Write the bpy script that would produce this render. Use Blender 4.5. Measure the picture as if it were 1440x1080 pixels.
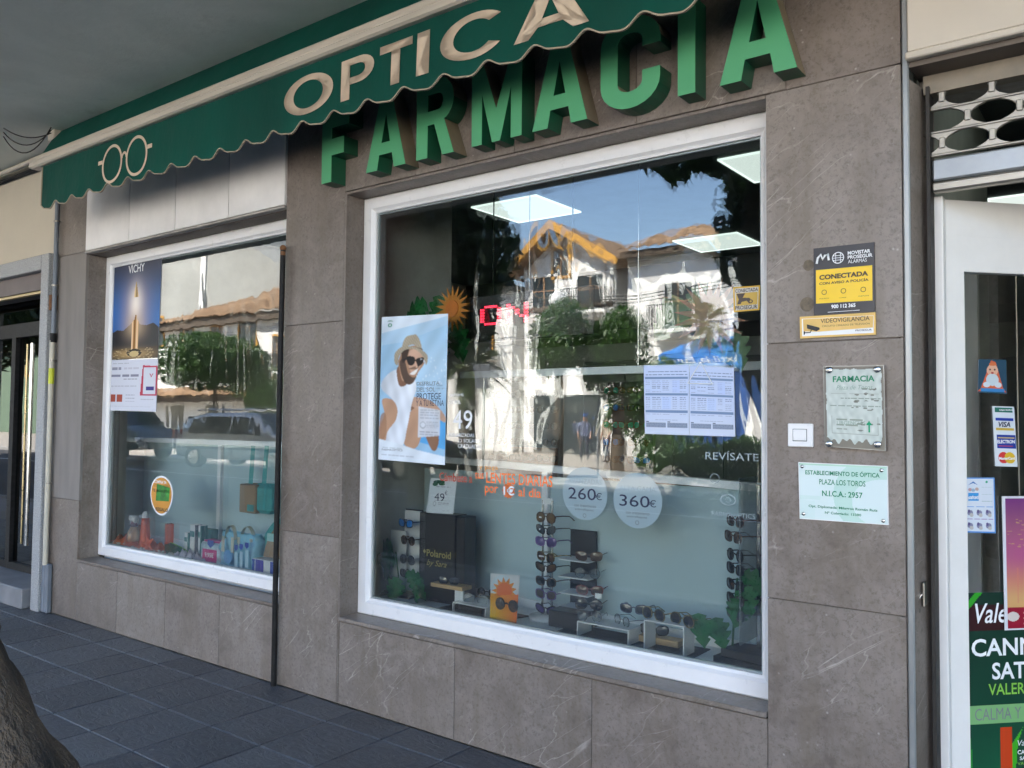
import bpy, bmesh, math, random
import numpy as np
from mathutils import Vector, Matrix
random.seed(7)
rng = np.random.default_rng(7)
for _o in list(bpy.data.objects): bpy.data.objects.remove(_o)
S = bpy.context.scene
COL = S.collection
PI = math.pi
R = math.radians

# ------------------------------------------------------------------ camera
CAM = Vector((0.0, -3.01, 1.5))
F_PX = 1177.79
_y, _p, _r = R(37.263), R(2.418), R(0.528)
_rt = Vector((math.cos(_y), math.sin(_y), 0))
_fw = Vector((-math.sin(_y)*math.cos(_p), math.cos(_y)*math.cos(_p), math.sin(_p)))
_up = _rt.cross(_fw)
RT = _rt*math.cos(_r) + _up*math.sin(_r)
UP = _up*math.cos(_r) - _rt*math.sin(_r)
FW = _fw
cd = bpy.data.cameras.new('camera'); cam = bpy.data.objects.new('camera', cd); COL.objects.link(cam)
cd.sensor_width = 36.0; cd.sensor_fit = 'HORIZONTAL'; cd.lens = F_PX/1440*36.0
cd.clip_start = 0.05; cd.clip_end = 1000
M = Matrix((( RT.x, UP.x, -FW.x, CAM.x), (RT.y, UP.y, -FW.y, CAM.y), (RT.z, UP.z, -FW.z, CAM.z), (0,0,0,1)))
cam.matrix_world = M
S.camera = cam

# ------------------------------------------------------------------ light
SUN_EL, SUN_DIR = 48.0, Vector((-0.52, 0.85, 0)).normalized()      # towards the sun (over the shop's own building)
sv = Vector((SUN_DIR.x*math.cos(R(SUN_EL)), SUN_DIR.y*math.cos(R(SUN_EL)), math.sin(R(SUN_EL))))
W = bpy.data.worlds.new('World'); S.world = W; W.use_nodes = True
nt = W.node_tree; bg = nt.nodes['Background']
sky = nt.nodes.new('ShaderNodeTexSky'); sky.sky_type = 'NISHITA'; sky.sun_disc = False
sky.sun_elevation = R(SUN_EL); sky.sun_rotation = math.atan2(sv.x, sv.y)
sky.air_density = 1.0; sky.dust_density = 0.6; sky.ozone_density = 1.5
nt.links.new(sky.outputs[0], bg.inputs[0]); bg.inputs[1].default_value = 0.105
sl = bpy.data.lights.new('sun', 'SUN'); sl.energy = 5.0; sl.angle = R(0.5); sl.color = (1.0, 0.95, 0.87)
so = bpy.data.objects.new('sun', sl); COL.objects.link(so)
so.rotation_euler = sv.to_track_quat('Z', 'Y').to_euler(); so.location = (0, 0, 30)
S.view_settings.view_transform = 'Standard'; S.view_settings.look = 'None'
S.view_settings.gamma = 1.0; S.view_settings.use_curve_mapping = False
S.view_settings.exposure = 3.1
S.render.engine = 'CYCLES'
cy = S.cycles
cy.max_bounces = 9; cy.diffuse_bounces = 4; cy.glossy_bounces = 4; cy.transmission_bounces = 4; cy.transparent_max_bounces = 20
cy.caustics_reflective = False; cy.caustics_refractive = False
cy.use_denoising = True; cy.sample_clamp_indirect = 6.0
cy.use_adaptive_sampling = True; cy.adaptive_threshold = 0.01

def at(px, py, Y=0.0):
    """point of the place seen at photo pixel (px,py) on the upright plane y=Y (for glass reflections: the mirrored place)"""
    d = RT*((px-720)/F_PX) - UP*((py-540)/F_PX) + FW
    t = (Y-CAM.y)/d.y
    return CAM + d*t
def atz(px, py, Z=0.0):
    d = RT*((px-720)/F_PX) - UP*((py-540)/F_PX) + FW
    t = (Z-CAM.z)/d.z
    return CAM + d*t

# ------------------------------------------------------------------ materials
MATS = {}
def nodes_of(name):
    m = bpy.data.materials.new(name); m.use_nodes = True
    return m, m.node_tree, m.node_tree.nodes['Principled BSDF']
def N(nt, t, **k):
    n = nt.nodes.new(t)
    for a, v in k.items():
        if a.startswith('i_'): n.inputs[a[2:].replace('_', ' ')].default_value = v
        else: setattr(n, a, v)
    return n
def ramp(nt, fac, stops):
    r = nt.nodes.new('ShaderNodeValToRGB')
    while len(r.color_ramp.elements) < len(stops): r.color_ramp.elements.new(0.5)
    for e, (p, c) in zip(r.color_ramp.elements, stops):
        e.position = p; e.color = (c, c, c, 1) if isinstance(c, (int, float)) else (*c, 1)
    nt.links.new(fac, r.inputs[0]); return r.outputs[0]
def mixc(nt, fac, a, b, mode='MIX'):
    m = nt.nodes.new('ShaderNodeMix'); m.data_type = 'RGBA'; m.blend_type = mode
    for s, v in ((0, fac), (6, a), (7, b)):
        if hasattr(v, 'is_output'): nt.links.new(v, m.inputs[s])
        elif s == 0: m.inputs[0].default_value = v
        else: m.inputs[s].default_value = (*v, 1)
    return m.outputs[2]
def bump(nt, bs, h, strength=0.3, dist=0.01):
    b = nt.nodes.new('ShaderNodeBump'); b.inputs['Strength'].default_value = strength; b.inputs['Distance'].default_value = dist
    nt.links.new(h, b.inputs['Height']); nt.links.new(b.outputs[0], bs.inputs['Normal'])
def coords(nt, scale=(1,1,1), rot=(0,0,0), rand=True):
    tc = nt.nodes.new('ShaderNodeTexCoord'); mp = nt.nodes.new('ShaderNodeMapping')
    mp.inputs['Scale'].default_value = scale; mp.inputs['Rotation'].default_value = rot
    if rand:
        oi = nt.nodes.new('ShaderNodeObjectInfo'); sc = N(nt, 'ShaderNodeVectorMath', operation='SCALE'); 
        nt.links.new(oi.outputs['Random'], sc.inputs[0]); sc.inputs['Scale'].default_value = 37.0
        ad = N(nt, 'ShaderNodeVectorMath', operation='ADD')
        nt.links.new(tc.outputs['Object'], ad.inputs[0]); nt.links.new(sc.outputs[0], ad.inputs[1])
        nt.links.new(ad.outputs[0], mp.inputs[0])
    else: nt.links.new(tc.outputs['Object'], mp.inputs[0])
    return mp.outputs[0]
def noise(nt, v, scale, detail=4, rough=0.6, dist=0.0):
    n = N(nt, 'ShaderNodeTexNoise'); n.inputs['Scale'].default_value = scale; n.inputs['Detail'].default_value = detail
    n.inputs['Roughness'].default_value = rough; n.inputs['Distortion'].default_value = dist
    nt.links.new(v, n.inputs['Vector']); return n.outputs['Fac']
def mat(name, c, rough=0.5, metal=0.0, var=0.12, nscale=6.0, bmp=0.0, bscale=60.0, bdist=0.003, spec=0.5, emit=None, es=1.0, alpha=1.0, coat=0.0, stretch=(1,1,1)):
    """plain surface with mottled colour and fine relief"""
    if name in MATS: return MATS[name]
    m, nt, bs = nodes_of(name)
    v = coords(nt, stretch)
    n = noise(nt, v, nscale, 5, 0.65)
    lo = tuple(x*(1-var) for x in c); hi = tuple(min(1, x*(1+var)) for x in c)
    nt.links.new(ramp(nt, n, [(0.3, lo), (0.7, hi)]), bs.inputs['Base Color'])
    n2 = noise(nt, v, nscale*4, 3, 0.6)
    nt.links.new(ramp(nt, n2, [(0.25, max(0.02, rough-0.07)), (0.8, min(1, rough+0.09))]), bs.inputs['Roughness'])
    bs.inputs['Metallic'].default_value = metal; bs.inputs['Specular IOR Level'].default_value = spec
    bs.inputs['Coat Weight'].default_value = coat
    if bmp: bump(nt, bs, noise(nt, v, bscale, 5, 0.7), bmp, bdist)
    if emit: bs.inputs['Emission Color'].default_value = (*emit, 1); bs.inputs['Emission Strength'].default_value = es
    bs.inputs['Alpha'].default_value = alpha
    MATS[name] = m; return m

def m_marble():
    m, nt, bs = nodes_of('grey brown marble')
    v = coords(nt)
    vr = coords(nt, (1.0, 1.0, 1.0), (0, R(38), 0))
    big = noise(nt, v, 1.6, 5, 0.6, 0.6)
    med = noise(nt, v, 8, 8, 0.72, 0.5)
    fine = noise(nt, v, 60, 5, 0.8, 0.3)
    c = mixc(nt, ramp(nt, big, [(0.3, 0.0), (0.7, 1.0)]), (0.120, 0.095, 0.079), (0.240, 0.203, 0.180))
    c = mixc(nt, ramp(nt, med, [(0.38, 0.0), (0.62, 0.85)]), c, (0.252, 0.216, 0.194))
    c = mixc(nt, ramp(nt, fine, [(0.50, 0.0), (0.66, 0.75)]), c, (0.11, 0.090, 0.074))
    # thin pale veins running up to the right
    def veins(vec, scale, width, cover, dist):
        mp = N(nt, 'ShaderNodeMapping'); mp.inputs['Scale'].default_value = (0.7, 0.7, 3.4); nt.links.new(vec, mp.inputs[0])
        d = N(nt, 'ShaderNodeTexNoise'); d.inputs['Scale'].default_value = 3.0; d.inputs['Detail'].default_value = 5
        nt.links.new(mp.outputs[0], d.inputs['Vector'])
        md = N(nt, 'ShaderNodeVectorMath', operation='MULTIPLY_ADD'); nt.links.new(d.outputs['Color'], md.inputs[0])
        md.inputs[1].default_value = (dist, dist, dist); nt.links.new(mp.outputs[0], md.inputs[2])
        vo = N(nt, 'ShaderNodeTexVoronoi', feature='DISTANCE_TO_EDGE'); vo.inputs['Scale'].default_value = scale
        nt.links.new(md.outputs[0], vo.inputs['Vector'])
        line = ramp(nt, vo.outputs['Distance'], [(0.0, 1.0), (width, 0.0)])
        msk = ramp(nt, noise(nt, vec, 2.3, 4, 0.7, 0.4), [(cover, 0.0), (cover+0.12, 1.0)])
        x = N(nt, 'ShaderNodeMath', operation='MULTIPLY'); nt.links.new(line, x.inputs[0]); nt.links.new(msk, x.inputs[1])
        return x.outputs[0]
    v1 = veins(vr, 1.1, 0.006, 0.53, 0.16)
    v2 = veins(vr, 3.0, 0.012, 0.50, 0.22)
    c = mixc(nt, v2, c, (0.37, 0.335, 0.30)); 
    k = N(nt, 'ShaderNodeMath', operation='MULTIPLY'); nt.links.new(v1, k.inputs[0]); k.inputs[1].default_value = 0.75
    c = mixc(nt, k.outputs[0], c, (0.50, 0.45, 0.41))
    oi2 = N(nt, 'ShaderNodeObjectInfo'); c = mixc(nt, 1.0, c, ramp(nt, oi2.outputs['Random'], [(0.0, (0.86, 0.83, 0.80)), (1.0, (1.10, 1.10, 1.08))]), 'MULTIPLY')
    # small pale pits
    vo = N(nt, 'ShaderNodeTexVoronoi'); vo.inputs['Scale'].default_value = 24; nt.links.new(v, vo.inputs['Vector'])
    sp = ramp(nt, vo.outputs['Distance'], [(0.0, 1.0), (0.13, 0.0)])
    sm = N(nt, 'ShaderNodeMath', operation='MULTIPLY'); nt.links.new(sp, sm.inputs[0])
    nt.links.new(ramp(nt, noise(nt, v, 9, 2), [(0.52, 0.0), (0.60, 1.0)]), sm.inputs[1])
    c = mixc(nt, sm.outputs[0], c, (0.42, 0.38, 0.35))
    # brown weathering streaks
    vs = coords(nt, (5, 5, 0.7))
    st = ramp(nt, noise(nt, vs, 2.0, 6, 0.65), [(0.48, 0.0), (0.72, 0.6)])
    c = mixc(nt, st, c, (0.150, 0.118, 0.085))
    nt.links.new(c, bs.inputs['Base Color'])
    nt.links.new(ramp(nt, med, [(0.2, 0.30), (0.8, 0.5)]), bs.inputs['Roughness'])
    bump(nt, bs, fine, 0.12, 0.002)
    MATS['marble'] = m; return m
MARBLE = m_marble()

def m_slate():
    m, nt, bs = nodes_of('dark slate paving')
    v = coords(nt)
    # wavy riven ripples
    v2 = coords(nt, (1.0, 2.6, 1.0), (0, 0, R(-22)))
    rip = noise(nt, v2, 9, 6, 0.55, 1.8)
    n = noise(nt, v, 22, 6, 0.7)
    c = mixc(nt, ramp(nt, n, [(0.3, 0.0), (0.75, 1.0)]), (0.058, 0.060, 0.066), (0.112, 0.115, 0.122))
    vo = N(nt, 'ShaderNodeTexVoronoi'); vo.inputs['Scale'].default_value = 34; nt.links.new(v, vo.inputs['Vector'])
    sp = ramp(nt, vo.outputs['Distance'], [(0.0, 0.9), (0.08, 0.0)])
    c = mixc(nt, sp, c, (0.24, 0.235, 0.22))
    vg = N(nt, 'ShaderNodeTexVoronoi'); vg.inputs['Scale'].default_value = 4.5; nt.links.new(v, vg.inputs['Vector'])
    c = mixc(nt, ramp(nt, vg.outputs['Distance'], [(0.0, .8), (0.05, .7), (0.065, 0.0)]), c, (0.21, 0.205, 0.19))
    c = mixc(nt, ramp(nt, noise(nt, v, 3.0, 4, .6), [(.5, 0.0), (.75, .5)]), c, (0.045, 0.043, 0.042))
    w = ramp(nt, rip, [(0.48, 0.0), (0.5, 0.5), (0.52, 0.0)])
    c = mixc(nt, w, c, (0.20, 0.205, 0.21))
    oi2 = N(nt, 'ShaderNodeObjectInfo'); c = mixc(nt, 1.0, c, ramp(nt, oi2.outputs['Random'], [(0.0, (0.78, 0.78, 0.80)), (1.0, (1.2, 1.2, 1.18))]), 'MULTIPLY')
    nt.links.new(c, bs.inputs['Base Color'])
    nt.links.new(ramp(nt, n, [(0.2, 0.36), (0.8, 0.6)]), bs.inputs['Roughness'])
    bump(nt, bs, rip, 0.75, 0.012)
    return m
SLATE = m_slate()

def m_glass(name, amp, sc, seed, streak, tint=(0.95, 0.98, 0.97), refl=1.7, ripple=0.0, band=(0, 99)):
    """one pane of shop glazing: clear, mirror-like by Fresnel, slightly uneven"""
    m, nt, bs = nodes_of(name); nt.nodes.remove(bs)
    out = nt.nodes['Material Output']
    tc = N(nt, 'ShaderNodeTexCoord'); mp = N(nt, 'ShaderNodeMapping'); mp.inputs['Location'].default_value = (seed, 0, seed*0.7)
    mp.inputs['Rotation'].default_value = (0, streak[1], 0); mp.inputs['Scale'].default_value = (streak[0], 1, 1)
    nt.links.new(tc.outputs['Object'], mp.inputs[0])
    n = noise(nt, mp.outputs[0], sc, 1.0, 0.4, 1.2)
    # the pane is bowed and rippled mostly across one zone, calm elsewhere
    calm = ramp(nt, noise(nt, tc.outputs['Object'], 0.9, 1, 0.5, 0.3), [(0.38, 0.25), (0.60, 1.0)])
    sp_ = N(nt, 'ShaderNodeSeparateXYZ'); nt.links.new(tc.outputs['Object'], sp_.inputs[0])
    zz = N(nt, 'ShaderNodeMapRange'); zz.inputs[1].default_value = band[0]; zz.inputs[2].default_value = band[1]; zz.inputs[3].default_value = 0; zz.inputs[4].default_value = 1
    nt.links.new(sp_.outputs['Z'], zz.inputs[0])
    zr_ = ramp(nt, zz.outputs[0], [(0.0, 0.04), (0.22, 0.25), (0.42, 1.0), (0.74, 1.0), (0.92, 0.12)])
    k1 = N(nt, 'ShaderNodeMath', operation='MULTIPLY'); nt.links.new(calm, k1.inputs[0]); nt.links.new(zr_, k1.inputs[1])
    k2 = N(nt, 'ShaderNodeMath', operation='MULTIPLY'); nt.links.new(k1.outputs[0], k2.inputs[0]); nt.links.new(n, k2.inputs[1])
    b = N(nt, 'ShaderNodeBump'); b.inputs['Strength'].default_value = 1.0; b.inputs['Distance'].default_value = amp
    nt.links.new(k2.outputs[0] if band[1] < 50 else n, b.inputs['Height'])
    nrm = b.outputs[0]
    gl = N(nt, 'ShaderNodeBsdfGlossy'); gl.inputs['Roughness'].default_value = 0.0; gl.inputs['Color'].default_value = (1,1,1,1)
    nt.links.new(nrm, gl.inputs['Normal'])
    tr = N(nt, 'ShaderNodeBsdfTransparent'); tr.inputs[0].default_value = (*tint, 1)
    fr = N(nt, 'ShaderNodeFresnel'); fr.inputs['IOR'].default_value = 1.55
    a = N(nt, 'ShaderNodeMath', operation='ADD'); a.inputs[1].default_value = 1.0; nt.links.new(fr.outputs[0], a.inputs[0])
    q = N(nt, 'ShaderNodeMath', operation='DIVIDE'); nt.links.new(fr.outputs[0], q.inputs[0]); nt.links.new(a.outputs[0], q.inputs[1])
    x = N(nt, 'ShaderNodeMath', operation='MULTIPLY'); x.inputs[1].default_value = refl; nt.links.new(q.outputs[0], x.inputs[0])
    mx = N(nt, 'ShaderNodeMixShader'); nt.links.new(x.outputs[0], mx.inputs[0]); nt.links.new(tr.outputs[0], mx.inputs[1]); nt.links.new(gl.outputs[0], mx.inputs[2])
    nt.links.new(mx.outputs[0], out.inputs[0])
    return m
GLASS_FLAT = m_glass('outer glass pane', 0.00012, 1.2, 3.0, (1, 0))
GLASS_WAVY = m_glass('inner glass pane', 0.0065, 2.6, 11.0, (2.2, 0.0), band=(0.5, 2.75))
GLASS_FLAT1 = m_glass('outer glass pane of left window', 0.0007, 1.3, 5.0, (4.0, R(30)), band=(0.3, 2.9))
GLASS_WAVY1 = m_glass('inner glass pane of left window', 0.0075, 1.1, 21.0, (4.0, R(35)), band=(0.3, 2.9), refl=1.9)
GLASS_DOOR = m_glass('door glass', 0.00015, 1.5, 9.0, (1, 0), refl=1.5)
GLASS_TINT = m_glass('dark entrance glass', 0.0004, 1.5, 14.0, (1, 0), tint=(.45, .42, .38), refl=1.1)

def m_attr(name, rough=0.3, coat=0.3):
    m, nt, bs = nodes_of(name)
    a = N(nt, 'ShaderNodeAttribute'); a.attribute_name = 'print'
    nt.links.new(a.outputs['Color'], bs.inputs['Base Color']); bs.inputs['Roughness'].default_value = rough
    bs.inputs['Coat Weight'].default_value = coat; bs.inputs['Specular IOR Level'].default_value = 0.22
    return m
PRINT = m_attr('printed paper', 0.45, 0.0)
PRINT_MATT = m_attr('matt print', 0.6, 0.0)

def m_leaf(name, c1, c2, rough=0.45, trans=0.25):
    m, nt, bs = nodes_of(name)
    oi = N(nt, 'ShaderNodeNewGeometry')
    nt.links.new(ramp(nt, oi.outputs['Random Per Island'], [(0.0, c1), (1.0, c2)]), bs.inputs['Base Color'])
    bs.inputs['Roughness'].default_value = rough
    tl = N(nt, 'ShaderNodeBsdfTranslucent'); tl.inputs[0].default_value = (*[min(1, x*1.6) for x in c2], 1)
    mx = N(nt, 'ShaderNodeMixShader'); mx.inputs[0].default_value = trans
    nt.links.new(bs.outputs[0], mx.inputs[1]); nt.links.new(tl.outputs[0], mx.inputs[2])
    nt.links.new(mx.outputs[0], nt.nodes['Material Output'].inputs[0])
    return m
LEAF = m_leaf('orange tree leaves', (0.022, 0.06, 0.012), (0.06, 0.13, 0.025))
LEAF_DARK = m_leaf('dark dense leaves', (0.012, 0.028, 0.010), (0.03, 0.06, 0.018))
LEAF_PALM = m_leaf('palm fronds', (0.05, 0.09, 0.025), (0.12, 0.15, 0.05))
PLASTIC_LEAF = mat('green plastic leaf', (0.012, 0.115, 0.028), 0.3, var=0.45, nscale=14)

white_pvc = mat('white lacquered frame', (0.78, 0.77, 0.77), 0.32, var=0.03, bmp=0.05)
white_door = mat('white door frame', (0.74, 0.72, 0.69), 0.35, var=0.04)
green_cloth = mat('green awning canvas', (0.0018, 0.064, 0.047), 0.72, var=0.16, nscale=2.5, bmp=0.25, bscale=400, bdist=0.0006, stretch=(1, 1, 0.6), spec=0.2)
cream_ink = mat('cream print on canvas', (0.62, 0.50, 0.38), 0.7, var=0.10, nscale=14)
cream_metal = mat('cream painted metal', (0.56, 0.50, 0.42), 0.38, var=0.10, nscale=5, stretch=(0.3, 1, 6))
green_face = mat('green acrylic face', (0.085, 0.35, 0.165), 0.4, var=0.03, nscale=3)
green_side = mat('dark green return', (0.006, 0.075, 0.035), 0.3, var=0.15)
soffit_m = mat('pale green grey soffit paint', (0.74, 0.77, 0.71), 0.8, var=0.13, nscale=2.2, bmp=0.35, bscale=9, bdist=0.012)
def m_soffit():
    m, nt, bs = nodes_of('scuffed pale green grey soffit paint'); v = coords(nt, rand=False)
    big = noise(nt, v, 0.9, 5, 0.6, 0.5); c = mixc(nt, ramp(nt, big, [(.35, 0.0), (.65, 1.0)]), (0.62, 0.66, 0.60), (0.80, 0.83, 0.77))
    v2 = coords(nt, (1.2, 6, 1), (0, 0, R(20)), False); sc_ = noise(nt, v2, 5, 4, 0.75, 0.8)
    c = mixc(nt, ramp(nt, sc_, [(.70, 0.0), (.735, .55)]), c, (0.95, 0.94, 0.90))
    c = mixc(nt, ramp(nt, noise(nt, v, 2.6, 6, .7), [(.60, 0.0), (.8, .45)]), c, (0.40, 0.40, 0.35))
    nt.links.new(c, bs.inputs['Base Color']); bs.inputs['Roughness'].default_value = .8
    bump(nt, bs, noise(nt, v, 7, 6, .65), .35, .012); return m
soffit_m = m_soffit()
cream_wall = mat('cream rendered wall', (0.56, 0.50, 0.40), 0.85, var=0.06, nscale=2, bmp=0.25, bscale=40, bdist=0.004)
white_panel = mat('dirty white fascia panel', (0.76, 0.73, 0.71), 0.5, var=0.12, nscale=1.8, bmp=0.05)
granite = mat('grey granite', (0.33, 0.33, 0.33), 0.6, var=0.45, nscale=120, bmp=0.3, bscale=120, bdist=0.002)
grey_render = mat('grey painted render', (0.225, 0.20, 0.18), 0.75, var=0.16, nscale=3, bmp=0.2, bscale=40, stretch=(3, 3, 0.6))
mortar = mat('mortar bedding', (0.30, 0.28, 0.25), 0.9, var=0.2, nscale=30, bmp=0.4)
black_metal = mat('black painted iron', (0.012, 0.011, 0.011), 0.6, spec=0.25, var=0.5, nscale=30, bmp=0.2)
rust = mat('rusty steel', (0.17, 0.075, 0.03), 0.8, var=0.5, nscale=30, bmp=0.4)
steel = mat('brushed stainless steel', (0.36, 0.33, 0.28), 0.42, 0.85, var=0.15, nscale=12, stretch=(0.3, 1, 3))
chrome = mat('bright steel', (0.65, 0.64, 0.62), 0.18, 1.0, var=0.08)
brass = mat('aged brass bar', (0.42, 0.33, 0.18), 0.3, 1.0, var=0.25)
grey_pipe = mat('grey plastic pipe', (0.16, 0.18, 0.21), 0.5, var=0.12)
cream_pipe = mat('cream plastic pipe', (0.55, 0.50, 0.40), 0.5, var=0.12)
black_gloss = mat('black card', (0.008, 0.008, 0.010), 0.35, var=0.2, coat=0.2)
black_matt = mat('black cloth', (0.010, 0.010, 0.012), 0.85, var=0.3)
acrylic = mat('white acrylic', (0.84, 0.86, 0.87), 0.2, var=0.03)
grey_board = mat('blue grey frosted panel', (0.47, 0.60, 0.63), 0.45, var=0.04, nscale=1.5)
white_card = mat('white card', (0.80, 0.80, 0.79), 0.45, var=0.02)
paper = mat('white paper', (0.74, 0.75, 0.80), 0.6, var=0.02)
wood_light = mat('light wood block', (0.50, 0.33, 0.16), 0.5, var=0.2, nscale=10, stretch=(0.4, 6, 6))
wood_brown = mat('brown wood panel', (0.22, 0.10, 0.05), 0.5, var=0.2, nscale=6, stretch=(6, 6, 0.5))
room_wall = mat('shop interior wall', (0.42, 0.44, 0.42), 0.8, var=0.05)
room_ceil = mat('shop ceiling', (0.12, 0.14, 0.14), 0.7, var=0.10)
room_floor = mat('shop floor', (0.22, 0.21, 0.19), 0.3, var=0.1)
asphalt = mat('asphalt', (0.040, 0.040, 0.041), 0.85, var=0.25, nscale=3, bmp=0.4, bscale=120)
plaza_m = mat('pale plaza paving', (0.32, 0.29, 0.25), 0.8, var=0.15, nscale=2, bmp=0.2)
kerb_m = mat('granite kerb', (0.30, 0.29, 0.28), 0.8, var=0.2, nscale=40, bmp=0.2)
house_white = mat('whitewashed wall', (0.80, 0.79, 0.76), 0.9, var=0.05, nscale=0.7, bmp=0.2, bscale=8)
house_grey = mat('grey rendered party wall', (0.36, 0.36, 0.33), 0.9, var=0.12, nscale=0.4, bmp=0.2, bscale=8)
house_green = mat('pale green painted wall', (0.13, 0.19, 0.13), 0.9, var=0.05, nscale=0.7)
ochre = mat('ochre painted trim', (0.55, 0.28, 0.05), 0.8, var=0.15)
roof_tile = mat('clay roof tiles', (0.25, 0.155, 0.085), 0.9, var=0.75, nscale=1.3, stretch=(3, .6, .6), bmp=0.3)
dark_timber = mat('dark eaves timber', (0.09, 0.065, 0.045), 0.8, var=0.3)
win_dark = mat('dark window glass', (0.04, 0.05, 0.055), 0.08, var=0.2)
win_frame = mat('window joinery', (0.35, 0.20, 0.10), 0.6, var=0.2)
bark = mat('tree bark', (0.080, 0.056, 0.036), 0.9, var=0.95, nscale=7, bmp=1.0, bscale=15, bdist=0.06, stretch=(1, 1, 0.45))
trunk_m = mat('grey brown bark', (0.11, 0.085, 0.06), 0.95, var=0.4, nscale=20, bmp=0.8, bscale=25, bdist=0.02)
blue_cloth = mat('blue awning cloth', (0.02, 0.16, 0.50), 0.7, var=0.08)
white_ink = mat('white lettering', (0.82, 0.83, 0.84), 0.5, var=0.02)
black_ink = mat('black lettering', (0.015, 0.015, 0.018), 0.5, var=0.1)
brown_ink = mat('dark brown lettering', (0.05, 0.035, 0.02), 0.5, var=0.1)
navy_ink = mat('navy lettering', (0.012, 0.018, 0.06), 0.45, var=0.1)
grey_ink = mat('grey lettering', (0.18, 0.19, 0.20), 0.6, var=0.1)
green_ink = mat('green lettering', (0.01, 0.22, 0.10), 0.5, var=0.1)
lime_ink = mat('lime lettering', (0.22, 0.50, 0.06), 0.5, var=0.1)
orange_ink = mat('orange lettering', (0.95, 0.20, 0.03), 0.45, var=0.06)
gold_ink = mat('gold lettering', (0.50, 0.42, 0.16), 0.35, 0.6, var=0.1)
yellow_sign = mat('yellow sign', (0.85, 0.55, 0.01), 0.35, var=0.03)
ochre_sign = mat('faded yellow sign', (0.72, 0.46, 0.13), 0.4, var=0.12, nscale=12)
black_sign = mat('black sign', (0.018, 0.018, 0.025), 0.35, var=0.1)
orange_pl = mat('orange plastic', (0.75, 0.10, 0.02), 0.35, var=0.08)
orange_cl = mat('orange cloth', (0.75, 0.13, 0.03), 0.8, var=0.2, bmp=0.4)
teal_cl = mat('teal fabric', (0.05, 0.33, 0.32), 0.7, var=0.2, bmp=0.4)
kraft = mat('brown kraft card', (0.30, 0.19, 0.10), 0.7, var=0.15)
blue_bag = mat('pale blue bag', (0.22, 0.52, 0.68), 0.35, var=0.18, nscale=8)
lilac = mat('lilac tissue', (0.55, 0.50, 0.58), 0.8, var=0.15, bmp=0.5)
pink = mat('magenta print', (0.62, 0.03, 0.20), 0.4, var=0.05)
royal = mat('royal blue print', (0.02, 0.06, 0.42), 0.4, var=0.05)
violet = mat('violet box', (0.10, 0.07, 0.45), 0.4, var=0.1)
cream_rib = mat('cream ribbon', (0.62, 0.57, 0.42), 0.6, var=0.05)
shell_m = mat('pale shells', (0.62, 0.55, 0.42), 0.6, var=0.3, nscale=60)
amber_gl = mat('amber clear bottle', (0.50, 0.30, 0.18), 0.1, var=0.1)
maroon = mat('maroon band', (0.10, 0.01, 0.04), 0.4, var=0.1)
frost_disc = mat('frosted vinyl', (0.42, 0.55, 0.62), 0.5, var=0.03)
led_red = mat('red light dots', (0.5, 0.0, 0.01), 0.5, emit=(1.0, 0.02, 0.05), es=0.55)
panel_light = mat('lit ceiling panel', (0.8, 0.8, 0.8), 0.5, emit=(0.90, 1.0, 0.94), es=0.105, var=0.02)
strip_rim = mat('white rim of ceiling panel', (0.85, 0.85, 0.85), 0.5, emit=(0.85, 1.0, 0.92), es=0.15, var=0.02)
skin = mat('skin', (0.45, 0.26, 0.18), 0.6, var=0.1)
denim = mat('dark trousers', (0.04, 0.05, 0.08), 0.8, var=0.2)
shirt_b = mat('blue grey shirt', (0.16, 0.18, 0.28), 0.8, var=0.2)
shirt_w = mat('beige shirt', (0.45, 0.38, 0.30), 0.8, var=0.2)
car_silver = mat('silver car paint', (0.60, 0.61, 0.60), 0.3, 0.35, var=0.03, coat=0.6)
car_blue = mat('dark blue grey van paint', (0.10, 0.14, 0.17), 0.35, 0.3, var=0.03, coat=0.5)
rubber = mat('tyre rubber', (0.02, 0.02, 0.02), 0.9, var=0.2)
red_lamp = mat('red tail lamp', (0.4, 0.01, 0.01), 0.2, var=0.1)
LENS = {}
for _n, _c, _r in (('black', (0.012, 0.011, 0.013), 0.08), ('brown', (0.07, 0.035, 0.018), 0.08), ('amber', (0.16, 0.09, 0.03), 0.08),
                   ('purple', (0.09, 0.06, 0.22), 0.08), ('blue', (0.02, 0.20, 0.62), 0.06), ('green', (0.02, 0.28, 0.18), 0.06),
                   ('grey', (0.08, 0.085, 0.09), 0.08), ('clear', (0.20, 0.25, 0.27), 0.08)):
    LENS[_n] = mat(_n+' sunglass lens', _c, _r, var=0.3, nscale=30, coat=0.6, alpha=0.3 if _n == 'clear' else 1.0)

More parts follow.
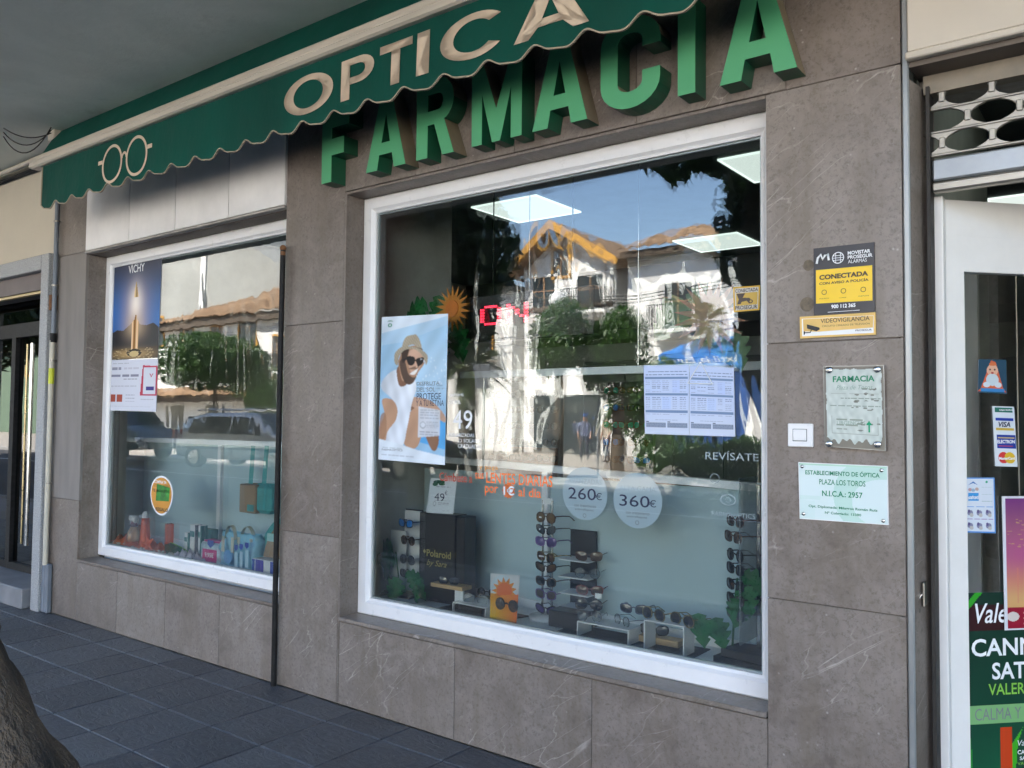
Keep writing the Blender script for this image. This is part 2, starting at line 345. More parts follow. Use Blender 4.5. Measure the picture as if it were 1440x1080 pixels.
# ------------------------------------------------------------------ mesh builder
class MB:
    def __init__(s): s.v = []; s.f = []; s.smooth = []
    def add(s, vs, fs, smooth=False):
        o = len(s.v); s.v += [tuple(map(float, p)) for p in vs]
        for f in fs: s.f.append(tuple(i+o for i in f)); s.smooth.append(smooth)
        return s
    def box(s, a, b, bev=0.0):
        x0, y0, z0 = [min(a[i], b[i]) for i in range(3)]; x1, y1, z1 = [max(a[i], b[i]) for i in range(3)]
        c = bev
        if c <= 0:
            vs = [(x0,y0,z0),(x1,y0,z0),(x1,y1,z0),(x0,y1,z0),(x0,y0,z1),(x1,y0,z1),(x1,y1,z1),(x0,y1,z1)]
            return s.add(vs, [(0,3,2,1),(4,5,6,7),(0,1,5,4),(1,2,6,5),(2,3,7,6),(3,0,4,7)])
        bm = bmesh.new(); bmesh.ops.create_cube(bm, size=1)
        for v in bm.verts: v.co = ((x0+x1)/2+v.co.x*(x1-x0), (y0+y1)/2+v.co.y*(y1-y0), (z0+z1)/2+v.co.z*(z1-z0))
        bmesh.ops.bevel(bm, geom=bm.edges[:], offset=c, segments=1, affect='EDGES', profile=0.5)
        return s.bm(bm)
    def bm(s, bm, smooth=False):
        bm.verts.index_update(); s.add([v.co[:] for v in bm.verts], [[v.index for v in f.verts] for f in bm.faces], smooth); bm.free(); return s
    def prism(s, poly, z0, z1, axis='z'):
        """poly: list of 2-D points; extruded along axis"""
        n = len(poly)
        def P(p, h): return {'z': (p[0], p[1], h), 'y': (p[0], h, p[1]), 'x': (h, p[0], p[1])}[axis]
        vs = [P(p, z0) for p in poly]+[P(p, z1) for p in poly]
        fs = [tuple(range(n))[::-1], tuple(range(n, 2*n))]+[(i, (i+1) % n, n+(i+1) % n, n+i) for i in range(n)]
        return s.add(vs, fs)
    def tube(s, pts, r, n=10, cap=True, smooth=True):
        pts = [Vector(p) for p in pts]; rs = r if isinstance(r, (list, tuple)) else [r]*len(pts)
        rings = []; prev = None
        for i, p in enumerate(pts):
            d = (pts[min(i+1, len(pts)-1)]-pts[max(i-1, 0)]).normalized()
            a = prev if prev is not None else (Vector((0,0,1)) if abs(d.z) < 0.9 else Vector((1,0,0)))
            u = (a-d*a.dot(d)); 
            if u.length < 1e-5: u = d.orthogonal()
            u.normalize(); w = d.cross(u); prev = u
            rings.append([p+(u*math.cos(2*PI*k/n)+w*math.sin(2*PI*k/n))*rs[i] for k in range(n)])
        vs = [q for ring in rings for q in ring]
        fs = [(i*n+k, i*n+(k+1) % n, (i+1)*n+(k+1) % n, (i+1)*n+k) for i in range(len(pts)-1) for k in range(n)]
        s.add(vs, fs, smooth)
        if cap: s.add(rings[0], [tuple(range(n))[::-1]]); s.add(rings[-1], [tuple(range(n))])
        return s
    def lathe(s, prof, n=16, c=(0,0,0), smooth=True):
        vs = [(c[0]+r*math.cos(2*PI*k/n), c[1]+r*math.sin(2*PI*k/n), c[2]+z) for r, z in prof for k in range(n)]
        fs = [(i*n+k, i*n+(k+1) % n, (i+1)*n+(k+1) % n, (i+1)*n+k) for i in range(len(prof)-1) for k in range(n)]
        return s.add(vs, fs, smooth)
    def ball(s, c, r, n=10, sc=(1,1,1)):
        prof = [(r*math.sin(PI*i/n)+1e-5, -r*math.cos(PI*i/n)) for i in range(n+1)]
        o = len(s.v); s.lathe(prof, n+4, (0,0,0))
        s.v[o:] = [(c[0]+x*sc[0], c[1]+y*sc[1], c[2]+z*sc[2]) for x, y, z in s.v[o:]]; return s
    def build(s, name, material, parent=None, **kw):
        me = bpy.data.meshes.new(name)
        off = root_loc(parent)
        me.from_pydata([(x-off[0], y-off[1], z-off[2]) for x, y, z in s.v], [], s.f)
        me.polygons.foreach_set('use_smooth', s.smooth)
        me.materials.append(material); me.update()
        return link(name, me, parent, **kw)
def root_loc(p):
    v = Vector((0,0,0))
    while p is not None: v += p.location; p = p.parent
    return v
def link(name, me, parent=None, **kw):
    o = bpy.data.objects.new(name, me); COL.objects.link(o)
    if parent: o.parent = parent
    tag(o, **kw); return o
def tag(o, label=None, cat=None, group=None, kind=None):
    if label: o['label'] = label
    if cat: o['category'] = cat
    if group: o['group'] = group
    if kind: o['kind'] = kind
    return o
def thing(name, label=None, cat=None, loc=(0,0,0), group=None, kind=None):
    o = bpy.data.objects.new(name, None); COL.objects.link(o); o.location = loc; o.empty_display_size = 0.1
    return tag(o, label, cat, group, kind)
KIDS = {}
def copy_tree(o, parent=None, kids=None):
    if kids is None:
        kids = {}
        for c in bpy.data.objects:
            if c.parent: kids.setdefault(c.parent.name, []).append(c)
    c = o.copy(); COL.objects.link(c); c.parent = parent
    for ch in kids.get(o.name, []): copy_tree(ch, c, kids)
    return c

# ------------------------------------------------------------------ lettering
FONT = {}
def curve_mesh(cu):
    ob = bpy.data.objects.new('tmp', cu); COL.objects.link(ob)
    dg = bpy.context.evaluated_depsgraph_get(); dg.update()
    me = bpy.data.meshes.new_from_object(ob.evaluated_get(dg))
    bpy.data.objects.remove(ob); bpy.data.curves.remove(cu)
    return me
def text_verts(s, bold=0.0, shear=0.0, ext=0.0, spacing=1.0):
    key = (s, bold, shear, ext, spacing)
    if key not in FONT:
        cu = bpy.data.curves.new('t', 'FONT'); cu.body = s; cu.size = 1; cu.offset = bold; cu.shear = shear; cu.extrude = ext; cu.space_character = spacing
        cu.resolution_u = 3
        me = curve_mesh(cu)
        v = np.array([x.co[:] for x in me.vertices]) if len(me.vertices) else np.zeros((1, 3))
        f = [tuple(p.vertices) for p in me.polygons]; bpy.data.meshes.remove(me)
        FONT[key] = (v, f)
    return FONT[key]
def lettering(s, x0, x1, z0, z1, y, material, parent, name='lettering', bold=0.0, shear=0.0, flip=False, spacing=1.0, frame=None, depth=0.0006):
    """text filling the box x0..x1, z0..z1 on the plane y, read from -y; frame=(origin, xdir) puts it on another upright plane"""
    v, f = text_verts(s, bold, shear, 0.0, spacing)
    mn, mx = v.min(0), v.max(0); sp = np.maximum(mx-mn, 1e-6)
    u = x0+(v[:, 0]-mn[0])/sp[0]*(x1-x0); w = z0+(v[:, 1]-mn[1])/sp[1]*(z1-z0)
    b = MB()
    if frame: o, dx = frame; P = [(o[0]+dx[0]*a, o[1]+dx[1]*a, c) for a, c in zip(u, w)]
    elif flip: P = [(-a, y, c) for a, c in zip(u, w)]
    else: P = [(a, y, c) for a, c in zip(u, w)]
    b.add(P, f)
    return b.build(name, material, parent)
def T(s, xl, xr, yt, yb, Y, material, parent, **k):
    """text between photo columns xl..xr whose left end spans rows yt..yb, on the plane y=Y"""
    a = at(xl, yt, Y); c = at(xl, yb, Y); b = at(xr, yb, Y)
    return lettering(s, a.x, b.x, c.z, a.z, Y, material, parent, **k)
def poly_letter(splines, x0, x1, z0, z1, y0, y1, bev=0.0):
    cu = bpy.data.curves.new('l', 'CURVE'); cu.dimensions = '2D'; cu.fill_mode = 'BOTH'; cu.extrude = 0.5
    for pts in splines:
        sp = cu.splines.new('POLY'); sp.points.add(len(pts)-1); sp.use_cyclic_u = True
        for p, q in zip(sp.points, pts): p.co = (q[0], q[1], 0, 1)
    me = curve_mesh(cu)
    b = MB()
    b.add([(x0+v.co.x*(x1-x0), y0+(0.5-v.co.z)*(y1-y0), z0+v.co.y*(z1-z0)) for v in me.vertices], [tuple(p.vertices) for p in me.polygons])
    bpy.data.meshes.remove(me); return b
def arc(cx, cy, rx, ry, a0, a1, n=14):
    return [(cx+rx*math.cos(R(a0+(a1-a0)*i/n)), cy+ry*math.sin(R(a0+(a1-a0)*i/n))) for i in range(n+1)]
def glyph(ch, w=0.28):
    """bold grotesque outlines in the unit square; w = stem width over letter width"""
    h = w*0.62
    if ch == 'F': return [[(0,0),(w*1.1,0),(w*1.1,.38),(.82,.38),(.82,.38+h*1.15),(w*1.1,.38+h*1.15),(w*1.1,1-h*1.1),(1,1-h*1.1),(1,1),(0,1)]]
    if ch == 'I': return [[(0,0),(1,0),(1,1),(0,1)]]
    if ch == 'T': return [[(.5-w/2,0),(.5+w/2,0),(.5+w/2,1-h*1.15),(1,1-h*1.15),(1,1),(0,1),(0,1-h*1.15),(.5-w/2,1-h*1.15)]]
    if ch == 'A':
        return [[(0,0),(w*1.02,0),(.335,.2),(.665,.2),(1-w*1.02,0),(1,0),(.64,1),(.36,1)], [(.39,.36),(.61,.36),(.5,.76)]]
    if ch == 'M':
        return [[(0,0),(w*.8,0),(w*.8,.62),(.42,0),(.58,0),(1-w*.8,.62),(1-w*.8,0),(1,0),(1,1),(1-w*.85,1),(.5,.4),(w*.85,1),(0,1)]]
    if ch == 'R':
        out = [(0,0),(w,0),(w,.42),(.48,.42),(.70,0),(1,0),(.74,.46)]+arc(.62,.72,.36,.28,-62,90,10)+[(0,1)]
        inn = [(w,.42+h*.95),(.58,.42+h*.95)]+arc(.58,(.42+h*.95+1-h)/2,.13,(1-h-.42-h*.95)/2,-90,90,8)+[(w,1-h)]
        return [out, inn]
    if ch == 'P':
        out = [(0,0),(w,0),(w,.36),(.52,.36)]+arc(.56,.68,.44,.32,-90,90,12)+[(0,1)]
        inn = [(w,.36+h),(.52,.36+h)]+arc(.52,.68,.21,.32-h,-90,90,10)+[(w,1-h)]
        return [out, inn]
    if ch == 'O': return [arc(.5,.5,.5,.5,0,360,40)[:-1], arc(.5,.5,.5-w,.5-w*.75,0,360,36)[:-1]]
    if ch == 'C':
        return [arc(.52,.5,.52,.5,38,322,30)+arc(.52,.5,.52-w*.98,.5-w*.72,322-2,38+2,26)]
    if ch == 'c':   # squarish C of the wall letters
        a = arc(.5,.72,.5,.28,0,180,12)+arc(.5,.28,.5,.28,180,360,12)
        b = [(1,.38),(1-w,.38)]+arc(.5,.28,.5-w,.28-h,0,-180,10)+arc(.5,.72,.5-w,.28-h,180,0,10)+[(1-w,.64),(1,.64)]
        return [a+b]
# ------------------------------------------------------------------ printed sheets (colour per vertex, painted in code)
class Canvas:
    def __init__(s, w, h, bgc=(1,1,1)):
        s.w, s.h = w, h; s.a = np.ones((h, w, 3))*np.array(bgc); yy, xx = np.mgrid[0:h, 0:w]; s.X = (xx+.5)/w; s.Y = 1-(yy+.5)/h
    def inside(s, pts):
        ins = np.zeros((s.h, s.w), bool); n = len(pts)
        for i in range(n):
            x0, y0 = pts[i]; x1, y1 = pts[(i+1) % n]
            c = ((y0 > s.Y) != (y1 > s.Y)) & (s.X < (x1-x0)*(s.Y-y0)/((y1-y0) if y1 != y0 else 1e-9)+x0); ins ^= c
        return ins
    def poly(s, pts, c, smooth=False, al=1.0):
        if smooth: pts = spline(pts)
        m = s.inside(pts)
        col = c(s.X, s.Y) if callable(c) else np.array(c)*np.ones((s.h, s.w, 3))
        s.a[m] = s.a[m]*(1-al)+col[m]*al; return m
    def rect(s, x0, y0, x1, y1, c, al=1.0):
        m = (s.X >= x0) & (s.X < x1) & (s.Y >= y0) & (s.Y < y1); s.a[m] = s.a[m]*(1-al)+np.array(c)*al
    def ell(s, cx, cy, rx, ry, c, al=1.0):
        m = ((s.X-cx)/rx)**2+((s.Y-cy)/ry)**2 < 1; s.a[m] = s.a[m]*(1-al)+np.array(c)*al
    def glow(s, cx, cy, rx, ry, c, p=1.0):
        g = np.exp(-(((s.X-cx)/rx)**2+((s.Y-cy)/ry)**2))[..., None]*p; s.a = s.a*(1-g)+np.array(c)*g
    def lines(s, x0, x1, y, h, c, words=6, seed=0, al=0.75):
        r = np.random.default_rng(seed); x = x0
        while x < x1-0.01:
            w = (x1-x0)/words*r.uniform(.5, 1.3); s.rect(x, y, min(x+w*.82, x1), y+h, c, al); x += w
    def grad(s, c0, c1):
        t = s.Y[..., None]; s.a = np.array(c0)*(1-t)+np.array(c1)*t
def spline(pts, k=6):
    P = np.array(pts, float); n = len(P); out = []
    for i in range(n):
        a, b, c, d = P[(i-1) % n], P[i], P[(i+1) % n], P[(i+2) % n]
        for j in range(k):
            t = j/k; out.append(0.5*((2*b)+(-a+c)*t+(2*a-5*b+4*c-d)*t*t+(-a+3*b-3*c+d)*t**3))
    return [tuple(p) for p in out]
def sheet(cv, corners, name, parent, material=None, thick=0.0015, curl=0.0):
    """corners: lower-left, lower-right, upper-right, upper-left points; a thin sheet with the print on its front"""
    h, w = cv.h, cv.w
    a, b, c, d = [np.array(p, float) for p in corners]; off = np.array(root_loc(parent))
    u = np.linspace(0, 1, w+1); v = np.linspace(0, 1, h+1); U, V = np.meshgrid(u, v)
    P = a*((1-U)*(1-V))[..., None]+b*(U*(1-V))[..., None]+c*(U*V)[..., None]+d*((1-U)*V)[..., None]
    nrm = np.cross(b-a, d-a); nrm /= np.linalg.norm(nrm)
    if curl: P = P+nrm*(curl*np.sin(U*7+V*3)*np.sin(V*5))[..., None]
    P = P.reshape(-1, 3)-off
    i = np.arange(h)[:, None]*(w+1)+np.arange(w)[None]
    Q = np.stack([i, i+1, i+w+2, i+w+1], -1).reshape(-1, 4)
    me = bpy.data.meshes.new(name); nv = len(P)
    back = np.array([a, b, c, d])-off-nrm*thick
    V_ = np.vstack([P, back])
    cor = [0, w, (h+1)*(w+1)-1, h*(w+1)]
    F_ = [tuple(q) for q in Q.tolist()]+[(nv+3, nv+2, nv+1, nv), (0, cor[1], nv+1, nv)[::-1], (cor[1], cor[2], nv+2, nv+1)[::-1], (cor[2], cor[3], nv+3, nv+2)[::-1], (cor[3], cor[0], nv, nv+3)[::-1]]
    me.from_pydata(V_.tolist(), [], F_)
    ca = me.color_attributes.new('print', 'FLOAT_COLOR', 'CORNER')
    cols = np.ones((len(me.loops), 4)); face = cv.a[::-1].reshape(-1, 3)
    cols[:len(Q)*4, :3] = np.repeat(face, 4, 0); cols[len(Q)*4:, :3] = 0.7
    ca.data.foreach_set('color', cols.astype(np.float32).ravel())
    me.materials.append(material or PRINT); me.update()
    return link(name, me, parent)
def card_pts(tl, tr, br, bl, Y):
    return [at(*bl, Y), at(*br, Y), at(*tr, Y), at(*tl, Y)]
def thing_at(name, label, cat, p, **k): return thing(name, label, cat, (p[0], p[1], p[2]), **k)

# ================================================================== SETTING
def structure(name, b, m): return b.build(name, m, None, kind='structure')
g = MB(); g.box((-14.5, -3.2, -0.12), (8, 0.0, -0.022)); pavement = structure('pavement', g, mortar)
# slate tiles, joints recessed
def tile_mesh(w, d):
    me = bpy.data.meshes.new('paving_tile'); c = 0.004; t = 0.022
    vs = [(0,0,-t),(w,0,-t),(w,d,-t),(0,d,-t),(0,0,-c),(w,0,-c),(w,d,-c),(0,d,-c),(c,c,0),(w-c,c,0),(w-c,d-c,0),(c,d-c,0)]
    me.from_pydata(vs, [], [(0,1,5,4),(1,2,6,5),(2,3,7,6),(3,0,4,7),(4,5,9,8),(5,6,10,9),(6,7,11,10),(7,4,8,11),(8,9,10,11)])
    me.materials.append(SLATE); me.update(); return me
TX, TY, GAP = 0.385, 0.392, 0.006
m_full, m_strip = tile_mesh(TX-GAP, TY-GAP), tile_mesh(TX-GAP, 0.209-GAP)
x = -2.883-27*TX
while x < 4.0:
    for j in range(-1, 6):
        y1 = -0.209-j*TY if j >= 0 else 0.0; y0 = y1-(TY if j >= 0 else 0.209)
        if j >= 4 and (x < -5.5 or x > 0.5): continue
        o = link('paving_tile', m_full if j >= 0 else m_strip, pavement); o.location = (x+GAP/2, y0+GAP/2, random.uniform(-.0008, .0008))
        o.rotation_euler = (random.uniform(-.002, .002), random.uniform(-.002, .002), 0)
    x += TX
g = MB(); g.box((-90, -3.36, -0.3), (40, -3.2, 0.0), 0.015); structure('kerb', g, kerb_m)
g = MB(); g.box((-90, -3.2, -0.2), (-14.5, 6, -0.03)); g.box((8, -3.2, -0.2), (40, 6, -0.03)); structure('side_pavement', g, kerb_m)
g = MB(); g.box((-90, -13.2, -0.4), (60, -3.36, -0.13)); structure('road', g, asphalt)
g = MB(); g.box((-90, -13.4, -0.4), (60, -13.2, 0.0), 0.02); structure('far_kerb', g, kerb_m)
g = MB(); g.box((-90, -29.0, -0.4), (60, -13.4, -0.01)); structure('plaza', g, plaza_m)
g = MB(); g.box((-400, -400, -0.6), (400, 400, -0.42)); structure('ground', g, plaza_m)
# road edge line
g = MB(); g.box((-60, -10.05, -0.13), (30, -9.93, -0.126)); structure('road_marking', g, house_white)

# ---------------------------------------------------------------- pharmacy building
B = thing('pharmacy_building', 'arcaded building with grey brown marble shopfront and two white framed windows', 'building', (-3.5, 0, 0))
def P_(name, a, b, m, parent=None, bev=0.0, **k):
    q = MB(); q.box(a, b, bev); return q.build(name, m, parent or B, **k)
joint_m = mat('joint filler', (.12, .098, .082), .9, var=.2)
def slab(x0, x1, z0, z1, y=0.0, m=None, name='stone_panel', t=0.02):
    j = 0.002
    return P_(name, (x0+j, y+random.uniform(0, .0008), z0+j), (x1-j, y+t, z1-j), m or MARBLE, bev=0.0012)
# left pillar
for z0, z1 in ((0, .87), (.87, 2.726), (2.726, 3.55)): slab(-6.76, -6.29, z0, z1, m=MARBLE if z0 < .5 or z0 > 2.7 else grey_render)
# below left window
for a, b in zip((-6.29, -5.71, -5.10, -4.499), (-5.71, -5.10, -4.499, -3.935)): slab(a, b, 0, .425)
# pillar between the windows
for z0, z1 in ((0, .863), (.863, 2.02), (2.02, 3.55)): slab(-3.935, -3.435, z0, z1)
# below right window, over it
for a, b in zip((-3.42, -2.614, -1.86), (-2.614, -1.86, -1.117)): slab(a, b, 0, .428)
for a, b in zip((-3.435, -2.91, -2.29, -1.66), (-2.91, -2.29, -1.66, -1.04)): slab(a, b, 2.719, 3.55)
slab(-3.435, -3.42, 0, .43)
# right pillar
for z0, z1 in ((0, .862), (.862, 1.786), (1.786, 2.717)): slab(-1.117, -.647, z0, z1)
slab(-1.04, -.647, 2.717, 3.55)
P_('corner_strip', (-.645, -.003, 0), (-.624, .012, 3.0), mat('grey metal strip', (.30, .31, .31), .35, .5, var=.2, stretch=(1, 1, .3)), bev=.004)
# reveals of the right window and of the left window
for nm, a, b in (('reveal_slab', (-3.435, .0005, .43), (-3.42, .135, 2.703)), ('reveal_slab', (-3.435, .0005, 2.703), (-1.117, .135, 2.716)),
                 ('reveal_slab', (-6.305, .021, .43), (-6.29, .165, 2.70)), ('reveal_slab', (-3.935, .021, .43), (-3.92, .165, 2.70)), ('reveal_slab', (-1.117, .021, .43), (-1.102, .135, 2.703))):
    P_(nm, a, b, MARBLE, bev=.001)
for a, b in (((-3.418, -.012, .432), (-1.118, .128, .452)), ((-6.289, -.010, .428), (-3.936, .158, .446))): P_('sill', a, b, MARBLE, bev=.003)
# door reveal (slightly splayed) and marble above
q = MB(); q.prism([(-.624, .013), (-.588, .22), (-.66, .22), (-.66, .013)], 0, 2.66, 'z'); q.build('door_reveal', MARBLE, B)
# structural core behind the cladding
q = MB()
for a, b in (((-6.76, .005, 0), (-6.306, .30, 3.55)), ((-6.306, .005, 0), (-3.92, .16, .426)), ((-3.92, .005, 0), (-3.436, .16, 3.55)), ((-3.436, .005, 0), (-1.10, .14, .428)),
             ((-3.436, .005, 2.72), (-1.10, .18, 3.55)), ((-1.10, .005, 0), (-.665, .18, 3.55)), ((-6.306, .032, 2.72), (-3.921, .20, 3.55))):
    q.box(a, b)
q.build('wall_core', joint_m, B)
# white fascia panels above the left window
for a, b in zip((-6.286, -5.665, -5.08, -4.487), (-5.665, -5.08, -4.487, -3.937)):
    slab(a+.001, b-.001, 2.722, 3.549, y=-.012, m=white_panel, name='fascia_panel', t=.03)
P_('trim_strip', (-6.286, -.016, 2.704), (-3.937, .03, 2.720), mat('weathered aluminium trim', (.36, .33, .30), .5, .3, var=.3), bev=.003)
P_('recess_soffit', (-6.289, .03, 2.700), (-3.937, .165, 2.716), mat('brown painted recess', (.12, .095, .075), .6, var=.2))
# soffit over the pavement, storeys above
P_('soffit', (-14.4, -2.70, 3.55), (8, 0.3, 3.72), soffit_m)
P_('upper_floors', (-44, -2.72, 3.72), (16, 9.0, 13.6), cream_wall)
# a few cables and the bits at the far end of the soffit
def window(x0, x1, z0, z1, Y, fw, gm, gm2):
    q = MB(); d = .055
    o = [(x0, z0), (x1, z0), (x1, z1), (x0, z1)]; i1 = [(x0+fw*.72, z0+fw*.72), (x1-fw*.72, z0+fw*.72), (x1-fw*.72, z1-fw*.72), (x0+fw*.72, z1-fw*.72)]
    i2 = [(x0+fw*.86, z0+fw*.86), (x1-fw*.86, z0+fw*.86), (x1-fw*.86, z1-fw*.86), (x0+fw*.86, z1-fw*.86)]
    i3 = [(x0+fw, z0+fw), (x1-fw, z0+fw), (x1-fw, z1-fw), (x0+fw, z1-fw)]
    rings = [(o, Y+d), (o, Y+.006), ([(p[0]+(.006 if p[0] < (x0+x1)/2 else -.006), p[1]+(.006 if p[1] < 1.5 else -.006)) for p in o], Y), (i1, Y), (i2, Y+.012), (i3, Y+.016), (i3, Y+d)]
    vs = [(p[0], y, p[1]) for r_, y in rings for p in r_]
    fs = [(k*4+i, k*4+(i+1) % 4, (k+1)*4+(i+1) % 4, (k+1)*4+i) for k in range(len(rings)-1) for i in range(4)]
    q.add(vs, fs); w = q.build('window', white_pvc, B)
    a, b, c, e = x0+fw-.004, x1-fw+.004, z0+fw-.004, z1-fw+.004
    for y, gmat in ((Y+.026, gm), (Y+.048, gm2)):
        q = MB(); q.add([(a, y, c), (b, y, c), (b, y, e), (a, y, e)], [(0, 1, 2, 3)]); q.build('glass_pane', gmat, w)
    q = MB()
    for p in (((a, Y+.030, c-.002), (b, Y+.044, c+.012)), ((a, Y+.030, e-.012), (b, Y+.044, e+.002)), ((a, Y+.030, c+.012), (a+.012, Y+.044, e-.012)), ((b-.012, Y+.030, c+.012), (b, Y+.044, e-.012))): q.box(*p)
    q.build('glazing_spacer', mat('aluminium spacer bar', (.45, .50, .52), .4, .5), w)
    return w
window(-3.419, -1.101, .452, 2.702, .122, .086, GLASS_FLAT, GLASS_WAVY)
window(-6.29, -3.925, .460, 2.700, .150, .082, GLASS_FLAT1, GLASS_WAVY1)

# over the door: cream fascia, lintel, jamb, wall beyond
P_('door_fascia', (-.622, -.03, 2.737), (.95, .0, 3.55), mat('cream enamelled fascia', (.56, .50, .42), .5, var=.06, nscale=2), bev=.004)
P_('fascia_trim', (-.628, -.036, 2.712), (.95, -.002, 2.736), cream_metal, bev=.004)
P_('lintel', (-.622, .0, 2.695), (.95, .15, 2.730), mat('brown painted recess', (.12, .095, .075), .6))
P_('lintel_face', (-.60, .105, 2.63), (.95, .16, 2.694), mat('dull bronze lintel', (.22, .185, .14), .5, .2, var=.25))
P_('lintel_core', (-.624, .16, 2.64), (.95, .30, 3.55), mortar)
for z0, z1 in ((0, .862), (.862, 1.786), (1.786, 3.55)): slab(.95, 1.55, z0, z1)
P_('wall_core', (.955, .022, 0), (8, .3, 3.55), mortar)
P_('stone_panel', (1.552, 0, 0), (8, .02, 3.55), MARBLE)

# roller grille: bars pressed with oval openings, built as a lattice of waisted links
gr = thing('roller_grille', 'half lowered stainless steel roller grille with oval openings above the pharmacy door', 'shutter', (-.57, .12, 2.3))
def link_shape(cx, cz, w, h):
    q = MB(); n = 9; L = []
    for i in range(n+1):
        t = i/n*2-1; hw = w*(.16+.84*abs(t)**2.6); L.append((hw, t*h/2))
    prof = [(cx-a, cz+b) for a, b in L]+[(cx+a, cz+b) for a, b in reversed(L)]
    m = len(prof); y0, y1 = .115, .128
    vs = [(p[0], y0+.004, p[1]) for p in prof]+[(cx+(p[0]-cx)*.82, y0, cz+(p[1]-cz)*.94) for p in prof]+[(p[0], y1, p[1]) for p in prof]
    q.add(vs, [(i, (i+1) % m, m+(i+1) % m, m+i) for i in range(m)]+[((i+1) % m, i, 2*m+i, 2*m+(i+1) % m) for i in range(m)])
    q.add([(cx+(p[0]-cx)*.82, y0, cz+(p[1]-cz)*.94) for p in prof], [(i, m-1-i, m-2-i, i+1) for i in range(m//2-1)])
    q.box((cx-.010, y0-.004, cz-h*.26), (cx+.010, y0+.002, cz+h*.26), .003)
    return q
pz = [2.655, 2.575, 2.495, 2.415]
for r_ in range(3):
    zt, zb = pz[r_]-.003, pz[r_+1]+.003
    x = -.545+(.078 if r_ == 1 else 0)
    while x < .93:
        link_shape(x, (zt+zb)/2, .060, zt-zb).build('grille_link', steel, gr); x += .150
for z in pz: 
    q = MB(); q.box((-.583, .113, z-.004), (.94, .130, z+.004), .002); q.build('grille_rod', steel, gr)
P_('bottom_rail', (-.575, .105, 2.325), (.94, .135, 2.400), mat('grey galvanised rail', (.34, .36, .38), .4, .5, var=.15), gr, bev=.006)
P_('bottom_lip', (-.575, .095, 2.285), (.94, .137, 2.318), steel, gr, bev=.006)
P_('guide_channel', (-.589, .085, 0), (-.578, .15, 2.65), mat('black greasy guide', (.02, .017, .014), .6, var=.4), gr)

# door leaf, standing open inwards
HX, HY = -.578, .205; th = R(47)
DX = Vector((math.cos(th), math.sin(th), 0)); DN = Vector((math.sin(th), -math.cos(th), 0))     # along the leaf; towards the street
P_('door_jamb', (-.585, .16, 0), (-.553, .215, 2.285), white_door, bev=.003); P_('door_jamb', (.86, .16, 0), (.94, .22, 2.285), white_door, bev=.003)
door = thing('door_leaf', None, None, (HX, HY, 0)); del door
def leafbox(q, s0, s1, z0, z1, n0, n1):
    o = Vector((HX, HY, 0)); pts = []
    for z in (z0, z1):
        for s, n in ((s0, n0), (s1, n0), (s1, n1), (s0, n1)): p = o+DX*s+DN*n; pts.append((p.x, p.y, z))
    q.add(pts, [(3,2,1,0),(4,5,6,7),(0,1,5,4),(1,2,6,5),(2,3,7,6),(3,0,4,7)]); return q
q = MB(); leafbox(q, 0, .085, 0.02, 2.28, -.02, .02); leafbox(q, .815, .90, .02, 2.28, -.02, .02); leafbox(q, .085, .815, 2.03, 2.28, -.02, .02); leafbox(q, .085, .815, .02, .14, -.02, .02)
leafbox(q, .0, .9, 2.155, 2.158, .02, .021)
leaf = q.build('door', white_door, B)
q = MB(); leafbox(q, .083, .817, .138, 2.032, -.002, .002); q.build('glass_pane', GLASS_DOOR, leaf)
q = MB(); leafbox(q, .84, .865, .85, 1.25, .05, .07); leafbox(q, .845, .86, .88, .90, .02, .05); leafbox(q, .845, .86, 1.2, 1.22, .02, .05); q.build('handle', chrome, leaf)
for o in [o for o in bpy.data.objects if o.name.startswith('door_leaf')]: bpy.data.objects.remove(o)
def on_leaf(px, py, off=.006):
    d = RT*((px-720)/F_PX)-UP*((py-540)/F_PX)+FW
    o = Vector((HX, HY, 0))+DN*off
    t = (o-CAM).dot(DN)/d.dot(DN); p = CAM+d*t
    return (p-o).dot(DX), p.z

# ---------------------------------------------------------------- neighbouring entrance on the left
E_ = thing('neighbour_building', 'cream rendered building with grey granite door surround left of the pharmacy', 'building', (-9, 0, 0))
P_('wall', (-14.4, .0, 2.757), (-6.765, .25, 3.549), cream_wall, E_)
P_('wall', (-14.4, .0, 0), (-9.2, .25, 2.756), cream_wall, E_)
q = MB(); q.box((-6.885, -.063, 0), (-6.763, .18, 2.757), .006); q.box((-9.2, -.063, 2.637), (-6.886, .18, 2.757), .006); q.box((-9.2, -.063, 0), (-9.06, .18, 2.636), .006)
q.build('door_surround', granite, E_)
P_('recess_head', (-9.06, .0, 2.50), (-6.886, .24, 2.636), mat('taupe painted reveal', (.17, .14, .13), .7), E_)
P_('brass_strip', (-9.06, .02, 2.478), (-6.886, .06, 2.498), mat('yellowed strip', (.55, .42, .20), .5), E_)
P_('transom_bar', (-9.06, .20, 2.18), (-6.90, .25, 2.24), black_metal, E_)
q = MB(); q.box((-9.06, .21, .16), (-6.89, .25, .22)); q.box((-6.93, .21, .22), (-6.89, .25, 2.18)); q.box((-8.02, .20, .22), (-7.94, .25, 2.18)); q.box((-9.06, .20, 2.24), (-6.89, .24, 2.30))
ed = q.build('door_frame', black_metal, E_)
q = MB(); q.add([(-9.06, .235, .16), (-6.89, .235, .16), (-6.89, .235, 2.48), (-9.06, .235, 2.48)], [(0,1,2,3)]); q.build('glass_pane', GLASS_TINT, ed)
for xx, yy, m_ in ((-7.42, .12, chrome), (-7.56, .14, brass), (-7.19, .20, brass), (-7.335, .20, chrome)):
    q = MB(); q.tube([(xx, yy, .42), (xx, yy, 2.10)], .016 if m_ is chrome else .009); q.build('pull_bar', m_, ed)
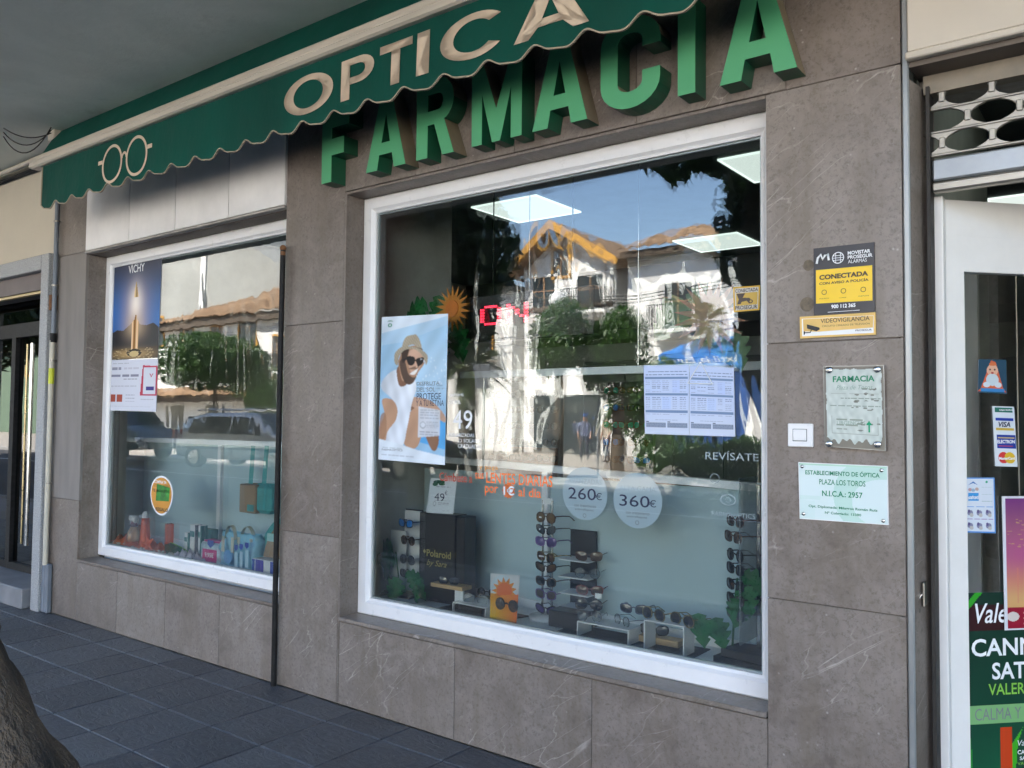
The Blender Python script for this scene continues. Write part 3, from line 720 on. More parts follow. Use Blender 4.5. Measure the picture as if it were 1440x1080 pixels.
P_('step', (-9.06, -.10, 0.0), (-6.95, .24, .155), mat('worn grey stone step', (.20, .20, .21), .6, var=.2, bmp=.2), E_, bev=.008)
P_('hall_wall', (-14.4, .26, 0), (-9.21, 3.4, 3.54), mat('brown hall wall', (.05, .04, .03), .8), E_)
P_('hall_ceiling', (-9.205, .26, 3.2), (-6.76, 3.19, 3.54), mat('brown hall wall', (.05, .04, .03), .8), E_)
P_('hall_wall', (-9.2, 3.2, 0), (-6.5, 3.4, 3.54), mat('brown hall wall', (.05, .04, .03), .8), E_)
P_('hall_wall', (-6.755, .31, 0), (-6.60, 3.19, 3.54), mat('brown hall wall', (.05, .04, .03), .8), E_)
# pipes beside the entrance
pp = thing('downpipe', 'thin grey and cream service pipe with yellow tape beside the granite door surround', 'pipe', (-6.715, -.03, 0))
q = MB(); q.tube([(-6.715, -.03, 2.10), (-6.715, -.03, 3.54)], .017); q.build('upper_pipe', grey_pipe, pp)
q = MB(); q.tube([(-6.715, -.035, .36), (-6.715, -.035, 2.075)], .019); q.build('lower_pipe', cream_pipe, pp)
q = MB(); q.tube([(-6.715, -.03, 2.06), (-6.715, -.03, 2.13)], .024); q.build('collar', black_metal, pp)
q = MB(); q.box((-6.755, -.045, 0), (-6.70, -.0, .37), .01); q.box((-6.693, -.045, 0), (-6.66, -.0, .37), .01); q.build('conduit_cover', grey_pipe, pp)
q = MB(); q.tube([(-6.715, -.035, 1.74), (-6.715, -.035, 1.86)], .0205); q.build('yellow_tape', mat('yellow green tape', (.55, .58, .03), .5), pp)
for z in (1.92, .98, 2.5, 3.0):
    q = MB(); q.tube([(-6.74, -.035, z), (-6.69, -.035, z)], .007); q.tube([(-6.715, -.03, z-.006), (-6.715, -.03, z+.006)], .024); q.build('clip', steel, pp)
rb = MB(); rb.box((-6.76, -.052, 2.31), (-6.725, -.0, 2.43), .004); rb.build('junction_box', rust, None, label='small rusty junction box on the granite surround beside the service pipe', cat='electrical box')
# cable runs under the soffit
cb = thing('cable_bundle', 'black cables and pale conduit running under the soffit at far left', 'cables', (-9, -.05, 3.5))
q = MB(); q.tube([(-14, -.08, 3.52), (-9, -.08, 3.515), (-6.2, -.10, 3.52)], .018); q.build('conduit', cream_metal, cb)
for k, (dy, dz) in enumerate(((-.02, 3.50), (-.035, 3.485), (-.022, 3.47))):
    pts = [(-14+i*.55, dy-.008*math.sin(i*1.3+k), dz+.012*math.sin(i*.9+k*2)) for i in range(14)]
    q = MB(); q.tube(pts, .011, 6); q.build('cable', black_metal, cb)
for k in range(3):
    a = atz(5, 180+k*6, 3.53); b = atz(72, 187-k*4, 3.50); dip = .05+.05*k
    q = MB(); q.tube([a.lerp(b, i/12)-Vector((0, 0, dip*4*(i/12)*(1-i/12))) for i in range(13)], .004, 5); q.build('wire', black_metal, cb)

# thin iron pole in front of the left window
pl = thing('iron_pole', 'thin black iron pole with ball tip at the right edge of the left window', 'pole', (-3.93, -.03, 0))
a = at(398, 352, -.03); b = at(387, 957, -.03)
q = MB(); q.tube([(a.x-.004, -.03, 0.0), (a.x-.006, -.03, 1.2), (a.x, -.03, a.z)], .0155, 12); q.build('shaft', black_metal, pl)
q = MB(); q.ball((a.x, -.03, a.z+.012), .019); q.tube([(a.x, -.03, a.z-.03), (a.x, -.03, a.z-.008)], .016); q.build('ball_tip', rust, pl)

# ---------------------------------------------------------------- awning
AX0, AX1, AY = -6.24, -.85, -.40
A = thing('awning', 'retracted green canvas awning with scalloped valance reading OPTICA over the shop windows', 'awning', (-3.5, AY, 3.3))
nx = 260
q = MB(); vs = []; fs = []
for i in range(nx+1):
    x = AX0+.03+(AX1-AX0-.06)*i/nx
    for y, z in ((-.388, 3.312), (-.36+.006*math.sin(x*3), 3.37), (-.315+.004*math.sin(x*5+1), 3.46), (-.245, 3.549)): vs.append((x, y, z))
for i in range(nx):
    for j in range(3): fs.append((i*4+j, (i+1)*4+j, (i+1)*4+j+1, i*4+j+1))
q.add(vs, fs, True); q.build('canopy_cloth', green_cloth, A)
q = MB()
prof = [(-.36, 3.232), (-.425, 3.232), (-.438, 3.240), (-.440, 3.262), (-.436, 3.268), (-.440, 3.274), (-.436, 3.300), (-.420, 3.314), (-.37, 3.316), (-.36, 3.310)]
q.prism(prof, AX0, AX1, 'x'); q.build('front_rail', cream_metal, A)
for xa_ in (AX0-.008, AX1): q = MB(); q.prism(prof, xa_, xa_+.008, 'x'); q.build('end_cap', cream_metal, A)
def scal(x):
    u = (x+6.13)/.236*2*PI
    return 2.936+.020*math.cos(u)+.006*math.cos(2*u+.6)
def wav(x, t): return -.400-.010*math.sin(x*2.1+.5)*t-.0015*t*t*math.sin((x+6.13)/.236*2*PI)-.0008*math.sin(x*7+1)*t
VX0 = -6.12
def valance(z_off0, z_off1, yo, name, m, rows=8, top=None):
    q = MB(); vs = []; fs = []; n = 520
    for i in range(n+1):
        x = VX0+(AX1-.02-VX0)*i/n; zb = scal(x)
        for j in range(rows+1):
            t = j/rows
            z = (3.236 if top else zb+z_off1)*(1-t)+(zb+z_off0)*t
            tt = (3.236-z)/.3
            vs.append((x, wav(x, tt)+yo, z))
    for i in range(n):
        for j in range(rows): k = i*(rows+1)+j; fs.append((k, k+1, k+rows+2, k+rows+1))
    nv = len(vs); vs += [(a_, b_+.0015, c_) for a_, b_, c_ in vs]; fs += [tuple(reversed([v+nv for v in f])) for f in fs]
    q.add(vs, fs, True); return q.build(name, m, A)
folded = mat('green awning canvas with soft folds', (0.0018, 0.064, 0.047), 0.72, var=0.22, nscale=1.8, bmp=0.55, bscale=3.2, bdist=0.018, stretch=(1, 1, .45), spec=0.2)
val = valance(0, 0, 0, 'valance', folded, top=True)
def hem():
    q = MB(); vs = []; fs = []; n = 520
    for i in range(n+1):
        x = VX0+(AX1-.02-VX0)*i/n; z = scal(x); y = wav(x, (3.236-z)/.3)
        vs += [(x, y-.004, z+.0035), (x, y-.004, z-.003), (x, y+.0045, z-.003), (x, y+.0045, z+.0035)]
    for i in range(n):
        for j in range(4): k = i*4; fs.append((k+j, k+(j+1) % 4, k+4+(j+1) % 4, k+4+j))
    q.add(vs, fs); q.box((VX0-.004, wav(VX0, 1)-.004, scal(VX0)), (VX0+.004, wav(VX0, 1)+.005, 3.232)); return q.build('hem', mat('faded cream hem', (.36, .30, .22), .8), val)
hem()
def drape(b, y0=-.0045):
    """lays flat print onto the waving valance"""
    b.v = [(x, wav(x, (3.236-z)/.3)+y0, z) for x, y, z in b.v]; return b
def densify(b, maxd=.03):
    me = bpy.data.meshes.new('t'); me.from_pydata(b.v, [], b.f); bm = bmesh.new(); bm.from_mesh(me); bpy.data.meshes.remove(me)
    bmesh.ops.triangulate(bm, faces=bm.faces[:])
    for _ in range(8):
        e = [e for e in bm.edges if e.calc_length() > maxd]
        if not e: break
        bmesh.ops.subdivide_edges(bm, edges=e, cuts=1)
    bm.verts.index_update(); r = MB(); r.add([v.co[:] for v in bm.verts], [[v.index for v in f.verts] for f in bm.faces], True); bm.free(); return r
def flat_glyph(ch, x0, x1, z0, z1, w):
    b = poly_letter(glyph(ch, w), x0, x1, z0, z1, -.0003, 0)
    return b
for ch, x0, x1, w in (('O', -3.445, -3.070, .20), ('P', -3.012, -2.787, .27), ('T', -2.751, -2.546, .27), ('I', -2.517, -2.443, 1), ('C', -2.381, -2.030, .215), ('A', -1.987, -1.637, .20)):
    drape(densify(flat_glyph(ch, x0, x1, 2.988, 3.182, w))).build('letter', cream_ink, val)
q = MB()
def ring(cx, cz, rx, rz, t, n=48):
    vs = []; fs = []
    for i in range(n):
        a = 2*PI*i/n; vs += [(cx+rx*math.cos(a), 0, cz+rz*math.sin(a)), (cx+(rx-t)*math.cos(a), 0, cz+(rz-t)*math.sin(a))]
    for i in range(n): j = (i+1) % n; fs.append((2*i, 2*j, 2*j+1, 2*i+1))
    q.add(vs, fs)
ring(-5.145, 3.076, .122, .124, .018); ring(-4.858, 3.076, .122, .124, .018)
for k in range(8):
    a0, a1 = PI*k/8, PI*(k+1)/8; c = (-5.0015, 3.09)
    q.add([(c[0]+.034*math.cos(a0), 0, c[1]+.040*math.sin(a0)), (c[0]+.034*math.cos(a1), 0, c[1]+.040*math.sin(a1)), (c[0]+.018*math.cos(a1), 0, c[1]+.024*math.sin(a1)), (c[0]+.018*math.cos(a0), 0, c[1]+.024*math.sin(a0))], [(0,1,2,3)])
for x0, x1 in ((-5.318, -5.265), (-4.738, -4.685)): q.add([(x0, 0, 3.095), (x1, 0, 3.095), (x1, 0, 3.120), (x0, 0, 3.120)], [(0,1,2,3)])
drape(densify(q)).build('spectacles_emblem', cream_ink, val)
P_('bracket', (-6.30, -.30, 3.47), (-6.20, -.10, 3.549), cream_metal, A, bev=.008)
P_('bracket', (-.95, -.30, 3.47), (-.85, -.10, 3.549), cream_metal, A, bev=.008)

# ---------------------------------------------------------------- raised letters FARMACIA
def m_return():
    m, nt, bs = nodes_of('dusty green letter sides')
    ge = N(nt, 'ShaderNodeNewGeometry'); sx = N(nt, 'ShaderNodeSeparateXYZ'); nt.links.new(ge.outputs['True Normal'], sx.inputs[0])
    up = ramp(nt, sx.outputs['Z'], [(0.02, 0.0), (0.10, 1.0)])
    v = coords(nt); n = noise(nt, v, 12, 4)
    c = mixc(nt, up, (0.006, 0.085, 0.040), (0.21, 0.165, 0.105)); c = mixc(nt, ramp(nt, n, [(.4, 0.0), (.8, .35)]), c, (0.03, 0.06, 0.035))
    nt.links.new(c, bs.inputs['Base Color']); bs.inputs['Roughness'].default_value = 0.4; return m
RET = m_return()
FS = thing('shop_sign', 'large raised green letters spelling FARMACIA on the marble above the right window', 'sign', (-2.3, 0, 2.75))
for ch, x0, x1 in (('F', -3.510, -3.300), ('A', -3.165, -2.885), ('R', -2.812, -2.570), ('M', -2.461, -2.175), ('A', -2.116, -1.835), ('c', -1.770, -1.500), ('I', -1.424, -1.352), ('A', -1.253, -.965)):
    w = {'I': 1, 'F': .33, 'R': .30, 'M': .26, 'A': .28, 'c': .29}[ch]
    gl = glyph(ch, w)
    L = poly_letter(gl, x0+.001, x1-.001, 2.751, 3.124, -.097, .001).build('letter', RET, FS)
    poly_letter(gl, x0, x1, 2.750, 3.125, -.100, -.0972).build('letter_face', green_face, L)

# ================================================================== SHOP INTERIOR
ROOM = thing('shop_room', None, None, (-3, 3, 0), kind='structure')
def rbox(name, a, b, m): q = MB(); q.box(a, b); return q.build(name, m, ROOM)
rbox('floor', (-6.75, .16, -.05), (3, 6.2, 0.0), room_floor)
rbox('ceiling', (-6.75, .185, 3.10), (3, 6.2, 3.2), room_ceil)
rbox('wall', (-6.75, 6.0, 0), (3, 6.2, 3.1), room_wall)
rbox('wall', (2.9, .31, 0), (3.0, 6.0, 3.1), room_wall)
rbox('wall', (-6.58, .31, 0), (-6.50, 6.0, 3.1), mat('pale display side wall', (.62, .62, .58), .7))
rbox('wall', (-3.87, .162, 0), (-3.46, .9, 3.1), mat('pale display side wall', (.62, .62, .58), .7))
rbox('wall', (-1.08, .185, 0), (-.67, .30, 3.1), room_wall)
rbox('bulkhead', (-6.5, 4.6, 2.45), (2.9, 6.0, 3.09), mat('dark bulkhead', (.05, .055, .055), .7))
for i, (x0, y0) in enumerate(((-4.04, 1.77), (-3.34, 3.71), (-2.07, 1.76), (-.9, 3.71), (-.42, .75), (.6, 1.9))):
    o = thing('ceiling_light', ['lit square ceiling panel nearest the upper left of the right window', 'lit square ceiling panel far back, left of centre in the shop', 'lit square ceiling panel at the upper right corner of the right window',
        'lit square ceiling panel far back on the right side of the shop', 'lit square ceiling panel just above the open door', 'lit square ceiling panel deep inside beyond the door'][i], 'ceiling light', (x0+.3, y0+.3, 3.09), group='square ceiling panels in the shop')
    q = MB(); q.box((x0+.012, y0+.012, 3.092), (x0+.588, y0+.588, 3.0995)); q.build('diffuser', panel_light, o)
    q = MB(); 
    for a, b in (((x0, y0), (x0+.6, y0+.012)), ((x0, y0+.588), (x0+.6, y0+.6)), ((x0, y0+.0125), (x0+.012, y0+.5875)), ((x0+.588, y0+.0125), (x0+.6, y0+.5875))): q.box((*a, 3.088), (*b, 3.0995))
    q.build('rim', strip_rim, o)
# cupboards at the back wall
ck = thing('back_cabinet', 'grey wall cabinet unit against the back wall of the shop', 'cabinet', (-4.2, 5.7, 0))
q = MB(); q.box((-5.4, 5.5, 0), (-3.0, 5.98, 2.2), .01); q.build('body', mat('grey cabinet', (.16, .17, .17), .5), ck)
for k in range(4): q = MB(); q.box((-5.38+k*.6, 5.48, .1), (-4.82+k*.6, 5.499, 2.15), .004); q.build('cabinet_door', mat('grey cabinet front', (.19, .20, .20), .45), ck)
ct = thing('shop_counter', 'brown counter with pale panels inside the shop', 'counter', (-2, 3.2, 0))
q = MB(); q.box((-3.6, 3.0, .92), (-.6, 3.6, .99), .005); q.build('top', wood_brown, ct)
for k in range(4): q = MB(); q.box((-3.58+k*.75, 3.05, .05), (-2.86+k*.75, 3.10, .90), .006); q.build('front_panel', room_wall, ct)

# window displays
def display(nm, label, x0, x1, y1a, y1b, zt_a, zt_b, yb0, posts, cat):
    d = thing(nm, label, cat, ((x0+x1)/2, .5, 0))
    q = MB(); q.prism([(x0, yb0), (x1, yb0), (x1, y1b+.06), (x0, y1a+.06)], .0, .515, 'z'); q.build('plinth', mat('white laminate shelf', (.82, .86, .88), .35), d)
    q = MB(); q.prism([(x0, y1a), (x1, y1b), (x1, y1b+.012), (x0, y1a+.012)], .516, min(zt_a, zt_b)-.03, 'z'); q.build('backing_panel', grey_board, d)
    def bar(z0a, z1a, z0b, z1b, off):
        q = MB(); vs = [(x0, y1a-off, z0a), (x1, y1b-off, z0b), (x1, y1b+.02, z0b), (x0, y1a+.02, z0a), (x0, y1a-off, z1a), (x1, y1b-off, z1b), (x1, y1b+.02, z1b), (x0, y1a+.02, z1a)]
        q.add(vs, [(0,3,2,1),(4,5,6,7),(0,1,5,4),(1,2,6,5),(2,3,7,6),(3,0,4,7)]); return q
    bar(zt_a-.035, zt_a, zt_b-.035, zt_b, .03).build('top_rail', mat('bright white shelf rail', (.90, .91, .92), .35, var=.02), d)
    bar(.516, .56, .516, .56, .02).build('foot_rail', mat('bright white shelf rail', (.90, .91, .92), .35, var=.02), d)
    for px in posts:
        t = (px-x0)/(x1-x0); y = y1a+(y1b-y1a)*t
        q = MB(); q.box((px-.02, y-.03, .56), (px+.02, y-.002, zt_a+(zt_b-zt_a)*t-.036), .003); q.build('post', mat('bright white shelf rail', (.90, .91, .92), .35, var=.02), d)
    return d
D2 = display('display_unit', 'white display shelf with blue grey backing panel in the right window', -3.44, -1.13, .66, .46, 1.285, 1.235, .185, (-2.49,), 'display shelf')
D1 = display('display_unit', 'white display shelf with blue grey backing panel in the left window', -6.48, -3.95, .60, .60, 1.325, 1.335, .21, (-5.40,), 'display shelf')
# upper rail with hanging rods
ur = thing('hanging_rail', 'white horizontal rail across the right window above eye level of the display', 'rail', (-2.3, .7, 1.76))
q = MB(); q.box((-3.2, .69, 1.735), (-1.14, .71, 1.775), .003); q.build('rail', mat('bright white shelf rail', (.90, .91, .92), .35), ur)
q = MB(); q.tube([(at(745, 300, .7).x, .7, 1.775), (at(745, 300, .7).x, .7, 3.09)], .002, 6); q.build('cable', chrome, ur)
q = MB(); q.tube([(at(898, 300, .7).x, .7, 1.775), (at(898, 300, .7).x, .7, 3.09)], .003, 6); q.build('cable', chrome, ur)
q = MB(); q.tube([(at(680, 600, .7).x, .7, 1.30), (at(680, 600, .7).x, .7, 1.735)], .006, 6); q.build('cable', chrome, ur)

# ---------------------------------------------------------------- spectacles
def superell(cx, cz, rx, rz, n=14, p=2.5, drop=0.0):
    out = []
    for i in range(n):
        a = 2*PI*i/n; c, s_ = math.cos(a), math.sin(a)
        x = abs(c)**(2/p)*math.copysign(1, c)*rx; z = abs(s_)**(2/p)*math.copysign(1, s_)*rz
        out.append((cx+x, cz+z+drop*x))
    return out
def specs(lens, frame_m, style='way', temples=True, sc=1.0, thin=False):
    """a pair of sunglasses facing -y, temples going back along +y, bridge at the origin"""
    r = thing('sunglasses')
    rx, rz, p, dr = {'way': (.030, .023, 2.8, .10), 'round': (.026, .026, 2.0, 0), 'avi': (.031, .027, 2.2, -.06), 'cat': (.031, .021, 2.6, .28)}[style]
    q = MB(); t = .0022 if thin else .0048
    for s in (-1, 1):
        o = [(s*x, z) for x, z in superell(.037, 0, rx, rz, 14, p, dr)]; i_ = [(s*x, z) for x, z in superell(.037, 0, rx-t, rz-t, 14, p, dr)]
        n = 14; bend = lambda x: .35*abs(x)**1.6*.6
        vs = [(x, y+bend(x)*.25, z) for y, ps in ((0, o), (0, i_), (.004, o), (.004, i_)) for x, z in ps]
        for k in range(n):
            j = (k+1) % n; q.add([], []); 
        q.add(vs, [f for k in range(n) for f in ((k, (k+1) % n, n+(k+1) % n, n+k), (2*n+k, 3*n+k, 3*n+(k+1) % n, 2*n+(k+1) % n), (k, 2*n+k, 2*n+(k+1) % n, (k+1) % n), (n+k, n+(k+1) % n, 3*n+(k+1) % n, 3*n+k))])
    q.tube([(-.010, .001, .004), (0, .0, .008), (.010, .001, .004)], .0018 if thin else .003, 6)
    q.build('frame', frame_m, r)
    lm = MB(); pts = superell(.037, 0, rx-t*.6, rz-t*.6, 14, p, dr)
    lm.add([(x, .002, z) for x, z in pts]+[(.037, -.0022, 0)], [(k, (k+1) % 14, 14) for k in range(14)], True); lm.add([(x, .0035, z) for x, z in pts], [tuple(range(14))[::-1]])
    a = lm.build('lens', LENS[lens], r)
    l2 = MB(); l2.add([(-x, y, z) for x, y, z in lm.v], [tuple(reversed(f)) for f in lm.f]); l2.build('lens', LENS[lens], r)
    if temples:
        for s in (-1, 1):
            q = MB(); q.tube([(s*.066, .003, .010), (s*.068, .05, .010), (s*.068, .10, .006), (s*.066, .135, -.018)], [.0030, .0026, .0022, .0030] if not thin else .0015, 6); q.build('temple', frame_m, r)
    return r
blk = mat('black acetate', (.012, .011, .012), .25, coat=.4); tort = mat('tortoise acetate', (.08, .035, .015), .25, var=.7, nscale=60, coat=.4)
gold = mat('gold wire', (.5, .36, .15), .25, 1.0); purp = mat('violet acetate', (.14, .07, .25), .3, coat=.4); navy = mat('navy acetate', (.02, .03, .08), .3, coat=.4); white_fr = mat('pale acetate', (.6, .55, .5), .3)
PROTO = {}
def put_specs(p, label, lens='black', fr=None, style='way', rz=0.0, rx=0.0, s=1.0, group='sunglasses on show in the right window', temples=True, thin=False):
    fr = fr or blk; key = (lens, fr.name, style, temples, thin)
    if key not in PROTO: PROTO[key] = o = specs(lens, fr, style, temples, thin=thin)
    else: o = copy_tree(PROTO[key])
    o.location = p; o.rotation_euler = (rx, 0, rz); o.scale = (s, s, s)
    tag(o, label, 'sunglasses', group); return o
ordw = ['topmost', 'second', 'third', 'fourth', 'fifth', 'sixth', 'seventh', 'lowest']
# clear central tower
CS = thing('sunglasses_tower', 'slim clear acrylic tower stand holding eight sunglasses in the middle of the right window', 'display stand', (*at(770, 868, .40).xy, .516))
cx = at(768, 790, .42).x
for dx in (-.028, .028): q = MB(); q.tube([(cx+dx, .43, .53), (cx+dx, .43, 1.10)], .006, 8); q.build('rod', chrome, CS)
q = MB(); q.box((cx-.03, .425, 1.08), (cx+.03, .435, 1.11)); q.build('top_cap', acrylic, CS); q = MB(); q.lathe([(.001, .534), (.09, .534), (.09, .516), (.001, .516)], 20, (cx, .43, 0)); q.build('base', acrylic, CS)
tw = [('amber', tort, 'avi'), ('grey', blk, 'cat'), ('purple', purp, 'way'), ('brown', gold, 'way'), ('brown', blk, 'cat'), ('black', tort, 'way'), ('brown', purp, 'way'), ('purple', blk, 'cat')]
desc = ['amber lensed', 'black cat eye', 'violet framed', 'gold rimmed brown', 'black framed brown', 'dark tortoise', 'plum brown', 'black with purple lenses']
for k, (yy, (le, fr, st)) in enumerate(zip((728, 745, 762, 783, 798, 818, 836, 857), tw)):
    p = at(767, yy, .40); put_specs((p.x, .40, p.z), f'{desc[k]} sunglasses, {ordw[k]} on the clear central tower', le, fr, st, rz=R(random.uniform(-6, 8)-12), s=1.0)
    q = MB(); q.box((cx-.034, .405, p.z-.004), (cx+.034, .428, p.z+.003)); q.build('bracket', acrylic, CS)
# left rack of white card with four pairs
LR = thing('sunglasses_rack', 'white card rack with four sunglasses beside the black box at left of the right window', 'display stand', (*at(575, 830, .40).xy, .516))
a, b = at(549, 760, .40), at(571, 760, .40); c, d = at(569, 717, .44), at(592, 720, .44)
q = MB(); q.box((a.x, .40, .53), (b.x, .408, at(552, 745, .4).z), .002); q.build('card_column', white_card, LR)
q = MB(); q.box((c.x, .44, .53), (d.x, .45, c.z), .002); q.build('card_column', white_card, LR); q = MB(); q.box((c.x-.004, .451, .53), (d.x+.004, .458, c.z+.006), .002); q.build('backing_card', black_gloss, LR)
q = MB(); q.box((a.x-.02, .36, .516), (d.x, .50, .53), .004); q.build('base', black_gloss, LR)
for k, (xx, yy, le, fr, st, ds) in enumerate(((570, 736, 'blue', navy, 'way', 'blue mirrored'), (573, 760, 'brown', tort, 'round', 'round brown'), (572, 787, 'grey', mat('grey wire', (.2, .2, .2), .3, 1.), 'avi', 'grey aviator'), (572, 807, 'black', blk, 'way', 'square black'))):
    p = at(xx, yy, .37); put_specs((p.x, .37, p.z), f'{ds} sunglasses, {["topmost", "second", "third", "lowest"][k]} on the white card rack at left', le, fr, st, rz=R(-10), thin=(k == 2))
# black board with four small shelves
BR = thing('shelf_rack', 'black board rack with four clear shelves of sunglasses right of the central tower', 'display stand', (*at(820, 868, .50).xy, .516))
a, b = at(802, 744, .52), at(838, 747, .52); q = MB(); q.box((a.x, .52, .53), (b.x, .535, a.z), .002); q.build('backing_board', black_gloss, BR)
q = MB(); q.box((a.x-.01, .42, .516), (b.x+.05, .54, .53), .003); q.build('base', black_gloss, BR)
for k, yy in enumerate((786, 810, 833, 853)):
    z = at(820, yy, .47).z; q = MB(); q.box((a.x+.01, .40, z-.005), (b.x+.03, .519, z)); q.build('shelf', acrylic, BR)
    p = at((828, 826, 829, 828)[k], yy-7, .43); put_specs((p.x, .43, z+.024), f'{["dark brown", "thin black wire", "red brown", "wide black"][k]} sunglasses on the {["top", "second", "third", "bottom"][k]} shelf of the black board rack', ('brown', 'clear', 'brown', 'black')[k], (tort, blk, mat('red brown acetate', (.16, .02, .02), .3), blk)[k], ('way', 'round', 'way', 'avi')[k], rz=R(18), thin=k == 1)
tg = at(842, 838, .41); q = MB(); q.box((tg.x-.018, .405, tg.z-.012), (tg.x+.018, .407, tg.z+.012)); q.build('price_tag', white_card, None, label='small white price tag hanging from the red brown sunglasses', cat='price tag')
# side-on clear panel stand at right
SR = thing('panel_stand', 'tall clear panel stand holding seven sunglasses side on at right of the window', 'display stand', (*at(1058, 905, .35).xy, .516))
xs = at(1056, 800, .38).x
q = MB(); q.box((xs-.004, .26, .60), (xs+.004, .44, 1.27), .002); q.build('clear_panel', mat('smoked clear acrylic', (.25, .30, .32), .15, alpha=.45), SR)
q = MB(); q.box((xs+.030, .36, .575), (xs+.050, .38, 1.24), .003); q.build('post', chrome, SR)
for k in range(7): q = MB(); q.box((xs+.0505, .365, .68+k*.08), (xs+.053, .375, .70+k*.08)); q.build('slot', black_gloss, SR)
bp_ = [(at(1010, 905, .30).x, .25), (-1.19, .22), (-1.19, .44), (at(1010, 905, .30).x+.03, .42)]
q = MB(); cxm, cym = sum(p[0] for p in bp_)/4, sum(p[1] for p in bp_)/4
q.prism(bp_, .516, .545, 'z'); q.prism([((p[0]-cxm)*.8+cxm, (p[1]-cym)*.8+cym) for p in bp_], .545, .575, 'z'); q.build('base', black_matt, SR)
for k, (yy, le, st) in enumerate(((733, 'brown', 'way'), (755, 'brown', 'way'), (781, 'black', 'round'), (800, 'black', 'way'), (823, 'black', 'way'), (843, 'black', 'way'), (864, 'grey', 'way'))):
    p = at(1033-(3 if k == 1 else 0), yy, .30); put_specs((p.x, .30, p.z), f'{["brown", "long brown", "small round", "black", "glossy black", "matt black", "grey"][k]} sunglasses turned sideways, {["topmost", "second", "third", "fourth", "fifth", "sixth", "lowest"][k]} on the clear panel stand at right', le, (tort, tort, blk, blk, blk, blk, mat('grey acetate', (.06, .065, .07), .3))[k], st, rz=R(-38))

# ---------------------------------------------------------------- big black case, sign, small furniture of the display
cs = thing('display_case', 'tall black box with gold lettering Polaroid in the left part of the right window', 'box', (*at(620, 843, .42).xy, .516))
a, b = at(590, 720, .36), at(652, 722, .36)
q = MB(); q.box((a.x, .36, .517), (b.x-.06, .46, a.z-.0), .003); q.box((b.x-.0595, .372, .517), (b.x, .465, a.z-.005), .003); q.build('body', black_gloss, cs)
T('Polaroid', 600, 634, 772, 782, .3585, gold_ink, cs, bold=.02)
q = MB(); p = at(597, 775, .3585); q.add([(p.x-.012, .3585, p.z), (p.x, .3585, p.z-.013), (p.x+.012, .3585, p.z), (p.x, .3585, p.z+.013)], [(0,1,2,3)]); q.build('emblem', gold_ink, cs)
T('by Sara', 600, 628, 786, 797, .3585, gold_ink, cs, shear=.4)
sg = thing('price_card', 'white price card reading 49 € standing on top of the black box', 'price card', (*at(621, 722, .38).xy, a.z))
cv = Canvas(60, 80, (.74, .77, .80)); cv.ell(.34, .9, .22, .05, (.02, .10, .05)); cv.ell(.2, .83, .1, .06, (.02, .12, .06)); cv.ell(.45, .84, .12, .04, (.03, .12, .06))
cv.lines(.25, .8, .755, .02, (.3,.3,.35), 3, 1); cv.lines(.25, .85, .36, .02, (.3,.3,.35), 3, 2); cv.lines(.4, .8, .29, .018, (.3,.3,.35), 3, 3); cv.lines(.4, .8, .25, .018, (.3,.3,.35), 3, 4); cv.ell(.27, .27, .06, .07, (.35,.37,.4)); cv.ell(.27, .27, .045, .05, (.74,.77,.80)); cv.lines(.6, .85, .07, .015, (.4,.4,.45), 2, 5)
sheet(cv, card_pts((606, 672), (643, 674), (637, 723), (599, 721), .37), 'card', sg, PRINT_MATT)
T('49', 611, 625, 693, 704, .3675, navy_ink, sg); T('€', 625.5, 629, 690, 696, .3675, navy_ink, sg)
# wooden topped T stand
ts = thing('small_stand', 'small white post stand with light wood top in front of the black box', 'display stand', (*at(637, 850, .28).xy, .516))
a, b = at(609, 818, .26), at(653, 826, .26)
q = MB(); q.box((a.x, .24, a.z-.02), (b.x, .32, a.z), .002); q.build('top', wood_light, ts); q = MB(); q.box((b.x-.075, .27, .52), (b.x-.02, .285, a.z-.021), .002); q.build('post', acrylic, ts)
put_specs(((a.x+b.x)/2, .26, a.z+.018), 'black folded sunglasses lying on the light wood top of the small stand', 'black', blk, 'way', rz=R(12), s=.9, temples=False)
# white bench shelves
def bench(nm, label, px0, px1, pyt, y0, y1, drop, m=acrylic):
    o = thing(nm, label, 'display riser', (*at(px0, pyt, y0).xy, .516)); a, b = at(px0, pyt, y0), at(px1, pyt, y0)
    x1 = b.x; z = a.z
    q = MB(); q.box((a.x, y0, z-.006), (x1, y1, z), .002); q.build('top', m, o)
    q = MB(); q.box((a.x, y0, .52), (a.x+.006, y1, z-.0065), .001); q.build('leg', m, o); q = MB(); q.box((x1-.006, y0, .52), (x1, y1, z-.0065), .001); q.build('leg', m, o)
    return a, b, z
a, b, z = bench('riser', 'white riser over a black block left of the orange sun card', 636, 683, 846, .22, .38, 0)
q = MB(); q.box((a.x+.01, .225, .522), (b.x-.03, .34, z-.012), .003); q.build('black_block', black_gloss, None, label='black block standing under the white riser left of the sun card', cat='block')
put_specs((a.x+.11, .27, z+.018), 'clear rimless glasses lying on the white riser left of the sun card', 'clear', mat('grey wire', (.2, .2, .2), .3, 1.), 'avi', rz=R(15), temples=False, thin=True)
p = at(752//1, 800, .5)
p = at(686, 838, .46); q = MB(); q.box((p.x-.07, .44, .52), (p.x+.05, .49, .565), .003); q.build('wood_block', wood_light, None, label='light wood block behind the sun card near the back rail', cat='wood block')
put_specs((p.x, .45, .59), 'dark sunglasses resting on the light wood block behind the sun card', 'black', blk, 'round', rz=R(10), s=.9, temples=False)
a, b, z = bench('riser', 'white riser bridge carrying two wire glasses right of centre', 811, 884, 873, .24, .36, 0)
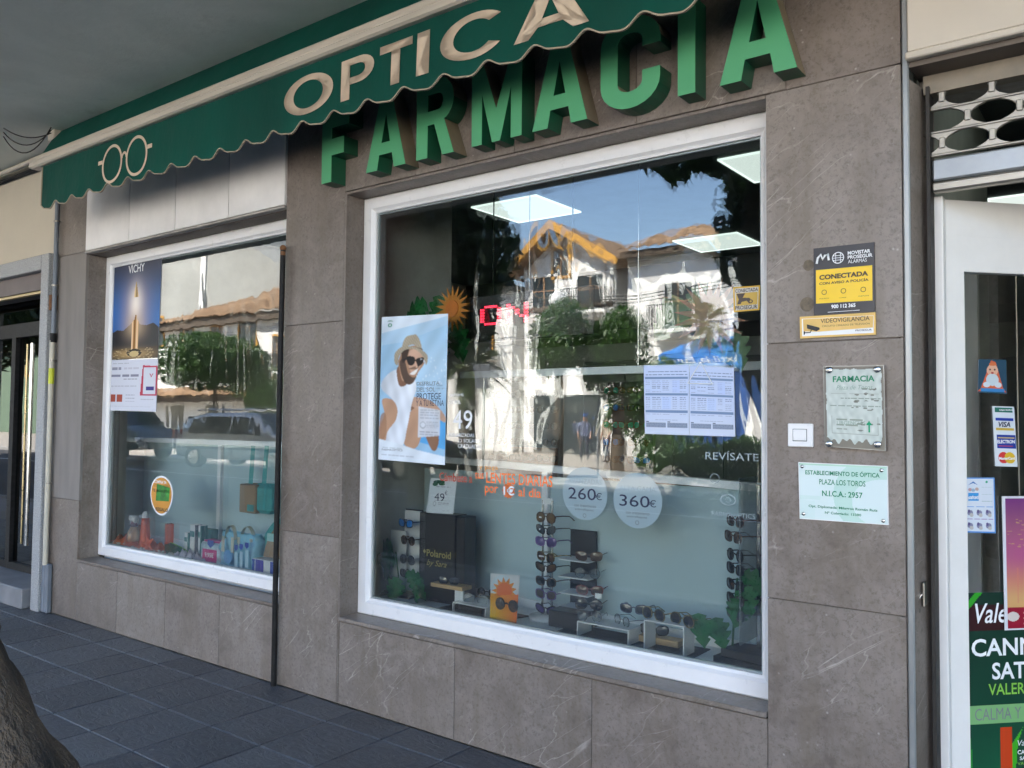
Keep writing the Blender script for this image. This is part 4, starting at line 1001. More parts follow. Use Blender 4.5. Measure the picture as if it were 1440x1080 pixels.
q = MB(); q.box((a.x-.12, .22, .5165), (b.x+.30, .42, .5205), .001); q.build('cloth', black_matt, None, label='black cloth spread on the white shelf at right of centre', cat='cloth')
q = MB(); q.box((a.x-.20, .30, .522), (a.x-.02, .40, .60), .004); vb = q.build('black_box', black_gloss, None, label='low black box with pale word on it right of the sun card', cat='box')
T('Vulu', 781, 792, 879, 884, .297, grey_ink, vb, shear=.3)
put_specs((a.x+.05, .27, z+.02), 'left pair of thin wire glasses on the white bridge riser', 'clear', blk, 'round', rz=R(20), temples=True, thin=True, s=.9)
put_specs((b.x-.07, .30, z+.02), 'right pair of black wire glasses on the white bridge riser', 'clear', blk, 'round', rz=R(-25), temples=True, thin=True, s=.9)
p = at(927, 882, .35); q = MB(); q.box((p.x-.10, .33, .522), (p.x+.10, .40, .55), .003); q.build('wood_block', wood_light, None, label='light wood block at right between the white risers', cat='wood block')
put_specs((p.x-.03, .36, .575), 'dark framed glasses on the light wood block at right', 'grey', blk, 'way', rz=R(10), temples=False)
a, b, z = bench('riser', 'upright white riser with two pairs of sunglasses near the right leaves', 905, 962, 871, .23, .33, 0)
put_specs((a.x+.03, .26, z+.022), 'large dark sunglasses, left pair on the upright white riser', 'black', gold, 'avi', rz=R(-18)); put_specs((b.x-.02, .25, z+.02), 'large dark sunglasses, right pair on the upright white riser', 'black', gold, 'avi', rz=R(-18))
put_specs((a.x-.11, .34, z+.01), 'navy sunglasses set back left of the upright white riser', 'black', navy, 'way', rz=R(10), s=.95)
q = MB(); q.prism([(at(604, 862, .2).x, .20), (at(690, 884, .2).x, .20), (at(740, 865, .38).x, .42), (at(640, 840, .38).x, .42)], .5165, .5205, 'z'); q.build('cloth', black_matt, None, label='black cloth spread under the riser and sun card at left', cat='cloth')
# sun card
sc_ = thing('sun_card', 'orange arched card printed with a sun, dark sunglasses on its front', 'display card', (*at(709, 880, .21).xy, .52))
cv = Canvas(90, 150, (.62, .68, .70))
cv.a[:] = (.85, .42, .03); cv.a[:] = np.array((.85, .52, .03))*(1-cv.Y[..., None])+np.array((.80, .22, .02))*cv.Y[..., None]
cv.rect(0, .60, 1, 1, (.62, .70, .74))
sunp = [];
for k in range(26):
    a_ = PI*2*k/26; r1 = 1.0 if k % 2 else .62; sunp.append((.5+.46*r1*math.cos(a_), .66+.29*r1*math.sin(a_)))
cv.poly(sunp, (.80, .26, .02)); cv.ell(.5, .66, .27, .17, (.78, .15, .02)); cv.poly([(0, 0), (1, 0), (1, .62), (0, .54)], lambda X, Y: np.stack([.80+0*X, .16+.40*(1-X)*(1-Y), .015+0*X], -1)); cv.lines(.4, .65, .08, .012, (.9, .8, .3), 2, 3)
pts = card_pts((690, 806), (731, 809), (726, 880), (689, 876), .21)
a, b = pts[0], pts[1]; zt = pts[3].z
H_ = zt-a.z; Wd = b.x-a.x
q = MB(); 
# arched outline cut: build the sheet and keep the quads inside the arch
so_ = sheet(cv, pts, 'card', sc_, PRINT_MATT)
bm = bmesh.new(); bm.from_mesh(so_.data); off = root_loc(sc_)
dl = [f for f in bm.faces if (lambda c: (c.z+off.z) > zt-Wd/2 and ((c.x+off.x-(a.x+b.x)/2)**2+(c.z+off.z-(zt-Wd/2))**2) > (Wd/2)**2)(f.calc_center_median()) ]
bmesh.ops.delete(bm, geom=dl, context='FACES'); bm.to_mesh(so_.data); bm.free()
p = at(711, 851, .19); put_specs((p.x, .195, p.z), 'round black sunglasses worn by the orange sun card', 'black', blk, 'round', rz=R(-4), temples=False, s=1.12)

# ---------------------------------------------------------------- leaves
def monstera(size=1.0, notch=4, bend=.25, holes=True):
    """pointed heart-shaped leaf, deeply cut edge, lying in x (width) and z (down the blade)"""
    L = []
    n = notch*3
    for s in (1, -1):
        pts = []
        for i in range(n+1):
            t = i/n; z = -t; w = .42*math.sin(PI*min(1, t*.92+.10))**.75*(1-.25*t)
            ph = (i % 3); cut = 1.0 if ph == 0 else (.92 if ph == 1 else .55)
            pts.append((s*w*cut if 0 < i < n else 0, z+.06*math.sin(t*PI)*(1 if ph < 2 else 0)))
        L.append(pts)
    q = MB(); vs = []; 
    for s, pts in zip((1, -1), L):
        o = len(vs); base = []
        for (x, z) in pts:
            vs.append((0, bend*(-z)**2*.5, z)); vs.append((x, bend*(z*z)*.5+.35*x*x, z))
        m = len(pts)
        fs = [(o+2*i, o+2*i+1, o+2*i+3, o+2*i+2) if s > 0 else (o+2*i, o+2*i+2, o+2*i+3, o+2*i+1) for i in range(m-1)]
        q.f += fs; q.smooth += [True]*len(fs)
    q.v = [(x*size, y*size, z*size) for x, y, z in vs]; return q
def leaf_at(p, size, rot, parent, m=None):
    q = monstera(size); E = Matrix.Rotation(R(rot[2]), 3, 'Z') @ Matrix.Rotation(R(rot[1]), 3, 'Y') @ Matrix.Rotation(R(rot[0]), 3, 'X')
    q.v = [tuple(E @ Vector(v)+Vector(p)) for v in q.v]; return q.build('leaf', m or PLASTIC_LEAF, parent)
lp = thing('artificial_plant', 'green artificial monstera leaves at lower left of the right window', 'plant', (*at(560, 840, .36).xy, .517))
for px, py, Y, s, r_ in ((552, 768, .33, .16, (5, 70, 0)), (556, 790, .33, .15, (-10, 95, 10)), (560, 812, .30, .16, (0, 20, 20)), (578, 812, .28, .15, (10, -30, 0)), (585, 822, .27, .12, (0, 10, -20)), (548, 800, .35, .13, (0, 60, 0)), (570, 806, .31, .13, (20, -60, 0))):
    p = at(px, py, Y); leaf_at((p.x, Y, p.z), s, r_, lp)
q = MB(); p = at(562, 838, .34); q.tube([(p.x, .34, .53), (p.x-.01, .34, .62), (p.x-.03, .335, .76)], .004, 6); q.build('stem', PLASTIC_LEAF, lp)
q = MB(); q.box((p.x-.12, .31, .517), (p.x+.10, .37, .53), .003); q.build('foot', black_gloss, lp)
rp = thing('artificial_plant', 'large green artificial palm and monstera leaves at lower right of the right window', 'plant', (*at(1020, 900, .3).xy, .522))
for px, py, Y, s, r_ in ((1043, 805, .27, .15, (10, -50, 0)), (1048, 822, .27, .14, (0, -5, 0)), (1036, 842, .27, .13, (10, 10, 0)), (982, 862, .25, .15, (0, -8, 0)), (1006, 868, .25, .14, (0, -14, 10)), (1044, 848, .30, .12, (0, 20, 0))):
    p = at(px, py, Y); leaf_at((p.x, Y, p.z), s, r_, rp)
q = MB(); p = at(1030, 870, .32); q.tube([(p.x, .32, .58), (p.x+.01, .32, .75), (p.x+.03, .30, .86)], .005, 6); q.build('stem', PLASTIC_LEAF, rp)

# sun and leaf cut-outs hanging higher up
def sun_cut(px, py, Y, r, label, m):
    o = thing_at('sun_cutout', label, 'decoration', at(px, py, Y), group=None); c = at(px, py, Y)
    q = MB(); n = 18; vs = [(c.x, Y, c.z)]+[(c.x+(r if k % 2 else r*.48)*math.cos(PI*k/n), Y, c.z+(r if k % 2 else r*.52)*math.sin(PI*k/n)) for k in range(2*n)]
    q.add(vs, [(0, 1+k, 1+(k+1) % (2*n)) for k in range(2*n)]); q.add([(x, y+.003, z) for x, y, z in vs], [(0, 1+(k+1) % (2*n), 1+k) for k in range(2*n)]); q.build('rays', m, o)
    q = MB(); q.tube([(c.x, Y-.001, c.z), (c.x, Y-.005, c.z)], r*.36, 20); q.build('disc', mat('orange card', (.75, .20, .02), .5) if px < 800 else m, o); return o
sun_cut(636, 434, .30, .125, 'orange card sun hanging above the hat poster', mat('yellow orange card', (.62, .22, .02), .5))
sun_cut(998, 445, .30, .17, 'dusty pink card sun hanging at the right of the window', mat('pale orange card', (.30, .15, .10), .5))
hl = thing_at('leaf_cluster', 'green cut-out leaves beside the orange card sun above the poster', 'decoration', at(610, 440, .32))
for px, py, s, r_ in ((618, 415, .22, (0, 10, 0)), (600, 425, .22, (0, 60, 0)), (640, 455, .22, (0, -10, 0)), (625, 470, .18, (0, 20, 0))):
    p = at(px, py, .33); leaf_at((p.x, .33, p.z), s, r_, hl)
hr = thing_at('leaf_cluster', 'pale cut-out leaves beside the dusty pink card sun at right', 'decoration', at(1000, 470, .32))
for px, py, s, r_ in ((960, 420, .24, (0, 40, 0)), (985, 400, .20, (0, 5, 0)), (1005, 460, .18, (0, -20, 0)), (1030, 465, .18, (0, -10, 0))):
    p = at(px, py, .33); leaf_at((p.x, .33, p.z), s, r_, hr, mat('pale green card leaf', (.10, .18, .08), .5))

# red dot-matrix sign
lm_ = thing_at('led_sign', 'black dot matrix sign with glowing red letters high in the right window', 'sign', at(690, 460, .60))
a, b = at(669, 422, .60), at(800, 480, .60); zt, zb = a.z, at(669, 476, .60).z
q = MB(); q.box((a.x-.05, .60, zb-.02), (b.x+.15, .66, zt+.02), .005); q.build('housing', black_gloss, lm_)
dots = {'O': ['01110','10001','10001','10001','10001','10001','01110'], 'N': ['10001','11001','10101','10101','10011','10001','10001'], 'U': ['10001','10001','10001','10001','10001','10001','01110']}
q = MB(); pit = (zt-zb)/9.0; x = at(676, 440, .6).x
for ch in 'ON':
    for r_, row in enumerate(dots[ch]):
        for c_, v_ in enumerate(row):
            if v_ == '1':
                for dx in (0, .5):
                    xx = x+(c_+dx)*pit*1.25; zz = zt-(r_+1)*pit*.66-.035; q.box((xx, .596, zz), (xx+pit*.44, .599, zz+pit*.42))
    x += pit*7.6
q.build('light_dots', led_red, lm_)
q = MB()
for px in (a.x+.1, b.x): q.tube([(px, .63, zt+.02), (px, .63, 3.09)], .004, 6)
q.build('hanger', black_metal, lm_)

# racks of spectacles on the inner wall
for name, lab, cols, x0, x1, y0, y1, Y in (('spectacle_wall', 'grey wall rack with rows of spectacles seen through the right window', 5, 692, 786, 530, 640, 1.9), ('spectacle_wall', 'dark wall rack with rows of sunglasses seen behind the notice sheets', 3, 852, 916, 545, 660, 1.9)):
    a, b = at(x0, y0-8, Y), at(x1, y1, Y); o = thing(name, lab, 'display rack', (a.x, Y, 0))
    q = MB(); q.box((a.x, Y+.02, 0), (b.x, Y+.06, a.z), .004); q.build('panel', mat('grey rack panel', (.14, .15, .15), .5) if cols == 5 else mat('dark rack panel', (.04, .04, .045), .4), o)
    if cols == 5:
        q = MB(); q.box((a.x+.25*(b.x-a.x), Y-.01, .9), (b.x-.02, Y+.018, 1.30), .004); q.build('wood_panel', wood_brown, o)
    rows = 6; zs = [a.z-.06-i*.115 for i in range(rows)]
    for i, z in enumerate(zs):
        for j in range(cols):
            xx = a.x+(j+.5)*(b.x-a.x)/cols
            le = random.choice(['clear', 'clear', 'brown', 'black']) if cols == 5 else random.choice(['black', 'brown', 'green', 'blue'])
            put_specs((xx, Y-.03, z), (f'spectacles on the {"grey" if cols == 5 else "dark"} inner wall rack, {["top", "second", "third", "fourth", "fifth", "bottom"][i]} row, {"first second third fourth fifth".split()[j]} from left'), le, random.choice([blk, tort]), random.choice(['way', 'round']), group='spectacles on the inner wall racks', temples=False, thin=cols == 5)

# ================================================================== ON THE GLASS OF THE RIGHT WINDOW
YG = .185       # just inside the inner pane
YO = .144       # outer face of the outer pane
# hat man poster
YP = .1435
po = thing_at('poster', 'tall pale blue poster of a smiling man in straw hat and sunglasses', 'poster', at(533, 645, YP))
cv = Canvas(150, 300, (.30, .50, .68))
cv.grad((.30, .50, .68), (.34, .55, .74)); cv.glow(.9, .62, .5, .2, (.55, .72, .85), .6)
cv.poly([(0, 1), (1, 1), (1, .985), (0, .885)], (.66, .74, .82)); cv.poly([(0, .885), (1, .985), (1, .93), (.35, .82), (0, .80)], (.42, .60, .76))
skin_c = (.50, .29, .18); skin_d = (.24, .12, .07)
cv.poly([(.62, .26), (1, .30), (1, .10), (.62, .14)], (.10, .38, .72))
# far arm and thigh
cv.poly([(.46, .36), (.62, .33), (.66, .24), (.80, .10), (.88, .10), (.90, .20), (.72, .34), (.60, .42)], skin_d, True)
cv.poly([(.36, .26), (.60, .38), (.66, .22), (.58, .10), (.40, .12)], skin_c, True)
cv.poly([(.50, .44), (.78, .42), (.98, .33), (.98, .28), (.78, .34), (.50, .38)], (.52, .32, .22), True)
# white t-shirt
def sh(X, Y): 
    s_ = .55+.30*np.clip(1.2-np.abs(X-.38)*3, 0, 1)-.10*np.sin(X*40+Y*22)*.5
    return np.stack([s_*.93, s_*.98, s_*1.06], -1)
cv.poly([(.02, .50), (.08, .58), (.26, .63), (.40, .58), (.52, .58), (.56, .50), (.50, .40), (.44, .24), (.36, .10), (.10, .12), (.12, .26), (.24, .34), (.20, .42)], sh, True)
cv.poly([(.26, .64), (.30, .52), (.42, .53), (.44, .60), (.40, .66)], skin_d, True); cv.poly([(.30, .66), (.34, .56), (.40, .56), (.44, .64)], skin_c, True)
cv.poly([(.04, .42), (.20, .42), (.28, .36), (.26, .28), (.14, .20), (.10, .12), (.01, .14), (.02, .24), (.08, .32)], skin_c, True); cv.poly([(.02, .30), (.10, .32), (.12, .20), (.06, .13), (.0, .14)], (.36, .19, .11), True, .8)
# head
cv.poly([(.30, .72), (.28, .66), (.34, .58), (.40, .545), (.50, .55), (.60, .62), (.68, .68), (.66, .74), (.56, .79), (.38, .78)], (.40, .22, .13), True)
cv.poly([(.44, .75), (.44, .66), (.50, .60), (.60, .64), (.66, .69), (.64, .745), (.54, .77)], (.58, .36, .25), True)
cv.poly([(.30, .68), (.33, .60), (.40, .535), (.50, .535), (.58, .60), (.52, .575), (.44, .60), (.40, .66), (.36, .71)], (.09, .055, .04), True)
cv.poly([(.46, .60), (.53, .595), (.58, .635), (.52, .62)], (.82, .78, .74), True); cv.poly([(.44, .635), (.55, .63), (.60, .655), (.52, .65)], (.10, .06, .045), True, .8)
cv.poly([(.33, .78), (.34, .68), (.40, .70), (.44, .78)], (.05, .03, .02), True)
cv.poly([(.41, .715), (.42, .675), (.47, .655), (.53, .675), (.53, .71), (.47, .722)], (.015, .012, .012), True); cv.poly([(.55, .70), (.56, .66), (.61, .655), (.66, .68), (.665, .71), (.60, .71)], (.015, .012, .012), True)
cv.poly([(.52, .70), (.56, .695), (.56, .685), (.52, .69)], (.02, .02, .02)); cv.poly([(.34, .70), (.42, .712), (.42, .70), (.35, .69)], (.02, .02, .02))
cv.poly([(.535, .685), (.56, .67), (.575, .645), (.55, .645)], (.62, .40, .28), True)
# hat
def straw(X, Y): 
    s_ = .75+.18*np.sin(X*170+Y*60)*np.sin(Y*210-X*30); return np.stack([.50*s_, .42*s_, .30*s_], -1)
cv.poly([(.34, .78), (.38, .85), (.50, .868), (.56, .86), (.62, .80), (.62, .755), (.50, .80)], straw, True)
cv.poly([(.36, .79), (.62, .775), (.62, .75), (.50, .785), (.35, .765)], (.16, .12, .085), True)
cv.poly([(.22, .68), (.22, .74), (.32, .785), (.46, .79), (.62, .765), (.72, .72), (.70, .66), (.66, .71), (.54, .765), (.38, .765), (.29, .72), (.27, .66)], straw, True)
cv.lines(.60, .95, .52, .008, (.25, .32, .42), 2, 11); cv.lines(.60, .98, .50, .008, (.25, .32, .42), 3, 12)
cv.poly([(.60, .38), (.92, .36), (.92, .19), (.60, .17)], (.62, .64, .68), al=.93)
for k in range(4): cv.lines(.63, .90, .355-.018*k, .006, (.30, .32, .36), 4, 20+k)
cv.ell(.67, .255, .045, .024, (.35, .37, .40)); cv.ell(.67, .257, .035, .017, (.62, .64, .68))
for k in range(4): cv.lines(.72, .90, .275-.012*k, .005, (.35, .37, .40), 3, 30+k)
cv.lines(.63, .90, .205, .007, (.2, .2, .25), 4, 41); cv.lines(.63, .90, .19, .006, (.3, .3, .35), 4, 42)
cv.poly([(0, .145), (.3, .12), (.6, .085), (1, .055), (1, 0), (0, 0)], (.72, .78, .84)); cv.lines(.06, .36, .082, .009, (.45, .50, .52), 3, 50); cv.lines(.05, .55, .035, .006, (.40, .43, .48), 6, 51)
cv.ell(.135, .940, .032, .015, (.01, .22, .14)); cv.ell(.135, .940, .015, .0075, (.75, .80, .84))
cv.poly([(.085, .963), (.11, .972), (.16, .972), (.185, .963), (.16, .966), (.11, .966)], (.01, .22, .14))
for k in range(40): cv.ell(rng.uniform(.55, .98), rng.uniform(.44, .72), rng.uniform(.003, .012), rng.uniform(.002, .010), (.80, .86, .92), .7)  # pale flecks: sparkle of the palm's reflection, painted into the print
for _ in range(2):
    A2 = np.pad(cv.a, ((1, 1), (1, 1), (0, 0)), 'edge'); cv.a = (A2[:-2, 1:-1]+A2[2:, 1:-1]+A2[1:-1, :-2]+A2[1:-1, 2:]+2*A2[1:-1, 1:-1])/6
cv.a *= (1+.07*np.sin(cv.X*9+cv.Y*5)+.05*np.sin(cv.X*23-cv.Y*31))[..., None]
pts = card_pts((537, 446), (630, 441), (625.5, 654), (532, 646), YP); sheet(cv, pts, 'printed_sheet', po, curl=.0008)
for s_, xl, xr, yt, yb in (('DISFRUTA', 586, 618, 537, 542), ('DEL SOL', 586, 612, 545, 551), ('PROTEGE', 586, 620, 553, 562), ('Y A TU RETINA', 585, 624, 563, 571)):
    T(s_, xl, xr, yt, yb, YP-.0015, grey_ink if yt < 550 else navy_ink, po)
T('FARMAÓPTICS', 537, 566, 630, 633.5, YP-.0015, grey_ink, po)

# two notice sheets
nl = [('left', (905, 514), (969, 513), (969, 612), (907, 610)), ('right', (969.5, 514), (1032, 517), (1034, 614), (969.5, 612))]
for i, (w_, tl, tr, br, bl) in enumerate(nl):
    o = thing_at('notice_sheet', f'{w_} of two white printed timetable sheets, blue reflection painted in, taped side by side on the glass', 'notice', at(*bl, YP), group='two printed timetable sheets on the glass')
    cv = Canvas(110, 160, (.52, .60, .80)); cv.glow(.5, 0, 2, .4, (.62, .66, .76), .8)  # white paper; the mirrored awning's blue is mixed into the sheet colour
    cv.lines(.1, .95, .90, .012, (.12, .16, .26), 9, i); cv.lines(.05, .98, .855, .015, (.10, .13, .22), 8, 3+i)
    for yy, hh in ((.80, .03), (.56, .035), (.31, .04)): cv.rect(.03, yy, .97, yy+hh, (.18, .26, .42))
    for blk_ in ((.60, .78, 7), (.36, .54, 7), (.27, .30, 1)):
        for k in range(blk_[2]):
            yy = blk_[0]+(blk_[1]-blk_[0])*(k+.5)/blk_[2]
            for x0, x1 in ((.04, .14), (.18, .38), (.42, .56), (.64, .74), (.80, .94)):
                if random.random() < .9: cv.lines(x0, x1, yy, .008, (.16, .20, .32), 2, k*7+i)
    cv.rect(.40, .36, .60, .54, (.46, .58, .86), .5); cv.rect(.64, .60, .80, .78, (.44, .55, .84), .5)
    cv.lines(.25, .75, .205, .008, (.2, .24, .34), 7, 9)
    cv.rect(.04, .10, .48, .17, (.20, .24, .32)); cv.rect(.52, .10, .96, .17, (.20, .24, .32))
    for k in range(4): cv.lines(.05, .47, .107+k*.016, .006, (.38, .43, .55), 6, k); cv.lines(.53, .95, .107+k*.016, .006, (.38, .43, .55), 6, k+5)
    cv.rect(.04, .175, .10, .185, (.08, .1, .15)); cv.rect(.52, .175, .58, .185, (.08, .1, .15))
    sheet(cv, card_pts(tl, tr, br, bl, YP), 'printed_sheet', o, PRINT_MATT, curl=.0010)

# vinyl lettering
YV_ = .1474
def vinyl(label, items, p, Y=YV_, name='window_lettering', **k):
    o = thing_at(name, label, 'lettering', at(*p, Y))
    for it in items:
        s_, xl, xr, yt, yb, m = it[:6]; kw = it[6] if len(it) > 6 else {}
        T(s_, xl, xr, yt, yb, Y, m, o, **kw)
    return o
vl = vinyl('orange window lettering tus LENTES DIARIAS por 1€ al día', [('tus', 668, 680, 663, 673, orange_ink, {'bold': .01}), ('LENTES DIARIAS', 684, 777, 664, 679, orange_ink, {'bold': .012}), ('por', 682, 700, 683, 697, orange_ink, {'bold': .012}),
    ('al día', 729, 761, 685, 698, orange_ink, {'bold': .012}), ('Cámbiate a', 618, 664, 664, 676, mat('faded red lettering', (.45, .06, .03), .5), {'bold': .01}), ('y paga', 674, 700, 655, 661, mat('amber lettering', (.75, .30, .03), .5), {})], (668, 675))
q = MB(); c = at(715, 690, YV_); n = 13
q.add([(c.x, YV_+.001, c.z)]+[(c.x+(.040 if k % 2 else .034)*math.cos(2*PI*k/n/2), YV_+.001, c.z+(.038 if k % 2 else .033)*math.sin(2*PI*k/n/2)) for k in range(2*n)], [(0, 1+k, 1+(k+1) % (2*n)) for k in range(2*n)]); q.build('orange_splash', orange_ink, vl)
T('1€', 708, 723, 683, 696, YV_-.001, white_ink, vl, bold=.03)
vinyl('white window lettering about polarised sunglasses with a large 49', [('QUÍTAME', 632, 652, 553, 558, white_ink), ('DE SOL', 632, 648, 563, 568, white_ink), ('49', 637, 664, 577, 603, white_ink), ('POLARIZADAS', 632, 667, 609, 614, white_ink), ('O SOLARES', 645, 677, 617, 622, white_ink), ('GRADUADAS', 644, 677, 624, 630, white_ink)], (632, 640))
vinyl('white window lettering REVÍSATE at the right edge of the glass', [('REVÍSATE', 992, 1067, 633, 646, mat('faint white lettering', (.34, .41, .43), .5))], (992, 646))
vl = vinyl('pale window lettering FARMAÓPTICS with an eye emblem above', [('FARMAÓPTICS', 1001, 1062, 717, 725, mat('faint white lettering', (.34, .41, .43), .5))], (1001, 724))
def ringt(px, py, Y, r, t, m, parent, sx=1.0, name='ring'):
    c = at(px, py, Y); q = MB(); n = 32
    vs = [p for k in range(n) for p in ((c.x+r*sx*math.cos(2*PI*k/n), Y, c.z+r*math.sin(2*PI*k/n)), (c.x+(r-t)*sx*math.cos(2*PI*k/n), Y, c.z+(r-t)*math.sin(2*PI*k/n)))]
    q.add(vs, [(2*k, 2*((k+1) % n), 2*((k+1) % n)+1, 2*k+1) for k in range(n)]); return q.build(name, m, parent)
fw_ = mat('faint white lettering', (.34, .41, .43), .5); ringt(1024, 703, YV_, .022, .003, fw_, vl, 1.5, 'eye_outline'); ringt(1024, 703, YV_, .011, .002, fw_, vl, 1, 'eye_iris'); ringt(1005, 673, YV_, .02, .002, fw_, vl, 1, 'drop_emblem')
vt = thing_at('window_lettering', 'white triangle of small lettering on the notice sheets', 'lettering', at(985, 535, YP-.004))
q = MB(); a, b, c = at(967, 539, YP-.004), at(1002, 540, YP-.004), at(985, 509, YP-.004); q.add([a, b, c, (a+b+c)/3], [(0, 1, 3), (1, 2, 3), (2, 0, 3)]); 
q = MB(); 
for p0, p1 in ((a, b), (b, c), (c, a)): q.tube([p0, p1], .0022, 4)
q.build('outline', white_ink, vt)
def disc(px, py, rpx, label, big, l1, l2):
    o = thing_at('price_disc', label, 'sticker', at(px, py, YV_)); c = at(px, py, YV_); r = (at(px+rpx, py, YV_)-c).x
    q = MB(); n = 48; q.add([(c.x, YV_+.001, c.z)]+[(c.x+r*math.cos(2*PI*k/n), YV_+.001, c.z+r*math.sin(2*PI*k/n)*1.0) for k in range(n)], [(0, 1+k, 1+(k+1) % n) for k in range(n)]); q.build('disc', frost_disc, o)
    T(big, px-.71*rpx, px+.50*rpx, py-9, py+7, YV_-.001, navy_ink, o); T('€', px+.48*rpx, px+.76*rpx, py-1, py+9, YV_-.001, navy_ink, o)
    T(l1, px-.72*rpx, px+.75*rpx, py-22, py-15, YV_-.001, mat('pale grey lettering', (.34, .45, .50), .5), o); T('con tratamiento', px-.45*rpx, px+.5*rpx, py+14, py+18, YV_-.001, grey_ink, o); T('antirreflejante', px-.42*rpx, px+.4*rpx, py+20, py+24, YV_-.001, grey_ink, o)
    ringt(px, py+31, YV_, .009, .002, grey_ink, o, 1, 'emblem')
disc(822, 694, 32, 'round frosted sticker reading 260€, left of two', '260', 'AVANZADAS', '')
disc(896, 704, 35, 'round frosted sticker reading 360€, right of two', '360', 'ALTA GAMA', '')
# alarm sticker on the glass
as_ = thing_at('alarm_sticker', 'square yellow and white CONECTADA alarm sticker on the glass at upper right', 'sticker', at(1032, 440, YP))
cv = Canvas(70, 66, (.62, .60, .55)); cv.rect(0, 0, 1, .06, (.65, .40, .05)); cv.rect(0, .94, 1, 1, (.65, .40, .05)); cv.rect(0, 0, .06, 1, (.65, .40, .05)); cv.rect(.94, 0, 1, 1, (.65, .40, .05))
cv.rect(.10, .25, .92, .74, (.62, .42, .10)); cv.poly([(.12, .72), (.45, .73), (.36, .55), (.62, .52), (.7, .40), (.6, .3), (.5, .42), (.3, .38), (.28, .30), (.14, .30), (.2, .5)], (.10, .08, .07)); cv.ell(.66, .38, .08, .08, (.10, .08, .07)); cv.ell(.66, .38, .04, .04, (.62, .42, .10))
sheet(cv, card_pts((1031, 404), (1069, 401), (1068, 436), (1032, 439), YP), 'printed_sheet', as_)
T('CONECTADA', 1034, 1066, 407, 412, YP-.001, brown_ink, as_, bold=.02); T('PROSEGUR', 1034, 1065, 430.5, 436, YP-.001, brown_ink, as_, bold=.02)

# ================================================================== LEFT WINDOW
YL = .1735
vp = thing_at('poster', 'dark blue VICHY poster with a glowing golden ampoule over mountains in the left window', 'poster', at(156, 505, YL))
cv = Canvas(110, 240, (.02, .06, .16)); cv.grad((.05, .16, .42), (.045, .045, .06)); cv.glow(.1, .45, .5, .25, (.03, .16, .48), .9); cv.glow(.95, .42, .4, .25, (.03, .16, .45), .8)
cv.glow(.5, .52, .26, .24, (.42, .33, .36), .9); cv.glow(.5, .55, .12, .18, (.95, .86, .78), 1.0)
cv.poly([(0, .27), (.12, .30), (.25, .29), (.38, .34), (.5, .39), (.62, .34), (.75, .33), (.88, .35), (1, .30), (1, 0), (0, 0)], (.022, .022, .026)); cv.glow(.5, .33, .20, .12, (.65, .45, .28), .75)
cv.poly([(0, .0), (1, 0), (1, .12), (0, .10)], (.03, .02, .015)); cv.glow(.45, .05, .4, .05, (.55, .36, .15), .9)
cv.poly([(.44, .37), (.49, .40), (.50, .44), (.53, .44), (.54, .40), (.58, .37), (.58, .05), (.44, .05)], lambda X, Y: np.stack([.55+.35*np.sin(X*60), .33+.28*np.sin(X*60), .14+.2*np.sin(X*60)], -1))
cv.poly([(.46, .62), (.47, .70), (.50, .79), (.53, .70), (.56, .62)], lambda X, Y: np.stack([.60+.3*np.sin(X*70), .42+.25*np.sin(X*70), .2+.15*np.sin(X*70)], -1)); cv.ell(.5, .06, .16, .04, (.03, .02, .01)); cv.ell(.5, .05, .1, .03, (.6, .45, .2))
for k in range(60): cv.ell(rng.uniform(.05, .95), rng.uniform(.0, .11), .02, .004, (.65, .48, .25), .6)
sheet(cv, card_pts((160.5, 370), (228, 360), (222, 503), (156, 506), YL), 'printed_sheet', vp)
T('VICHY', 181, 203, 374, 385, YL-.0015, white_ink, vp, bold=.01); T('LIFTACTIV', 184, 200, 371, 373, YL-.0015, white_ink, vp)
vf = thing_at('leaflet', 'white leaflet with a red box picture just below the VICHY poster', 'leaflet', at(154, 578, YL))
cv = Canvas(100, 110, (.66, .67, .74)); cv.lines(.05, .4, .92, .012, (.4, .4, .45), 3, 1); cv.lines(.04, .24, .80, .05, (.15, .15, .22), 1, 2); cv.lines(.30, .62, .81, .035, (.5, .48, .55), 2, 3)
cv.lines(.02, .62, .66, .045, (.08, .08, .16), 3, 4); cv.lines(.3, .6, .61, .02, (.2, .2, .25), 4, 5); cv.lines(.02, .58, .47, .02, (.4, .4, .45), 6, 6)
cv.rect(.02, .17, .14, .32, (.38, .08, .05)); cv.rect(.17, .17, .29, .32, (.38, .08, .05)); 
for k in range(3): cv.lines(.36, .56, .30-.06*k, .015, (.35, .35, .42), 4, 7+k)
cv.poly([(.66, .30), (1.0, .30), (1.0, .86), (.96, .86), (.70, .88), (.68, .60)], (.50, .04, .08)); cv.rect(.72, .33, .97, .84, (.66, .67, .74)); cv.rect(.78, .40, .94, .47, (.05, .04, .22)); cv.poly([(.84, .72), (.88, .64), (.92, .72), (.90, .72), (.88, .67), (.86, .72)], (.5, .03, .08)); cv.lines(.68, .95, .22, .015, (.4, .4, .45), 4, 12)
cv.lines(.03, .9, .08, .008, (.5, .5, .55), 12, 13)
sheet(cv, card_pts((156, 506.5), (222, 504), (219.5, 579), (152.5, 577), YL), 'printed_sheet', vf, PRINT_MATT)
